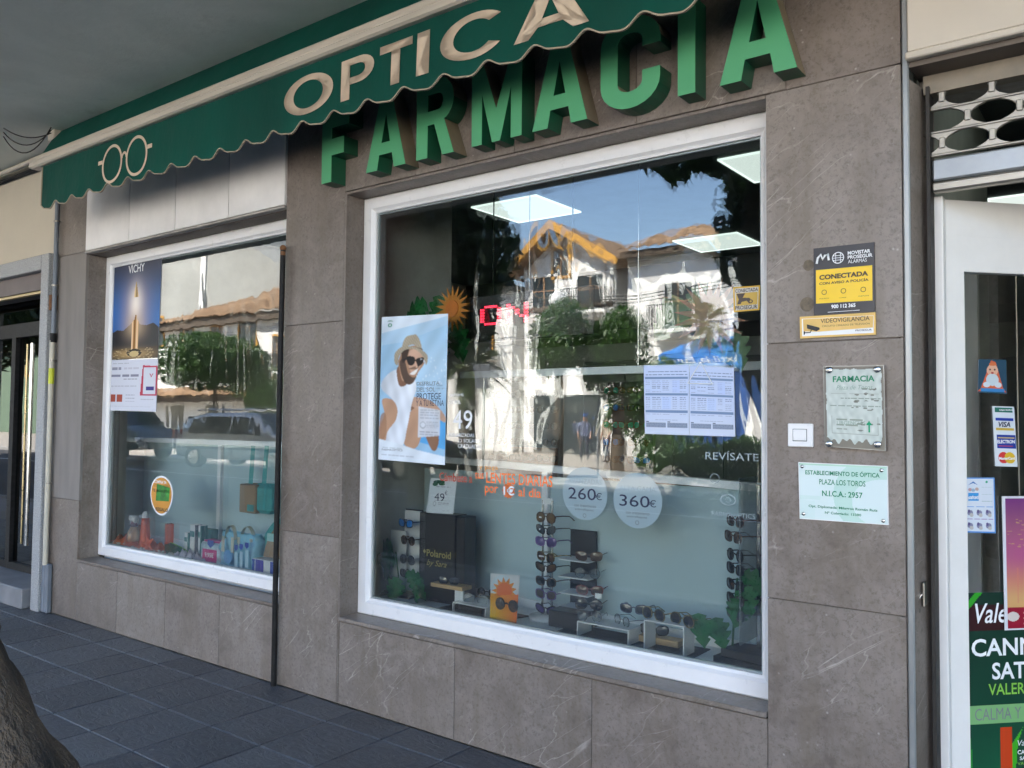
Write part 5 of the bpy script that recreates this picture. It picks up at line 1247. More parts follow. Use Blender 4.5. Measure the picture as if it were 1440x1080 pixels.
# oval REGALO sticker
ov = thing_at('sticker', 'orange oval sticker with a green bag and the word REGALO on the left window', 'sticker', at(227, 697, YL)); c = at(227, 697, YL); rx = (at(243, 697, YL)-c).x; rz = c.z-at(227, 725, YL).z
q = MB()
def egg(s_, y): 
    pts = []
    for k in range(40):
        a_ = 2*PI*k/40; x_ = math.cos(a_)*rx*s_*(1+.10*math.sin(a_)); z_ = math.sin(a_)*rz*s_; pts.append((c.x+x_, y, c.z+z_))
    return pts
q.add(egg(1.0, YL), [tuple(range(40))]); q.build('white_rim', white_ink, ov); q = MB(); q.add(egg(.91, YL-.0015), [tuple(range(40))]); q.build('orange_face', mat('orange ochre print', (.62, .27, .03), .5), ov)
q = MB(); a, b = at(219, 704, YL-.003), at(239, 684, YL-.003); q.add([(a.x, YL-.003, a.z), (b.x-.01, YL-.003, a.z+.005), (b.x, YL-.003, b.z-.01), (a.x+.01, YL-.003, b.z+.01)], [(0,1,2,3)]); q.build('green_bag_print', mat('green print', (.02, .22, .02), .4, var=.5, nscale=30), ov)
T('CON TU BOTE', 217, 237, 681, 684, YL-.003, brown_ink, ov); T('TE MOLESTA', 214, 238, 687, 691, YL-.003, brown_ink, ov, bold=.02); T('REGALO', 219, 236, 713, 718, YL-.003, brown_ink, ov, bold=.03); T('COMPRA YA', 217, 234, 675, 679, YL-.003, white_ink, ov, bold=.02)

# goods on the shelf of the left window
ZS = .516
def pbox(px, pyb, Y, w, h, d, m, name, label, cat, rz=0.0, z0=ZS, parent=None):
    p = at(px, pyb, Y); q = MB(); q.box((-w/2, 0, 0), (w/2, d, h), .003); E = Matrix.Rotation(R(rz), 3, 'Z')
    q.v = [tuple(E @ Vector(v)+Vector((p.x, Y, z0))) for v in q.v]
    return q.build(name, m, parent, label=label, cat=cat)
for k, (px, py, w) in enumerate(((175, 773, .30), (212, 780, .34))):
    c = at(px, py, .30); q = MB(); n = 18; vs = []; fs = []
    for i in range(n+1):
        for j in range(9):
            u, v = i/n-.5, j/8-.5; rr = max(0, 1-(2*u)**2)*max(0, 1-(2*v)**2)
            vs.append((c.x+u*w*1.2, .30+v*.16, ZS+.002+rr*(.07+.025*math.sin(u*23+v*9+k)+.012*math.sin(u*51))))
    for i in range(n):
        for j in range(8): a_ = i*9+j; fs.append((a_, a_+9, a_+10, a_+1))
    q.add(vs, fs, True); q.build('cloth', orange_cl, None, label=['crumpled orange cloth under the spray bottle at far left of the left window', 'crumpled orange cloth around the orange tube in the left window'][k], cat='cloth')
sb = thing_at('spray_bottle', 'clear spray bottle with white trigger head on the orange cloth', 'spray bottle', (at(187, 775, .30).x, .30, ZS)); c = at(187, 775, .30)
q = MB(); q.lathe([(.001, 0.05), (.042, .05), (.046, .07), (.045, .11), (.028, .145), (.016, .16), (.001, .16)], 18, (c.x, .30, ZS)); q.build('bottle', amber_gl, sb)
q = MB(); q.lathe([(.017, .155), (.030, .165), (.022, .185), (.015, .195)], 14, (c.x, .30, ZS)); q.build('collar', mat('maroon plastic', (.10, .01, .04), .3), sb)
q = MB(); q.box((c.x-.055, .288, ZS+.20), (c.x+.030, .312, ZS+.235), .006); q.box((c.x-.045, .292, ZS+.155), (c.x-.035, .308, ZS+.202), .003); q.box((c.x+.0, .29, ZS+.185), (c.x+.026, .31, ZS+.20)); q.build('trigger_head', white_card, sb)
gb = thing_at('glass_bottle', 'clear glass bottle with orange liquid behind the cloth', 'bottle', (at(200, 770, .38).x, .38, ZS)); c = at(200, 770, .38)
q = MB(); q.lathe([(.001, .001), (.036, .001), (.038, .02), (.038, .15), (.028, .165), (.001, .166)], 18, (c.x, .38, ZS)); q.build('liquid', mat('orange liquid', (.45, .17, .04), .2), gb); q = MB(); q.lathe([(.027, .166), (.027, .235), (.001, .236)], 16, (c.x, .38, ZS)); q.build('cap', mat('clear cap', (.55, .62, .64), .15), gb)
tb = thing_at('orange_tube', 'tall orange bottle with round white cap', 'bottle', (at(208, 778, .29).x, .29, ZS)); c = at(207, 778, .29)
q = MB(); q.lathe([(.001, .001), (.030, .001), (.036, .03), (.036, .10), (.030, .20), (.027, .24), (.001, .24)], 18, (c.x, .27, ZS)); q.build('bottle', orange_pl, tb); q = MB(); q.lathe([(.025, .241), (.026, .265), (.018, .285), (.001, .291)], 16, (c.x, .27, ZS)); q.build('cap', white_card, tb)
pbox(232, 779, .29, .062, .215, .05, orange_pl, 'orange_box', 'upright orange carton right of the orange bottle', 'box', -20)
sf = MB(); c = at(210, 781, .24)
for k in range(5):
    a_ = PI*.5+2*PI*k/5+.3; r_ = .085; w_ = .022
    sf.add([(c.x, .235, ZS+.075), (c.x+math.cos(a_+.5)*w_*1.3, .228, ZS+.07+math.sin(a_+.5)*w_*1.3), (c.x+math.cos(a_)*r_, .226, ZS+.07+math.sin(a_)*r_*.8), (c.x+math.cos(a_-.5)*w_*1.3, .228, ZS+.07+math.sin(a_-.5)*w_*1.3), (c.x, .220, ZS+.07)], [(4, 1, 2), (4, 2, 3), (0, 2, 1), (0, 3, 2)])
sf.build('starfish', orange_pl, None, label='orange starfish leaning in front of the orange bottle', cat='starfish')
sh_ = MB()
for k in range(60):
    px = random.choice([random.uniform(157, 172), random.uniform(184, 202), random.uniform(215, 245)]); p = at(px, 770, .235+random.uniform(0, .02)); sh_.ball((p.x, .232+random.uniform(0, .02), ZS+.01+random.uniform(0, .02)), random.uniform(.006, .014), 5, (1.2, .8, .8))
sh_.build('shells', shell_m, None, label='small pale shells scattered along the shelf front of the left window', cat='shells', kind='stuff')
lv = thing_at('green_leaf', 'broad green plastic leaf lying between the orange carton and the white tubes', 'leaf', at(248, 778, .30)); p = at(240, 765, .33)
q = MB(); n = 12
vs = [(p.x+.0+.30*t, .30+.02*math.sin(t*3)+s*.09*math.sin(PI*t)**.7, ZS+.09-.06*t+abs(s)*(-.05)*math.sin(PI*t)) for t in [i/n for i in range(n+1)] for s in (-1, 0, 1)]
q.add(vs, [(i*3+j, i*3+j+1, i*3+j+4, i*3+j+3) for i in range(n) for j in range(2)], True); q.build('blade', PLASTIC_LEAF, lv)
q = MB(); q.tube([vs[i*3+1][0:2]+(vs[i*3+1][2]+.002,) for i in range(n+1)], .003, 5); q.build('midrib', lime_ink, lv)
ti = MB(); c = at(266, 790, .27); n = 22
vs = []
for i in range(n+1):
    for j in range(9):
        u, v = i/n-.5, j/8-.5; rr = max(0, 1-(2*u)**2)*max(0, 1-(2*v)**2); vs.append((c.x+u*.42, .265+v*.10, ZS+.001+rr*(.055+.02*math.sin(u*60+v*13)+.015*math.sin(u*31-v*40))))
ti.add(vs, [(i*9+j, (i+1)*9+j, (i+1)*9+j+1, i*9+j+1) for i in range(n) for j in range(8)]); ti.build('tissue', lilac, None, label='crumpled lilac tissue in front of the white cartons', cat='tissue')
for k, (px, w, h, Y) in enumerate(((261.5, .050, .165, .34), (270.5, .072, .225, .35), (279.5, .045, .22, .37))):
    o = thing_at('white_carton', f'{["short narrow", "tall middle", "tall right hand"][k]} white carton with dark side in the row of three behind the tissue', 'box', (at(px, 780, Y).x, Y, ZS), group=None)
    c = at(px, 780, Y); q = MB(); q.box((c.x-w/2, Y, ZS), (c.x+w/2-.014, Y+.05, ZS+h), .002); q.build('box', white_card, o)
    q = MB(); q.box((c.x+w/2-.0135, Y+.001, ZS), (c.x+w/2, Y+.05, ZS+h-.002)); q.build('dark_side', navy if k == 1 else mat('teal print', (.03, .20, .20), .5), o)
    q = MB(); q.box((c.x-w/2+.003, Y-.002, ZS+h*.62), (c.x+w/2-.016, Y-.0005, ZS+h*.80)); q.build('band', mat('teal print', (.03, .20, .20), .5), o)
pbox(289, 775, .42, .12, .19, .06, mat('dark teal carton', (.04, .16, .16), .5), 'teal_carton', 'dark teal carton standing behind the white cartons', 'box')
# wipes pack with pink price card
wp = thing_at('wipes_pack', 'pale wipes pack with magenta price label reading 9,95€', 'pack', at(300, 790, .28))
a, b = at(281, 790, .28), at(311, 796, .28); zt = at(283, 761, .28).z
q = MB(); q.box((a.x, .28, ZS), (b.x, .36, zt), .012); q.build('pack', mat('pale printed pack', (.50, .62, .66), .35, var=.25, nscale=40), wp)
q = MB(); a2, b2 = at(285, 771, .277), at(304, 792, .277); q.box((a2.x, .276, b2.z), (b2.x, .279, a2.z)); q.build('price_label', pink, wp); T('9,95€', 288, 300, 776, 784, .2745, white_ink, wp, bold=.03)
q = MB(); q.box((a.x+.03, .29, zt+.001), (b.x-.02, .35, zt+.012)); q.build('magenta_top', pink, wp)
q = MB(); c = at(296, 764, .277); q.add([(c.x-.035, .277, c.z+.02), (c.x+.035, .277, c.z+.02), (c.x+.035, .277, c.z-.01), (c.x, .277, c.z-.032), (c.x-.035, .277, c.z-.01)], [(4,3,2,1,0)]); q.build('shield_emblem', royal, wp)
# pale blue gift bag
bb = thing_at('gift_bag', 'shiny pale blue gift bag with cream handles and blue shield emblems', 'bag', at(335, 795, .26))
a, b = at(313, 795, .30), at(361, 805, .30); zt = at(314, 745, .30).z
q = MB(); n = 16
def bagprof(t, zz): return (.012*math.sin(t*14+zz*9)+.006*math.sin(t*31+zz*20))
vs = []; H_ = zt-ZS
for j in range(9):
    for i in range(n+1): t = i/n; zz = j/8; vs.append((a.x+(b.x-a.x)*t, .27+.02*zz+bagprof(t, zz), ZS+H_*zz*(1-.03*math.sin(t*PI))))
m1 = len(vs)
for j in range(9):
    for i in range(n+1): t = i/n; zz = j/8; vs.append((a.x+(b.x-a.x)*t, .42-.08*zz+bagprof(t, zz), ZS+H_*zz*(1-.03*math.sin(t*PI))))
fs = [(j*(n+1)+i, j*(n+1)+i+1, (j+1)*(n+1)+i+1, (j+1)*(n+1)+i) for j in range(8) for i in range(n)]
fs += [tuple(m1+v for v in reversed(f)) for f in fs]
for j in range(8): fs += [(j*(n+1), (j+1)*(n+1), m1+(j+1)*(n+1), m1+j*(n+1)), (j*(n+1)+n, m1+j*(n+1)+n, m1+(j+1)*(n+1)+n, (j+1)*(n+1)+n)]
q.add(vs, fs, True); q.build('bag', blue_bag, bb)
for x0, x1, yy in ((.18, .46, .265), (.50, .86, .30)):
    xa, xb = a.x+(b.x-a.x)*x0, a.x+(b.x-a.x)*x1
    q = MB()
    for k in range(10):
        a0, a1 = PI*k/10, PI*(k+1)/10; cx_, r_ = (xa+xb)/2, (xb-xa)/2
        q.add([(cx_-r_*math.cos(a0), yy, zt-.05+.09*math.sin(a0)), (cx_-r_*math.cos(a1), yy, zt-.05+.09*math.sin(a1)), (cx_-r_*math.cos(a1), yy+.025, zt-.05+.09*math.sin(a1)+.004), (cx_-r_*math.cos(a0), yy+.025, zt-.05+.09*math.sin(a0)+.004)], [(0,1,2,3)])
    q.box((xa-.015, yy-.012, zt-.13), (xa+.015, yy-.009, zt-.03)); q.box((xb-.015, yy-.012, zt-.13), (xb+.015, yy-.009, zt-.03)); q.build('handle', cream_rib, bb)
for px, py in ((332, 770), (339, 769), (347, 767)):
    c = at(px, py, .243); q = MB(); q.add([(c.x-.02, .243, c.z+.018), (c.x+.02, .243, c.z+.018), (c.x+.02, .243, c.z-.006), (c.x, .243, c.z-.022), (c.x-.02, .243, c.z-.006)], [(4,3,2,1,0)]); q.build('shield_emblem', royal, bb)
    q = MB(); q.box((c.x-.016, .2445, c.z-.14), (c.x+.016, .2455, c.z-.03)); q.build('bottle_print', mat('pale blue print', (.45, .66, .78), .4), bb)
c = at(320, 783, .243); q = MB(); q.lathe([(.001, 0), (.045, 0)], 20); q.v = [(c.x+x, .243, c.z+y) for x, y, z in q.v]; q.build('round_print', mat('blue round print', (.10, .30, .60), .4), bb)
# hanging teal bag on two straps
tb2 = thing_at('shoulder_bag', 'teal shoulder bag with brown card sleeve hanging from the rail in the left window', 'bag', at(365, 720, .50))
a, b = at(346, 727, .50), at(382, 724, .50); zt = at(348, 680, .50).z
q = MB(); q.box((a.x+.10, .47, b.z), (b.x, .57, zt+.01), .03); q.build('bag', teal_cl, tb2); q = MB(); q.box((a.x-.02, .455, b.z+.0), (a.x+.16, .575, zt), .006); q.build('card_sleeve', kraft, tb2)
q = MB(); c = at(352, 715, .453); q.box((c.x-.035, .452, c.z-.02), (c.x+.035, .4545, c.z+.025)); q.build('window', teal_cl, tb2)
for px in (354, 373): p0 = at(px+2, 627, .50); p1 = at(px-2, 682, .50); q = MB(); q.add([(p0.x-.022, .50, p0.z), (p0.x+.022, .50, p0.z), (p1.x+.022, .50, p1.z), (p1.x-.022, .50, p1.z)], [(0,1,2,3)]); q.add([(p0.x-.022, .503, p0.z), (p0.x+.022, .503, p0.z), (p1.x+.022, .503, p1.z), (p1.x-.022, .503, p1.z)], [(3,2,1,0)]); q.build('strap', teal_cl, tb2)
rb2 = thing_at('round_bag', 'rounded teal bag in a brown card sleeve standing at right of the left window', 'bag', at(380, 780, .36))
a = at(363, 778, .36); b = at(398, 782, .36); zt = at(390, 727, .36).z; zb = ZS+.09
pr_ = [(a.x+(b.x-a.x)*t, zb+(zt-zb)*math.sin(PI*.5*t)**.7) for t in [i/10 for i in range(11)]]+[(b.x, zb)]
q = MB(); q.prism(pr_, .36, .44, 'y'); q.build('bag', teal_cl, rb2)
q = MB(); q.prism([(x*.75+b.x*.25+.01, zb+(z-zb)*.86) for x, z in pr_], .345, .3595, 'y'); q.build('card_sleeve', kraft, rb2)
q = MB(); c = at(381, 757, .34); q.box((c.x-.04, .340, c.z-.02), (c.x+.04, .3435, c.z+.03)); q.build('window', mat('pale teal print', (.35, .60, .58), .5), rb2)
vb_ = thing_at('blue_white_box', 'blue, violet and white striped carton at the lower right corner of the left window', 'box', at(373, 805, .27)); c = at(373, 805, .27)
q = MB(); q.box((c.x-.14, .27, ZS), (c.x+.13, .36, ZS+.088), .003); q.build('box', white_card, vb_)
for x0, x1, m_ in ((-.10, -.02, violet), (.05, .12, royal), (-.135, -.11, royal)): q = MB(); q.box((c.x+x0, .2675, ZS+.004), (c.x+x1, .2695, ZS+.084)); q.build('printed_band', m_, vb_)

# ================================================================== SIGNS ON THE RIGHT PILLAR
def plate(nm, label, tl, tr, br, bl, m, cat='sign', y0=-.008, y1=-.0005):
    a, b, c, d = [at(*p, y0) for p in (bl, br, tr, tl)]
    o = thing(nm, label, cat, (a.x, 0, a.z)); q = MB(); q.prism([(a.x, a.z), (b.x, b.z), (c.x, c.z), (d.x, d.z)], y0, y1, 'y'); q.build('plate', m, o); return o
YS = -.0088
s1 = plate('alarm_sign', 'black and yellow alarm sign reading CONECTADA CON AVISO A POLICÍA on the marble pillar', (1144, 349.5), (1229, 340.5), (1230.5, 438), (1144.5, 443.5), black_sign)
q = MB(); pts = [at(*p, YS) for p in ((1147.5, 427), (1227, 422.5), (1226.5, 373), (1147.5, 380))]; q.prism([(p.x, p.z) for p in pts], YS-.0005, YS+.0005, 'y'); q.build('yellow_field', yellow_sign, s1)
YS2 = YS-.0012
for s_, xl, xr, yt, yb, m_, bo in (('MOVISTAR', 1192, 1224, 353.5, 358.5, white_ink, .03), ('PROSEGUR', 1192, 1227, 359.5, 364.5, white_ink, .03), ('ALARMAS', 1192.5, 1219, 365.5, 370.5, white_ink, .0), ('CONECTADA', 1152, 1221, 387, 394, brown_ink, .045), ('CON AVISO A POLICÍA', 1152, 1221.5, 396.5, 401, brown_ink, .03),
        ('900 112 365', 1169, 1203, 428.5, 434, white_ink, .03), ('VIGILANCIA', 1152, 1166, 419.5, 421, brown_ink, 0), ('CÁMARA', 1180, 1190, 418, 419.5, brown_ink, 0), ('CUSTODIA', 1207, 1222, 415.8, 417.5, brown_ink, 0)):
    T(s_, xl, xr, yt, yb, YS2, m_, s1, bold=bo)
# M and globe emblems
q = MB(); P2 = lambda px, py: at(px, py, YS2)
for pts in ([(1148.5, 371), (1150, 363), (1154, 358), (1157, 365), (1160, 359), (1164, 357), (1165.5, 366)],): q.tube([P2(*p) for p in pts], .0042, 6)
q.build('emblem', white_ink, s1)
ringt(1178.5, 362.5, YS2, .0205, .003, white_ink, s1, 1, 'globe_emblem'); q = MB()
c = P2(1178.5, 362.5)
for dz in (-.008, .0, .008): q.box((c.x-.018, YS2-.0003, c.z+dz-.001), (c.x+.018, YS2, c.z+dz+.001))
for dx in (-.008, .008): q.box((c.x+dx-.001, YS2-.0003, c.z-.017), (c.x+dx+.001, YS2, c.z+.017))
q.build('globe_lines', white_ink, s1)
for px, py in ((1159, 411), (1186, 409), (1214, 407)): ringt(px, py, YS2, .009, .002, brown_ink, s1, 1, 'icon')
q = MB(); a, b = P2(1164, 439), P2(1209, 436.5); q.add([(a.x, YS2, a.z-.001), (b.x, YS2, a.z-.001), (b.x, YS2, a.z+.0005), (a.x, YS2, a.z+.0005)], [(0,1,2,3)]); q.build('underline', white_ink, s1)
s2 = plate('video_sign', 'faded yellow and white VIDEOVIGILANCIA sign just below the alarm sign', (1124.5, 445.5), (1231, 439), (1231.5, 470.5), (1125, 476), ochre_sign, y0=-.010, y1=-.0015)
YV = -.0107
q = MB(); pts = [at(*p, YV) for p in ((1128, 473), (1228.5, 468), (1228.5, 443.5), (1127.5, 448.5))]; q.prism([(p.x, p.z) for p in pts], YV, YV+.0006, 'y'); q.build('white_field', white_card, s2)
q = MB(); pts = [at(*p, YV-.0008) for p in ((1150, 466.5), (1227.5, 460.5), (1228, 444), (1129, 449), (1130, 466))]; q.prism([(p.x, p.z) for p in pts], YV-.0008, YV-.0002, 'y'); q.build('yellow_band', ochre_sign, s2)
YV2 = -.0120
T('VIDEOVIGILANCIA', 1154, 1223, 448.5, 454.5, YV2, brown_ink, s2, bold=.01); T('CIRCUITO CERRADO DE TELEVISIÓN', 1156, 1223, 457, 460, YV2, brown_ink, s2); T('PROSEGUR', 1203, 1226, 463.5, 466, YV2, navy_ink, s2, bold=.01)
q = MB(); pts = [at(*p, YV2) for p in ((1134.5, 456), (1152, 460.5), (1153, 463), (1148, 466), (1135, 462))]; q.prism([(p.x, p.z) for p in pts], YV2, YV2+.0006, 'y')
q.tube([at(1141, 464, YV2), at(1139.5, 467.5, YV2), at(1131, 468, YV2)], .0018, 5); q.tube([at(1131, 466, YV2), at(1131, 470.5, YV2)], .0022, 5); q.build('camera_emblem', black_ink, s2)
# weathered mirror plaque
s3 = thing('mirror_plaque', 'weathered silvered FARMACIA plaque with four round screws on the marble pillar', 'plaque', (*at(1158, 628, 0).xy, at(1158, 628, 0).z))
a, b, c, d = [at(*p, -.022) for p in ((1160, 628), (1245.5, 634), (1243, 513.5), (1157.5, 515))]
q = MB(); q.prism([(a.x, a.z), (b.x, b.z), (c.x, c.z), (d.x, d.z)], -.022, -.016, 'y'); 
pm = mat('clear plaque edge', (.32, .31, .28), .12, var=.3, coat=.6); q.build('backing', pm, s3)
cv = Canvas(110, 150, (.55, .60, .55))
n_ = np.zeros((150, 110)); 
for k in range(40): n_ += np.sin(cv.X*rng.uniform(5, 60)+rng.uniform(0, 6))*np.sin(cv.Y*rng.uniform(5, 60)+rng.uniform(0, 6))
n_ /= 11; t = np.clip(n_*.5+.5, 0, 1)[..., None]; cv.a = np.array((.42, .47, .43))*(1-t)+np.array((.62, .66, .61))*t
ed_ = np.minimum(np.minimum(cv.X, 1-cv.X)*1.0, np.minimum(cv.Y, 1-cv.Y))+n_*.012; m_ = ed_ < .035; cv.a[m_] = (.20, .18, .15); m_ = (cv.Y < .08+.02*np.sin(cv.X*21)+.02*np.sin(cv.X*47)); cv.a[m_] = (.22, .20, .16)
for k in range(26):
    x0 = rng.uniform(.45, .98); y0 = rng.choice([.58, .48, .30, .22, .66, .72])+rng.uniform(-.02, .02); cv.ell(x0, y0, rng.uniform(.01, .05), rng.uniform(.005, .014), (.15, .15, .12), .8)
for yy in (.60, .505): cv.lines(.28 if yy > .55 else .1, .95, yy, .016, (.20, .25, .20), 7, int(yy*100))
cv.lines(.12, .92, .66, .006, (.30, .33, .28), 3, 5); cv.rect(.12, .17, .90, .175, (.3, .33, .28)); cv.rect(.12, .385, .90, .39, (.3, .33, .28)); cv.rect(.12, .17, .125, .39, (.3, .33, .28)); cv.rect(.895, .17, .90, .39, (.3, .33, .28))
cv.lines(.2, .65, .33, .02, (.2, .24, .18), 2, 7); cv.lines(.2, .6, .27, .016, (.2, .24, .18), 2, 8); cv.lines(.2, .4, .22, .016, (.2, .24, .18), 2, 9)
cv.poly([(.70, .29), (.75, .34), (.80, .29), (.765, .29), (.765, .20), (.735, .20), (.735, .29)], (.01, .30, .14))
sheet(cv, [(a.x+.002, -.0225, a.z+.002), (b.x-.002, -.0225, b.z+.002), (c.x-.002, -.0225, c.z-.002), (d.x+.002, -.0225, d.z-.002)], 'silvered_face', s3, PRINT, .0003)
T('FARMACIA', 1171, 1230, 529, 537.5, -.0232, green_ink, s3, bold=.03); T('Plaza de Toros', 1176, 1227, 542, 548, -.0232, mat('faded green lettering', (.22, .32, .25), .5), s3, shear=.3)
T('URGENCIAS', 1177, 1217, 592, 597, -.0232, mat('faded green lettering', (.22, .32, .25), .5), s3)
for px, py in ((1166.5, 520.5), (1234, 519.5), (1166.5, 624), (1234.5, 625)):
    c = at(px, py, -.024); q = MB(); q.lathe([(.001, 0), (.0105, 0), (.0115, .002), (.0115, .008)], 18); q.v = [(c.x+x, -.032+z, c.z+y) for x, y, z in q.v]; q.f = [tuple(reversed(f)) for f in q.f]; q.build('screw_cap', chrome, s3)
# optical establishment plate
s4 = plate('opticians_plaque', 'white plaque with green lettering ESTABLECIMIENTO DE ÓPTICA PLAZA LOS TOROS N.I.C.A. 2957', (1122.5, 650), (1248, 655.5), (1249.5, 738.5), (1124.5, 729.5), white_card, cat='plaque', y0=-.010, y1=-.001)
cv = Canvas(150, 100, (.66, .76, .74)); cv.ell(.95, .45, .55, .75, (.36, .62, .50)); cv.ell(.95, .35, .34, .42, (.64, .74, .74)); cv.rect(0, 0, .18, .5, (.60, .74, .70)); cv.ell(.12, .55, .18, .22, (.68, .77, .77)); cv.rect(0, .35, .25, .42, (.50, .70, .60), .6)
cv.a = cv.a*.5+np.array((.64, .74, .72))*.5; cv.rect(0, .97, 1, 1, (.45, .65, .52))
a, b, c, d = [at(*p, -.0107) for p in ((1125.2, 728.5), (1248.5, 737.5), (1247.2, 656.3), (1123.3, 651))]
sheet(cv, [a, b, c, d], 'printed_face', s4, PRINT, .0003)
for s_, xl, xr, yt, yb, bo in (('ESTABLECIMIENTO DE ÓPTICA', 1132.5, 1237, 659.5, 667, .02), ('PLAZA LOS TOROS', 1152, 1217, 673.5, 681, .01), ('N.I.C.A.: 2957', 1156, 1213, 689.5, 697.5, .02), ('Opt. Diplomada: Milagros Román Ruiz', 1137, 1234, 709.5, 714, .02), ('Nº Colegiado: 13380', 1160, 1211, 719, 723.5, .02)):
    T(s_, xl, xr, yt, yb, -.0116, green_ink, s4, bold=bo)
for px, py in ((1128, 656), (1239.5, 661.5), (1130, 722.5), (1242, 732.5)): c = at(px, py, -.012); q = MB(); q.lathe([(.001, 0), (.006, .0005), (.007, .003)], 14); q.v = [(c.x+x, -.0145+z, c.z+y) for x, y, z in q.v]; q.f = [tuple(reversed(f)) for f in q.f]; q.build('screw', chrome, s4)
# bell push
s5 = thing('bell_push', 'square white bell switch on the marble left of the mirror plaque', 'switch', (*at(1107, 628, 0).xy, at(1107, 628, 0).z))
a, b = at(1107.5, 628, -.012), at(1142.5, 597.5, -.012); q = MB(); q.box((a.x, -.012, a.z), (b.x+.001, -.0005, a.z+.083), .003); q.build('plate', white_pvc, s5)
q = MB(); q.box((a.x+.019, -.0135, a.z+.02), (b.x-.019, -.0121, a.z+.064)); q.build('groove', grey_ink, s5); q = MB(); q.box((a.x+.021, -.018, a.z+.022), (b.x-.021, -.0136, a.z+.062), .002); q.build('button', white_pvc, s5)
# key hook
hk = thing('wall_hook', 'small steel latch hooks on the door reveal', 'hook', (*at(1300, 850, .06).xy, at(1300, 850, .06).z)); c = at(1300, 840, .06)
q = MB(); q.box((c.x-.004, .05, c.z-.03), (c.x+.003, .09, c.z+.05), .002); q.build('plate', steel, hk)
for dy in (0, .02): q = MB(); q.tube([(c.x-.006, .055+dy, c.z+.01), (c.x-.018, .052+dy, c.z-.01), (c.x-.016, .050+dy, c.z-.05)], .005, 8); q.build('hook', chrome, hk)
# round adhesive residue beside the sign
res = mat('brown glue residue', (.13, .10, .065), .6, var=.4, nscale=50)
for k, (px, py, r_) in enumerate(((1137, 373, .020), (1135, 428, .026))):
    c = at(px, py, 0); q = MB(); n = 24; q.add([(c.x, -.0008, c.z)]+[(c.x+r_*(.9+.1*random.random())*math.cos(2*PI*i/n), -.0008, c.z+r_*math.sin(2*PI*i/n)) for i in range(n)], [(0, 1+i, 1+(i+1) % n) for i in range(n)])
    q.build('glue_stain', res, B)

# ================================================================== ON THE DOOR
def leaf_sheet(cv, corners, off=.006):
    out = []
    for p in corners:
        s_, z = on_leaf(*p, off); v = Vector((HX, HY, 0))+DX*s_+DN*off; out.append((v.x, v.y, z))
    return out
def LT(s_, xl, xr, yt, yb, m, parent, off=.0085, **k):
    a = on_leaf(xl, yt, off); c = on_leaf(xl, yb, off); b = on_leaf(xr, yb, off); o = Vector((HX, HY, 0))+DN*off
    return lettering(s_, a[0], b[0], c[1], a[1], 0, m, parent, frame=(o, DX), **k)
def leaf_thing(nm, label, cat, p): s_, z = on_leaf(*p); v = Vector((HX, HY, 0))+DX*s_; return thing(nm, label, cat, (v.x, v.y, z))
g1 = leaf_thing('baby_sticker', 'small red triangular baby sticker high on the door glass', 'sticker', (1395, 550))
cv = Canvas(60, 70, (.02, .06, .10)); cv.poly([(.0, .05), (.98, .05), (.88, .14), (.62, .92), (.45, .98), (.1, .14)], (.60, .12, .05)); cv.rect(.1, .04, .92, .14, (.04, .20, .45)); cv.ell(.5, .68, .20, .17, (.66, .38, .26)); cv.ell(.5, .40, .22, .18, (.50, .58, .62)); cv.ell(.3, .25, .12, .08, (.55, .62, .66)); cv.ell(.7, .25, .12, .08, (.55, .62, .66)); cv.ell(.42, .70, .03, .03, (.05, .03, .03)); cv.ell(.58, .70, .03, .03, (.05, .03, .03)); cv.ell(.5, .60, .06, .025, (.4, .05, .05)); cv.ell(.5, .86, .12, .05, (.6, .15, .05))
sheet(cv, leaf_sheet(cv, ((1375, 552), (1416, 554), (1415, 506), (1376, 505))), 'printed_sheet', g1)
g2 = leaf_thing('card_sticker', 'tall white sticker of payment card logos reading VISA and ELECTRON', 'sticker', (1400, 655))
cv = Canvas(60, 150, (.62, .66, .70)); cv.rect(.10, .90, .92, .98, (.02, .14, .10)); cv.rect(.12, .76, .94, .81, (.01, .04, .33)); cv.rect(.12, .60, .94, .64, (.55, .38, .05)); cv.rect(.14, .30, .98, .53, (.01, .04, .28)); cv.rect(.18, .47, .94, .485, (.5, .38, .15)); cv.rect(.2, .335, .85, .35, (.45, .06, .05)); cv.ell(.40, .145, .24, .095, (.60, .04, .04)); cv.ell(.68, .145, .24, .095, (.65, .42, .03))
sheet(cv, leaf_sheet(cv, ((1399.5, 655.5), (1431, 656.5), (1426, 572), (1395.5, 571))), 'printed_sheet', g2)
for s_, xl, xr, yt, yb, m_ in (('VISA', 1404, 1421, 593, 600.5, navy_ink), ('ELECTRON', 1402.5, 1427, 618.5, 623.5, white_ink), ('MasterCard', 1405, 1427, 642.5, 646.5, white_ink), ('CAJA RURAL', 1405, 1425, 575.5, 578, white_ink)): LT(s_, xl, xr, yt, yb, m_, g2, bold=.03, shear=.2 if s_ == 'VISA' else 0)
g3 = leaf_thing('health_sticker', 'white and blue salud sticker with small pictures on the door glass beside the frame', 'sticker', (1356, 750))
cv = Canvas(80, 140, (.62, .66, .72)); cv.rect(0, 0, .03, 1, (.10, .30, .62)); cv.rect(.96, 0, 1, 1, (.08, .25, .60)); cv.rect(0, 0, 1, .03, (.08, .25, .60)); cv.rect(0, .98, 1, 1, (.08, .25, .60))
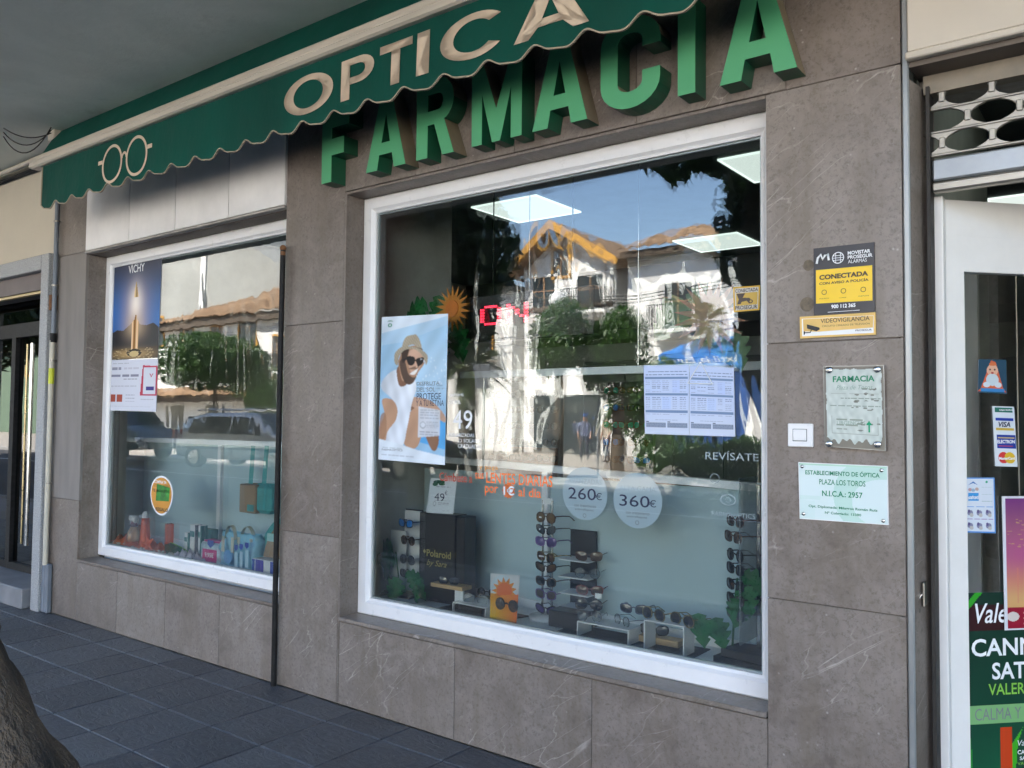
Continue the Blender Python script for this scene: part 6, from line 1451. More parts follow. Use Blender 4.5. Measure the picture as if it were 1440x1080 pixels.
cv.poly([(.12, .86), (.30, .93), (.46, .86), (.30, .90)], (.03, .14, .40)); cv.rect(.14, .58, .48, .72, (.05, .28, .60)); cv.rect(.18, .645, .44, .66, (.62, .7, .75)); cv.ell(.2, .78, .06, .03, (.5, .3, .3)); cv.ell(.3, .77, .06, .03, (.3, .4, .5)); cv.ell(.42, .79, .06, .03, (.5, .35, .3)); cv.ell(.74, .92, .04, .02, (.05, .35, .2))
for k, yy in enumerate((.82, .69, .565)): cv.lines(.58, .9, yy, .012, (.3, .42, .40), 3, k)
cv.lines(.06, .92, .465, .014, (.05, .25, .60), 3, 5); cv.lines(.06, .92, .24, .014, (.25, .10, .35), 3, 6)
for k in range(3):
    for yy in (.36, .13): cv.ell(.2+.29*k, yy, .09, .05, (.22, .22, .32)); cv.ell(.24+.29*k, yy-.04, .06, .035, (.48, .45, .42)); cv.ell(.16+.29*k, yy+.03, .04, .03, (.10, .08, .2))
sheet(cv, leaf_sheet(cv, ((1355.5, 749), (1400.5, 750), (1398.5, 671.5), (1355.5, 671.5))), 'printed_sheet', g3)
LT('salud', 1361.5, 1376, 697, 702, white_ink, g3, bold=.02)
g4 = leaf_thing('event_poster', 'purple and red framed festival poster on the door glass', 'poster', (1412, 885))
cv = Canvas(110, 250, (.3, .05, .25)); cv.grad((.62, .30, .10), (.16, .03, .17)); cv.glow(.5, .55, .9, .2, (.42, .07, .24), .8); cv.glow(.4, .35, .7, .12, (.62, .22, .14), .7); cv.glow(.6, .22, .9, .1, (.68, .45, .16), .7)
for k in range(60): cv.ell(rng.uniform(.05, .95), rng.uniform(.60, .85), rng.uniform(.01, .03), rng.uniform(.002, .006), (.55, .32, .12), .7)
for k in range(10): x0 = rng.uniform(0, 1); cv.rect(x0, .2, x0+.02, rng.uniform(.3, .5), (.60, .20, .14), .5)
cv.rect(0, 0, 1, .17, (.28, .01, .03)); cv.ell(.10, .10, .07, .035, (.62, .55, .50)); cv.lines(.22, .9, .12, .012, (.6, .45, .3), 5, 3); cv.lines(.22, .9, .08, .012, (.6, .45, .3), 5, 4); cv.lines(.22, .9, .04, .012, (.6, .45, .3), 5, 5)
cv.rect(0, 0, .035, 1, (.66, .66, .70)); cv.rect(0, .985, 1, 1, (.66, .66, .70)); cv.rect(0, 0, 1, .012, (.66, .66, .70)); cv.rect(.975, 0, 1, 1, (.66, .66, .70))
p_ = leaf_sheet(cv, ((1413, 886.5), (1440, 887), (1440, 697.5), (1409, 698)), .012)
ll, ul = Vector(p_[0]), Vector(p_[3]); wv = DX*.34
sheet(cv, [ll, ll+wv, ul+wv, ul], 'printed_sheet', g4)
# large green poster low on the door
g5 = leaf_thing('product_poster', 'large dark green poster reading CANNABIS SATIVA VALERIANA, CALMA Y, on the lower door glass', 'poster', (1358, 1070))
cv = Canvas(150, 260, (.006, .045, .022)); cv.grad((.01, .11, .05), (.008, .035, .02)); cv.rect(0, .775, 1, .92, (.035, .008, .010)); cv.poly([(0, .86), (0, .90), (.09, 1), (.16, 1)], (.03, .32, .02)); cv.glow(.2, .5, .3, .08, (.02, .10, .05), .6)
cv.rect(0, .455, 1, .52, (.20, .42, .16)); cv.glow(.6, .3, .4, .2, (.015, .16, .06), .8); cv.poly([(.02, .0), (.05, .22), (.02, .38), (.0, .42), (0, 0)], (.02, .25, .03))
pa = leaf_sheet(cv, ((1358, 1079), (1440, 1079), (1440, 830), (1356, 834)), .005); zl, zt = .16, pa[3][2]
o_ = Vector((HX, HY, 0))+DN*.005; s0 = .086; LLp = o_+DX*s0; URp = o_+DX*.812
# horizontal bands at the photo's heights
Hh = zt-zl
def zrow(py): return (on_leaf(1357, py, .005)[1]-zl)/Hh
cv = Canvas(160, 300, (.008, .05, .025)); cv.grad((.005, .065, .032), (.006, .028, .018)); cv.rect(0, zrow(888), 1, zrow(852), (.035, .008, .010)); cv.poly([(0, zrow(862)), (0, zrow(850)), (.05, 1), (.09, 1)], (.03, .32, .02)); cv.rect(0, zrow(1020), 1, zrow(994), (.20, .42, .16)); cv.glow(.5, .15, .4, .2, (.015, .16, .06), .6); cv.poly([(0, 0), (.03, .1), (.02, zrow(1040)), (.0, zrow(1035))], (.02, .25, .03))
x0_ = (on_leaf(1408, 1040)[0]-s0)/(.812-s0); cv.rect(x0_, 0, x0_+.06, zrow(1026), (.52, .05, .01)); cv.rect(x0_+.06, 0, x0_+.55, zrow(1026), (.01, .06, .03)); cv.poly([(x0_+.06, 0), (x0_+.06, zrow(1050)), (x0_+.12, zrow(1027)), (x0_+.09, zrow(1050))], (.05, .36, .02))
sheet(cv, [(LLp.x, LLp.y, zl), (URp.x, URp.y, zl), (URp.x, URp.y, zt), (LLp.x, LLp.y, zt)], 'printed_sheet', g5)
def LT2(s_, xl, yt, yb, width, m, **k):
    off = .0062; a = on_leaf(xl, yt, off); c = on_leaf(xl, yb, off); o = Vector((HX, HY, 0))+DN*off
    return lettering(s_, a[0], a[0]+width, c[1], a[1], 0, m, g5, frame=(o, DX), **k)
u_ = lambda a, b: on_leaf(b, 900)[0]-on_leaf(a, 900)[0]
LT2('Vale', 1371, 849, 877, u_(1371, 1412)*1.1, white_ink, bold=.01, shear=.25); LT2('CANNABIS', 1366, 899, 924, u_(1366, 1440)*2.05, white_ink, bold=.02); LT2('SATIVA', 1395, 932, 956, u_(1395, 1440)*2.0, white_ink, bold=.02)
LT2('VALERIANA', 1390, 962, 978, u_(1390, 1440)*1.85, lime_ink, bold=.01); LT2('CALMA Y', 1371, 997, 1014, u_(1371, 1436)*1.0, grey_ink); LT2('Vale', 1431, 1041, 1049, .05, white_ink, shear=.2); LT2('CANNABIS', 1431, 1055, 1061, .10, white_ink, bold=.02); LT2('SATIVA', 1434, 1064, 1069, .07, white_ink, bold=.02); LT2('VALERIANA', 1431, 1072, 1076, .10, lime_ink)
# dim things behind the door glass
rbox('partition', (-.15, 1.7, 0), (2.5, 1.76, 2.35), mat('pale partition', (.55, .57, .50), .7))
rbox('wall', (-.30, .9, 2.36), (2.5, .96, 3.09), mat('cream inner bulkhead', (.62, .60, .50), .7))
rbox('wall', (-.72, .31, 0), (-.66, 2.0, 3.1), mat('pale inner wall', (.40, .42, .37), .7))
dk = thing('clothes_stand', 'dark coat shape behind the door glass', 'coat stand', (-.45, 1.4, 0))
q = MB(); q.lathe([(.16, .9), (.19, 1.3), (.17, 1.7), (.08, 1.80), (.001, 1.81)], 16, (-.45, 1.4, 0)); q.build('coat', mat('dark grey coat', (.05, .055, .055), .8), dk); q = MB(); q.tube([(-.45, 1.4, 0), (-.45, 1.4, 1.9)], .02); q.build('pole', black_metal, dk)

# ================================================================== THE SQUARE ACROSS THE ROAD (seen mirrored in the glass)
def mir(px, py, Y):
    """a point of the square seen mirrored at photo pixel (px,py), Y metres in front of the glass"""
    p = at(px, py, Y+.28); return Vector((p.x, -Y, p.z))
def tiled_roof(q, x0, x1, ya, za, yb, zb, pitch=.5, amp=.13):
    """corrugated clay roof slope from eave (ya,za) to ridge (yb,zb)"""
    n = int((x1-x0)/pitch*6); m = 10; vs = []; fs = []
    for i in range(n+1):
        x = x0+(x1-x0)*i/n
        for j in range(m+1):
            t = j/m; st = .03*((j % 2))
            vs.append((x, ya+(yb-ya)*t, za+(zb-za)*t+amp*abs(math.sin(PI*(x-x0)/pitch))+st))
    for i in range(n):
        for j in range(m): k = i*(m+1)+j; fs.append((k, k+1, k+m+2, k+m+1))
    q.add(vs, fs)
def win(h, x, z, w, hh, y, trim=ochre, bal=False):
    """window on a wall facing +y; x,z = centre of sill"""
    q = MB(); t = .13
    for a, b in (((x-w/2-t, y, z-t), (x+w/2+t, y+.06, z)), ((x-w/2-t, y, z+hh), (x+w/2+t, y+.06, z+hh+t)), ((x-w/2-t, y, z), (x-w/2, y+.06, z+hh)), ((x+w/2, y, z), (x+w/2+t, y+.06, z+hh))): q.box(a, b)
    f = q.build('window', trim, h)
    q = MB(); q.box((x-w/2, y, z), (x+w/2, y+.02, z+hh)); q.build('pane', win_dark, f)
    q = MB(); q.box((x-.03, y+.021, z), (x+.03, y+.05, z+hh)); q.box((x-w/2, y+.021, z+hh*.6), (x-.031, y+.04, z+hh*.6+.05)); q.box((x+.031, y+.021, z+hh*.6), (x+w/2, y+.04, z+hh*.6+.05)); q.build('casement', win_frame, f)
    if bal: balcony(h, x, z, w+1.0, y)
def balcony(h, x, z, w, y, floor=house_white):
    q = MB(); q.box((x-w/2, y, z-.16), (x+w/2, y+.75, z-.02)); q.box((x-w/2+.1, y, z-.30), (x+w/2-.1, y+.55, z-.161)); b = q.build('balcony', floor, h)
    q = MB(); n = int(w/.12)
    for i in range(n+1): xx = x-w/2+.03+(w-.06)*i/n; q.box((xx-.011, y+.70, z-.019), (xx+.011, y+.722, z+.95))
    for s_ in (-1, 1):
        for k in range(5): q.box((x+s_*(w/2-.04)-.01, y+.08+k*.13, z-.019), (x+s_*(w/2-.04)+.01, y+.10+k*.13, z+.95))
    q.box((x-w/2+.01, y+.69, z+.951), (x+w/2-.01, y+.735, z+.99)); q.build('railing', black_metal, b)
YF = 27.7      # house fronts
# house 1: long white house with tiled roof, behind the left tree
xl = mir(150, 470, YF).x-8; xr = mir(400, 440, YF).x+2
ze = mir(300, 448, YF).z
h1 = thing('white_house', 'long white house with ochre framed windows and clay tile roof, mirrored in left window', 'house', ((xl+xr)/2, -YF-4, 0))
P_('wall', (xl, -YF-8, 0), (xr, -YF, ze-.5), house_white, h1); P_('eaves', (xl-.2, -YF-8, ze-.5), (xr+.2, -YF+.55, ze-.05), dark_timber, h1)
q = MB(); tiled_roof(q, xl-.3, xr+.3, -YF+.75, ze-.05, -YF-4.5, ze+2.6)
hx = mir(228, 450, YF).x
q.v = [(x, y, z) if x > hx+9*((-YF+.75-y)/5.25) else (x, y, min(z, ze-.05+max(0, (x-hx)*.33))) for x, y, z in q.v]; q.build('roof', roof_tile, h1)
for px in (218, 263, 303, 350): 
    p = mir(px, 476, YF); win(h1, p.x, mir(px, 486, YF).z, 1.7 if px != 303 else .9, 1.9 if px != 303 else 1.2, -YF)
balcony(h1, mir(392, 520, YF).x, mir(392, 523, YF).z, 3.2, -YF); win(h1, mir(392, 500, YF).x, mir(392, 523, YF).z, 1.2, 2.1, -YF)
q = MB(); tiled_roof(q, xl, xr, -YF+1.6, 2.75, -YF, 3.3); q.build('porch_roof', roof_tile, h1)
P_('porch_shade', (xl, -YF, 2.45), (xr, -YF+1.3, 2.70), dark_timber, h1)
for k in range(5): P_('shop_door', (xl+4+k*4.2, -YF, 0), (xl+6+k*4.2, -YF+.04, 2.2), win_dark, h1)
# high grey party wall behind it, block with balconies at its end
zt = mir(300, 330, 34).z
h2 = thing('grey_building', 'tall plain grey rendered building rising behind the tiled white house', 'building', (xl+10, -38, 0))
q = MB(); ga, gb_ = mir(318, 330, 34), mir(425, 385, 34); q.prism([(xl-6, 0), (gb_.x, 0), (gb_.x, gb_.z), (ga.x, ga.z), (ga.x-3, zt+3), (xl-6, zt+3)], -44, -34, 'y'); q.build('wall', house_grey, h2)
P_('pilaster', (mir(287, 350, 34).x-.25, -33.999, ze), (mir(287, 350, 34).x+.25, -33.85, zt+3), house_white, h2)
h3 = thing('hillside_house', 'white house with overhanging tiled roof edge beyond the grey building', 'house', (mir(380, 350, 46).x, -50, 0))
xa, xb = mir(345, 350, 46).x, mir(400, 350, 46).x+3; z3 = mir(370, 338, 46).z
P_('wall', (xa, -54, 0), (xb, -46, z3), house_white, h3); q = MB(); tiled_roof(q, xa-.5, xb+.5, -45.3, z3, -50, z3+1.6); q.build('roof', roof_tile, h3)
for k in range(4): win(h3, xa+2.2+k*3.2, z3-2.3, 1.1, 1.3, -46, bal=(k % 2 == 0))
# house 4: gabled white house
gx0, gx1, gxm = mir(738, 380, YF).x, mir(862, 380, YF).x, mir(787, 330, YF).x
gze = mir(862, 368, YF).z; gzr = mir(787, 330, YF).z
h4 = thing('gabled_house', 'white gabled house with ochre eaves mirrored in the middle of the right window', 'house', (gxm, -YF-3, 0))
q = MB(); gz0 = gze
q.prism([(gx0, 0), (gx1, 0), (gx1, gze), (gxm, gzr), (gx0, gze)], -YF-9, -YF, 'y'); q.build('wall', house_white, h4)
for xa_, xb_ in ((gx0-.6, gxm), (gx1+.6, gxm)):
    q = MB(); za_ = gze-.3; q.add([(xa_, -YF+.7, za_), (xb_, -YF+.7, gzr+.15), (xb_, -YF-9, gzr+.15), (xa_, -YF-9, za_), (xa_, -YF+.7, za_+.30), (xb_, -YF+.7, gzr+.5), (xb_, -YF-9, gzr+.5), (xa_, -YF-9, za_+.30)], [(0,1,2,3),(4,7,6,5),(0,4,5,1),(1,5,6,2),(2,6,7,3),(3,7,4,0)]); q.build('roof', roof_tile, h4)
    q = MB(); q.add([(xa_, -YF+.72, za_-.02), (xb_, -YF+.72, gzr+.13), (xb_, -YF+.86, gzr+.13), (xa_, -YF+.86, za_-.02), (xa_, -YF+.72, za_+.34), (xb_, -YF+.72, gzr+.54), (xb_, -YF+.86, gzr+.54), (xa_, -YF+.86, za_+.34)], [(0,1,2,3),(4,7,6,5),(0,4,5,1),(1,5,6,2),(2,6,7,3),(3,7,4,0)]); q.build('barge_board', ochre, h4)
win(h4, mir(789, 378, YF).x, mir(789, 388, YF).z, .8, 1.2, -YF); win(h4, mir(765, 430, YF).x, mir(765, 440, YF).z, 1.2, 1.6, -YF, house_white); win(h4, mir(830, 425, YF).x, mir(830, 438, YF).z, 1.3, 1.6, -YF, house_white, bal=True)
P_('string_course', (gx0, -YF, gze-1.9), (gx1, -YF+.12, gze-1.7), dark_timber, h4)
P_('shop_front', (gx0+.6, -YF, 0), (gx1-.6, -YF+.04, 2.6), win_dark, h4)
# white houses between h1 and h4, and to the right of h4
def plain_house(x0, x1, ztop, label, wins, ridge=1.6, wall=house_white, trimm=ochre):
    h = thing('terrace_house', label, 'house', ((x0+x1)/2, -YF-4, 0))
    P_('wall', (x0, -YF-8, 0), (x1, -YF-.0, ztop-.4), wall, h); P_('eaves', (x0-.05, -YF-8, ztop-.4), (x1+.05, -YF+.6, ztop-.12), dark_timber, h)
    q = MB(); tiled_roof(q, x0-.1, x1+.1, -YF+.8, ztop-.1, -YF-4, ztop+ridge); q.build('roof', roof_tile, h)
    for (fx, z, w, hh, b) in wins: win(h, x0+(x1-x0)*fx, z, w, hh, -YF, trimm, b)
    return h
m1 = mir(862, 345, YF); m2 = mir(1068, 328, YF)
h5 = plain_house(gx1+.7, m2.x+14, mir(950, 345, YF).z, 'long white terrace with balconies behind the blue awning, mirrored at right', [(.12, 5.2, 1.2, 1.9, True), (.34, 5.2, 1.2, 1.9, True), (.58, 5.2, 1.2, 1.9, False), (.8, 5.2, 1.2, 1.9, True)], trimm=house_white)
for k in range(5): P_('shop_front', (gx1+2+k*4.4, -YF, 0), (gx1+5+k*4.4, -YF+.05, 2.7), win_dark, h5)
h6 = plain_house(xr+.5, gx0-8.2, 8.3, 'white terrace house hidden behind the dark tree', [(.15, 5, 1.2, 1.8, True), (.4, 5, 1.2, 1.8, False), (.65, 5, 1.2, 1.8, True), (.88, 5, 1.2, 1.8, False)])
h7 = plain_house(gx0-8, gx0-.7, 7.9, 'white balconied house left of the gabled house', [(.3, 4.6, 1.2, 2.0, True), (.75, 4.6, 1.2, 2.0, True)])
h8 = plain_house(m2.x+14.5, m2.x+40, 8.0, 'white terrace house at the far end of the square', [(.2, 5, 1.2, 1.8, True), (.5, 5, 1.2, 1.8, True)])
h9 = plain_house(xl-24, xl-.5, 7.4, 'pale green house far down the street mirrored in the entrance door', [(.2, 4.8, 1.2, 1.6, False), (.5, 4.8, 1.2, 1.6, True), (.8, 4.8, 1.2, 1.6, False)], wall=house_green)
# blue awning of the bar with lettering
a0, a1 = mir(925, 505, 24), mir(1085, 505, 24); zt, zb = mir(925, 499, 24).z, mir(925, 517, 24).z
bw = thing('bar_awning', 'blue bar awning with white script lettering, mirrored behind the notice sheets', 'awning', ((a0.x+a1.x)/2, -24, 0))
q = MB(); q.box((a0.x, -24.06, zb), (a1.x, -24.0, zt)); q.build('valance', blue_cloth, bw)
q = MB(); q.add([(a0.x, -24.061, zt), (a1.x, -24.061, zt), (a1.x, -YF+.01, zt+.9), (a0.x, -YF+.01, zt+.9)], [(0,1,2,3)]); q.add([(a0.x, -24.061, zt+.03), (a1.x, -24.061, zt+.03), (a1.x, -YF+.01, zt+.93), (a0.x, -YF+.01, zt+.93)], [(3,2,1,0)]); q.build('canopy', blue_cloth, bw)
q = MB(); q.add([(a0.x, -24.2, .3), (a0.x+(a1.x-a0.x)*.84, -24.2, .3), (a0.x+(a1.x-a0.x)*.84, -24.2, zb), (a0.x, -24.2, zb)], [(0,1,2,3)][0:1]); q.build('side_curtain', mat('dark blue awning cloth', (.015, .07, .26), .8, var=.2), bw)
v_, f_ = text_verts('Textil la Luna', .01, .3); mn, mx = v_.min(0), v_.max(0); q = MB(); xs0, xs1 = a0.x+.4, a0.x+(a1.x-a0.x)*.82
q.add([(xs1-(x_-mn[0])/(mx[0]-mn[0])*(xs1-xs0), -23.985, zb+.12+(y_-mn[1])/(mx[1]-mn[1])*(zt-zb-.24)) for x_, y_, _ in v_], f_); q.build('lettering', white_ink, bw)
for xx in (a0.x+.1, (a0.x+a1.x)/2, a1.x-.1): q = MB(); q.tube([(xx, -24.1, 0), (xx, -24.1, zb)], .05, 8); q.build('post', black_metal, bw)

# trees
def crown_mesh(c, rad, n, leaf, squash=.8, seed=1, lumps=9, m=LEAF, parent=None, dense=.55):
    r = np.random.default_rng(seed); cs = []
    for k in range(lumps):
        d = r.normal(size=3); d /= np.linalg.norm(d); cs.append((np.array(c)+d*np.array((rad, rad, rad*squash))*r.uniform(.3, .72), rad*r.uniform(.36, .58)))
    cs.append((np.array(c), rad*.72))
    V = []; F = []
    wts = np.array([q_[1]**2 for q_ in cs]); wts /= wts.sum(); idx = r.choice(len(cs), n, p=wts)
    d = r.normal(size=(n, 3)); d /= np.linalg.norm(d, axis=1)[:, None]; rr = r.uniform(dense, 1.0, n)**.5
    P = np.array([cs[i][0] for i in idx])+d*np.array([cs[i][1] for i in idx])[:, None]*rr[:, None]*np.array((1, 1, squash))
    t = r.normal(size=(n, 3)); t /= np.linalg.norm(t, axis=1)[:, None]; nn = d*.7+r.normal(size=(n, 3))*.6; nn /= np.linalg.norm(nn, axis=1)[:, None]
    t -= nn*(t*nn).sum(1)[:, None]; t /= np.linalg.norm(t, axis=1)[:, None]; b = np.cross(nn, t); L = leaf*r.uniform(.55, 1.5, n)[:, None]
    vs = np.stack([P-t*L, P+b*L*.42, P+t*L, P-b*L*.42], 1).reshape(-1, 3); off = np.array(root_loc(parent)); vs -= off
    me = bpy.data.meshes.new('crown'); fi = np.arange(n*4).reshape(-1, 4)
    me.from_pydata(vs.tolist(), [], fi.tolist()); me.materials.append(m); me.update()
    return link('crown', me, parent)
def tree(px, py, Y, rad, label, leafn=7000, leaf=.10, zc=None, m=LEAF, lean=0, tr=.12, squash=.8, seed=1, group=None, lumps=9):
    p = mir(px, py, Y); o = thing('orange_tree' if m is LEAF else 'street_tree', label, 'tree', (p.x+lean, -Y, 0), group=group)
    zb_ = p.z-rad*squash*.55; q = MB()
    q.tube([(p.x+lean, -Y, -.02), (p.x+lean*.7+.04, -Y, zb_*.5), (p.x+lean*.2, -Y, zb_), (p.x, -Y, p.z)], [tr*1.3, tr, tr*.9, tr*.4], 10)
    for k in range(5):
        a_ = k*2*PI/5+seed; q.tube([(p.x+lean*.2, -Y, zb_-.15), (p.x+math.cos(a_)*rad*.35, -Y+math.sin(a_)*rad*.35, zb_+rad*.35), (p.x+math.cos(a_)*rad*.6, -Y+math.sin(a_)*rad*.6, p.z+rad*.1)], [tr*.6, tr*.4, tr*.15], 7)
    q.build('trunk', trunk_m, o); crown_mesh((p.x, -Y, p.z), rad, leafn, leaf, squash, seed, lumps, m, o); return o
tree(296, 508, 15.5, 2.3, 'dense round orange tree mirrored in the left window above the silver car', 14000, .085, squash=.68, seed=3, lean=.7)
tree(372, 545, 21, 2.0, 'darker orange tree behind the first one, mirrored at the right edge of the left window', 5000, .09, seed=5)
tree(785, 478, 15.5, 1.20, 'orange tree on a slim trunk mirrored left of centre in the right window', 6000, .075, squash=.95, seed=8)
tree(868, 486, 16.5, 1.25, 'orange tree with the thicker dark crown mirrored right of the slim trunked one', 7000, .075, squash=1.0, seed=9, tr=.16)
tree(905, 560, 20, 1.6, 'low dark orange tree mirrored behind the notice sheets', 5000, .09, seed=12)
tree(592, 365, 7.6, 1.75, 'large dark leafy tree mirrored as the dark mass at upper left of the right window', 22000, .15, m=LEAF_DARK, seed=21, tr=.16, squash=1.25, lumps=22)
tree(1105, 250, 7.2, 1.05, 'dark leafy tree mirrored at the upper right corner of the right window', 7000, .12, m=LEAF_DARK, seed=33, tr=.14, squash=1.3, lumps=12)
bsh = thing('round_bush', 'clipped dark green bush mirrored low at the right of the right window', 'bush', (mir(1010, 650, 12).x, -12, 0)); p = mir(1000, 640, 12); crown_mesh((p.x, -12.6, .62), .95, 5000, .06, .7, 14, 8, LEAF, bsh)
for k, (px, yy) in enumerate(((930, 13.5), (965, 14.0))):
    o = thing('hedge_bush', f'{["left", "right"][k]} one of two low hedge bushes below the notice sheets', 'bush', (mir(px, 640, yy).x, -yy, 0)); crown_mesh((mir(px, 640, yy).x, -yy, .75), .85, 3500, .06, .9, 40+k, 8, LEAF, o)
# palms
def palm(px, py, Y, rad, label, n=30, seed=2, tr=.2):
    r = random.Random(seed); p = mir(px, py, Y); o = thing('palm_tree', label, 'palm tree', (p.x, -Y, 0))
    q = MB(); q.tube([(p.x+.1, -Y, -.02), (p.x+.05, -Y, p.z*.5), (p.x, -Y, p.z)], [tr*1.3, tr, tr*1.15], 12); q.build('trunk', trunk_m, o)
    for k in range(n):
        a_ = k*2.399+seed; el = R(r.uniform(-45, 75)); L = rad*r.uniform(.85, 1.1); q = MB(); pts = []
        for i in range(9):
            t = i/8; rr_ = L*t*math.cos(el)*(1-.12*t); zz = L*(t*math.sin(el)-.55*t*t*math.cos(el)); pts.append(Vector((p.x+math.cos(a_)*rr_, -Y+math.sin(a_)*rr_, p.z+zz)))
        q.tube(pts, [.018, .016, .014, .012, .010, .008, .006, .004, .003], 4, False)
        side = Vector((-math.sin(a_), math.cos(a_), 0))
        for i in range(26):
            t = .18+.80*i/26; j = t*8; a0 = pts[int(j)].lerp(pts[min(8, int(j)+1)], j-int(j)); d_ = (pts[min(8, int(j)+1)]-pts[max(0, int(j)-1)]).normalized(); ll = rad*.30*math.sin(PI*min(1, t*.9+.08))
            for s_ in (-1, 1):
                e = a0+(side*s_*.8+d_*.55+Vector((0, 0, -.22))).normalized()*ll; w_ = d_*.022
                q.add([a0-w_, a0+w_, e], [(0, 1, 2)])
        q.build('frond', LEAF_PALM, o)
    return o
palm(655, 520, 13, 1.35, 'fan palm mirrored beside the hat poster, with yellowing lower fronds', 34, 2)
palm(990, 455, 25.5, 1.5, 'small palm mirrored in front of the terrace balcony', 22, 5, .14)

# street furniture
sg_ = thing('street_sign', 'small blue street name sign on a grey pole mirrored between the two orange trees', 'sign', (mir(841, 560, 16).x, -16, 0)); p = mir(841, 530, 16)
q = MB(); q.tube([(p.x, -16, 0), (p.x, -16, p.z+.1)], .035, 8); q.build('pole', grey_pipe, sg_); q = MB(); q.box((p.x-.34, -15.96, p.z-.10), (p.x+.34, -15.93, p.z+.10), .01); q.build('plate', mat('blue street plate', (.04, .15, .42), .5), sg_)
lp_ = thing('street_lamp', 'grey lamp post with a round white globe mirrored below the gable', 'street lamp', (mir(782, 560, 18).x, -18, 0)); p = mir(785, 420, 18)
q = MB(); q.tube([(p.x, -18, 0), (p.x, -18, 1.0), (p.x, -18, p.z-.25)], [.09, .055, .04], 10); q.build('post', black_metal, lp_); q = MB(); q.ball((p.x, -18, p.z), .24, 12); q.build('globe', white_card, lp_)
bx = thing('info_board', 'grey information board on a post mirrored right of the hat poster', 'board', (mir(678, 540, 12).x, -12, 0)); a, b = mir(669, 513, 12), mir(689, 546, 12)
q = MB(); q.box((a.x, -12, b.z), (b.x, -11.94, a.z), .01); q.build('board', mat('grey board', (.10, .11, .13), .5), bx); q = MB(); q.tube([((a.x+b.x)/2, -12.03, 0), ((a.x+b.x)/2, -12.03, a.z)], .03, 8); q.build('post', grey_pipe, bx)
cab = thing('overhead_cables', 'thin black cables strung along the house fronts', 'cables', (-20, -YF+1, 7))
for k in range(3):
    q = MB(); q.tube([(-48+i*4.5, -YF+1.0+.15*k, 6.9-.16*k-.35*math.sin(PI*((i*.5) % 1))) for i in range(17)], .022, 5, False); q.build('cable', black_metal, cab)
um = thing('closed_parasol', 'white leaning terrace panel mirrored at the far right edge', 'windbreak', (mir(1058, 570, 19).x, -19, 0)); a, b, c, d = mir(1046, 622, 19), mir(1075, 624, 19), mir(1075, 535, 19), mir(1058, 534, 19)
q = MB(); q.prism([(v.x, v.z) for v in (a, b, c, d)], -19.04, -19.0, 'y'); q.build('panel', white_card, um)
bt = MB(); p = mir(890, 560, 22); bt.box((p.x-1.6, -26.4, 0), (p.x+2.6, -25.6, 2.4), .03); bt.build('kiosk', mat('dark brown kiosk', (.045, .032, .025), .7, var=.3), None, label='dark brown closed kiosk mirrored behind the right orange tree', cat='kiosk')

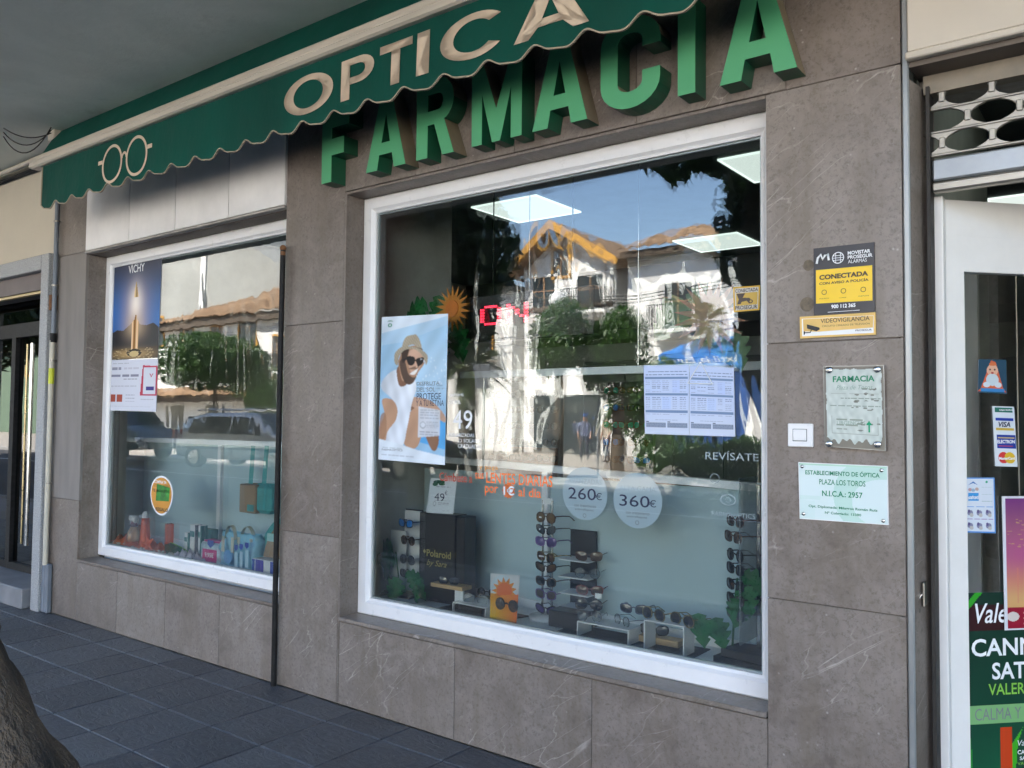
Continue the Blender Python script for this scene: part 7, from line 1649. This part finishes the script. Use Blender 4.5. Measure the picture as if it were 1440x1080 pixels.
# parked vehicles
def car(nm, label, x0, y0, L, Wd, body, prof, wheels, paint, lamps=True, van=False):
    """prof: (x along, z_sill, z_belt, z_roof, roof half width factor) from tail to nose, nose at +x; near side faces +y"""
    o = thing(nm, label, 'van' if van else 'car', (x0+L/2, y0, 0)); q = MB(); vs = []; hw = Wd/2; K = 10
    for (x, zs, zb_, zr, f) in prof:
        taper = 1-.10*abs(x/L-.5)**3*8
        sec = [(-hw*.86*taper, zs), (-hw*taper, zs+.12), (-hw*1.0*taper, (zs+zb_)/2), (-hw*.97*taper, zb_), (-hw*f*taper, zr-.06 if zr > zb_+.1 else zr), (-hw*f*.8*taper, zr), (hw*f*.8*taper, zr), (hw*f*taper, zr-.06 if zr > zb_+.1 else zr), (hw*.97*taper, zb_), (hw*1.0*taper, (zs+zb_)/2), (hw*taper, zs+.12), (hw*.86*taper, zs)]
        vs += [(x0+x, y0+s_[0], s_[1]) for s_ in sec]
    m_ = 12; n = len(prof)
    fs = [(i*m_+j, (i+1)*m_+j, (i+1)*m_+(j+1) % m_, i*m_+(j+1) % m_) for i in range(n-1) for j in range(m_)]
    q.add(vs, fs, True); q.add(vs[:m_], [tuple(range(m_))]); q.add(vs[-m_:], [tuple(range(m_))[::-1]]); q.build('body', paint, o)
    def side(i0, i1, a, b, s_, name='window'):
        q = MB()
        def pt(i, t):
            x, zs, zb_, zr, f = i if isinstance(i, tuple) else prof[i]; taper = 1-.10*abs(x/L-.5)**3*8
            return (x0+x, y0+s_*(hw*(.97+(f-.97)*t)*taper+.012), zb_+(zr-.06-zb_)*t)
        P0, P1 = prof[i0], prof[i1]; mixp = lambda t: tuple(P0[k]*(1-t)+P1[k]*t for k in range(5))
        A, Bq = mixp(a), mixp(b); vs = [pt(A, .06), pt(Bq, .06), pt(Bq, .90), pt(A, .90)]
        q.add(vs, [(0, 1, 2, 3) if s_ < 0 else (3, 2, 1, 0)]); q.build(name, win_dark, o)
    for s_ in (-1, 1):
        for (i0, i1, a, b) in body['glass']: side(i0, i1, a, b, s_)
    # windscreen and rear screen
    for (i0, i1, nm_) in body['screens']:
        q = MB(); A, Bq = prof[i0], prof[i1]; sgn = .02 if i1 > i0 else -.02
        def fp(P, t, s_): 
            taper = 1-.10*abs(P[0]/L-.5)**3*8; return (x0+P[0]+sgn, y0+s_*hw*P[4]*.9*taper, P[3]+.015)
        q.add([fp(A, 0, -1), fp(A, 0, 1), fp(Bq, 0, 1), fp(Bq, 0, -1)], [(0, 1, 2, 3)]); q.build(nm_, win_dark, o)
    for wx, wr in wheels:
        for s_ in (-1, 1):
            q = MB(); cyl = lambda r_, a, b: q.tube([(x0+wx, y0+s_*a, wr), (x0+wx, y0+s_*b, wr)], r_, 24, True, False); cyl(wr, hw-.20, hw+.012); w = q.build('wheel', rubber, o)
            q = MB(); cyl(wr*.64, hw+.0125, hw+.022); q.build('rim', chrome, w)
            q = MB()
            for k in range(7):
                a_ = 2*PI*k/7; q.add([(x0+wx+wr*.2*math.cos(a_-.3), y0+s_*(hw+.0235), wr+wr*.2*math.sin(a_-.3)), (x0+wx+wr*.56*math.cos(a_-.16), y0+s_*(hw+.0235), wr+wr*.56*math.sin(a_-.16)), (x0+wx+wr*.56*math.cos(a_+.16), y0+s_*(hw+.0235), wr+wr*.56*math.sin(a_+.16))], [(0, 1, 2), (2, 1, 0)][0 if s_ < 0 else 1:][:1])
            q.build('rim_opening', black_matt, w)
    for s_ in (-1, 1):
        q = MB(); q.box((x0+L-.16, y0+s_*hw*.86-.14, .62), (x0+L-.01, y0+s_*hw*.86+.09, .80), .03); q.build('headlight', acrylic, o)
        q = MB(); q.box((x0+.0, y0+s_*hw*.88-.08, .80), (x0+.10, y0+s_*hw*.88+.06, 1.10), .02); q.build('tail_light', red_lamp, o)
        q = MB(); q.ball((x0+body['mirror'], y0+s_*(hw+.10), prof[3][2]+.10), .10, 8, (.7, 1.0, .8)); q.build('mirror', paint, o)
    q = MB(); q.box((x0+L-.06, y0-.5, .42), (x0+L+.015, y0+.5, .60), .02); q.build('bumper', black_matt, o)
    q = MB(); q.box((x0+.3, y0+hw*1.0, .55), (x0+L-.3, y0+hw*1.0+.02, .62), .005); q.build('side_trim', black_matt, o)
    return o
pw = mir(383, 648, 11.05)
profA = [(0, .38, .85, .87, .9), (.06, .32, .95, .98, .86), (.30, .30, .97, 1.50, .70), (.9, .28, .97, 1.60, .70), (2.0, .26, .96, 1.62, .71), (2.75, .26, .95, 1.58, .70), (3.45, .28, .93, 1.02, .80), (4.1, .32, .86, .92, .80), (4.42, .36, .70, .74, .78), (4.46, .40, .6, .62, .7)]
car('parked_car', 'silver hatchback with roof bars parked across the road, mirrored in the left window', pw.x-3.72, -11.95, 4.46, 1.75, {'glass': [(2, 3, .3, 1), (3, 4, .06, .96), (4, 5, .04, .96), (5, 6, .02, .55)], 'screens': [(5, 6, 'windscreen'), (2, 1, 'rear_screen')], 'mirror': 3.0}, profA, ((.80, .31), (3.62, .31)), car_silver)
q = MB()
for s_ in (-.55, .55): q.tube([(pw.x-3.72+.6, -11.95+s_, 1.69), (pw.x-3.72+2.6, -11.95+s_, 1.69)], .018, 6)
for dx in (.9, 2.1): q.tube([(pw.x-3.72+dx, -12.5, 1.72), (pw.x-3.72+dx, -11.4, 1.72)], .018, 6); 
for dx in (.9, 2.1):
    for s_ in (-.55, .55): q.tube([(pw.x-3.72+dx, -11.95+s_, 1.58), (pw.x-3.72+dx, -11.95+s_, 1.70)], .015, 6)
_c = [o for o in bpy.data.objects if o.name == 'parked_car'][0]; q.build('roof_bars', chrome, _c)
profB = [(0, .40, 1.05, 1.10, .9), (.04, .36, 1.10, 1.86, .82), (.6, .34, 1.12, 1.92, .82), (2.4, .32, 1.12, 1.93, .82), (3.3, .32, 1.10, 1.90, .80), (4.1, .34, 1.05, 1.20, .84), (4.8, .38, .92, 1.0, .82), (4.9, .42, .7, .75, .75)]
car('parked_van', 'dark blue grey van parked behind the silver car, mirrored at left of the left window', pw.x-3.72-6.1, -11.9, 4.9, 1.85, {'glass': [(3, 4, .1, .95), (1, 3, .4, .9)], 'screens': [(4, 5, 'windscreen')], 'mirror': 3.6}, profB, ((.95, .33), (4.0, .33)), car_blue, van=True)
b_ = mir(640, 690, 10)
car('parked_car', 'dark grey car parked near the palm, its lower half mirrored beside the poster', mir(668, 640, 11.6).x-5.6, -12.0, 4.46, 1.75, {'glass': [(2, 3, .3, 1), (3, 4, .06, .96), (4, 5, .04, .96)], 'screens': [(5, 6, 'windscreen')], 'mirror': 3.0}, profA, ((.80, .31), (3.62, .31)), mat('dark grey car paint', (.05, .055, .06), .3, .4, coat=.5))

# two passers-by standing in the square
def person(px, Y, face, label, top, legs, hat=None, arm=0.25, h=1.70):
    p = mir(px, 600, Y); o = thing('person', label, 'person', (p.x, -Y, 0)); o.rotation_euler = (0, 0, face); s_ = h/1.75
    V = [(0,0,.95,.14),(0,0,1.15,.13),(0,.01,1.38,.155),(0,.0,1.50,.065),(0,-.01,1.58,.075),(0,-.02,1.68,.095),
         (-.10,0,.88,.10),(-.11,-.03,.50,.068),(-.11,.02,.10,.045),(-.11,-.13,.04,.038),(.10,0,.88,.10),(.12,.02,.50,.068),(.13,.06,.10,.045),(.13,-.09,.04,.038),
         (-.19,0,1.42,.06),(-.24,.01,1.14,.045),(-.22,-.12-arm*.2,.90,.033),(-.21,-.17-arm*.25,.82,.030),(.19,0,1.42,.06),(.25,.02,1.14,.045),(.24,-.06,.90,.033),(.24,-.09,.82,.030)]
    E_l = [(0,1),(1,2),(2,3),(3,4),(4,5),(0,6),(6,7),(7,8),(8,9),(0,10),(10,11),(11,12),(12,13),(2,14),(14,15),(15,16),(16,17),(2,18),(18,19),(19,20),(20,21)]
    me = bpy.data.meshes.new('body'); me.from_pydata([(x*s_, y*s_, z*s_) for x, y, z, _ in V], E_l, []); ob = bpy.data.objects.new('tmp', me); COL.objects.link(ob)
    md = ob.modifiers.new('s', 'SKIN'); sk = me.skin_vertices[0].data
    for i, v in enumerate(V): sk[i].radius = (v[3]*s_, v[3]*s_*(.75 if i in (0, 1, 2) else 1)); sk[i].use_root = (i == 0)
    ob.modifiers.new('u', 'SUBSURF').levels = 2
    dg = bpy.context.evaluated_depsgraph_get(); dg.update(); m2_ = bpy.data.meshes.new_from_object(ob.evaluated_get(dg)); bpy.data.objects.remove(ob)
    for mm in (top, legs, skin, black_matt): m2_.materials.append(mm)
    for pl_ in m2_.polygons:
        z = pl_.center.z/s_; x = abs(pl_.center.x)/s_; pl_.use_smooth = True
        pl_.material_index = 2 if z > 1.50 or (x > .17 and z < 1.12) else 0 if z > .93 else 3 if z < .09 else 1
    link('body', m2_, o)
    q = MB(); q.ball((0, .005*s_, 1.715*s_), .100*s_, 10, (.95, 1.05, .78)); 
    if hat: q.box((-.07, -.17*s_, 1.70*s_), (.07, -.07*s_, 1.715*s_), .005)
    q.build('cap' if hat else 'hair', hat or black_matt, None).parent = o
    q = MB(); q.ball((0, -.115*s_, 1.655*s_), .016, 5, (.8, 1.2, 1.3)); q.build('nose', skin, None).parent = o
    return o
person(822, 23, R(150), 'man in blue cap and blue grey shirt standing by the slim tree, mirrored', shirt_b, denim, mat('blue cap', (.03, .12, .40), .7))
person(853, 22, R(200), 'person in beige shirt with hair down standing by the sign pole, mirrored', shirt_w, denim)

# ---------------------------------------------------------------- leaning tree trunk close to the camera at lower left
ea, eb = CAM+(RT*((0-720)/F_PX)-UP*((873-540)/F_PX)+FW)*1.3, CAM+(RT*((120-720)/F_PX)-UP*((1079-540)/F_PX)+FW)*1.3
rr = .17; off_ = (-RT*.866-UP*.5)*rr*1.32
A_, B_ = ea+off_, eb+off_; D_ = (B_-A_).normalized()
gd = B_+D_*((B_.z+.02)/-D_.z)
lt = thing('leaning_tree', 'rough barked leaning tree trunk close by at the lower left corner', 'tree', (gd.x, gd.y, 0))
path = [gd, B_.lerp(gd, .5), B_, A_, A_+Vector((-.22, .0, .22)), A_+Vector((-.5, -.05, .5)), A_+Vector((-.8, -.3, 1.0)), A_+Vector((-1.0, -.8, 1.7)), A_+Vector((-1.1, -1.3, 2.6))]
fine = []
for i in range(len(path)-1):
    for k in range(8): fine.append(path[i].lerp(path[i+1], k/8))
fine.append(path[-1])
q = MB(); q.tube(fine, [rr*(1.25-.5*i/len(fine)) if i > 24 else rr*(1.0+.12*max(0, 1-i/10)**2) for i in range(len(fine))], 40)
r = np.random.default_rng(4); out = []
for (x, y, z) in q.v:
    n1 = math.sin(x*31+z*9)*math.sin(y*27-z*13)+.6*math.sin(x*63+y*51+z*24)+.35*math.sin(z*80+x*90); c_ = min(fine, key=lambda f: (f-Vector((x, y, z))).length)
    d_ = (Vector((x, y, z))-c_); out.append(tuple(Vector((x, y, z))+d_*(.045*n1)))
q.v = out; q.build('trunk', bark, lt)
crown_mesh((path[-1].x, path[-1].y, path[-1].z+.6), 1.2, 5000, .09, .8, 77, 9, LEAF, lt)
# cars stand slightly aslant to the kerb
for o in [o for o in bpy.data.objects if o.name.startswith('parked_') and o.parent is None]:
    if 'silver' in o['label']: o.rotation_euler = (0, 0, -R(9)); o.location.x -= .25; o.location.y += .25; o.scale = (1.12, 1.0, 1.0)
    if 'van' in o['label']: o.location.x -= 2.4; o.rotation_euler = (0, 0, -R(6))
tree(22, 425, 9.0, 2.6, 'dark leafy tree mirrored in the entrance door glass at far left', 9000, .15, m=LEAF_DARK, seed=51, squash=1.0)
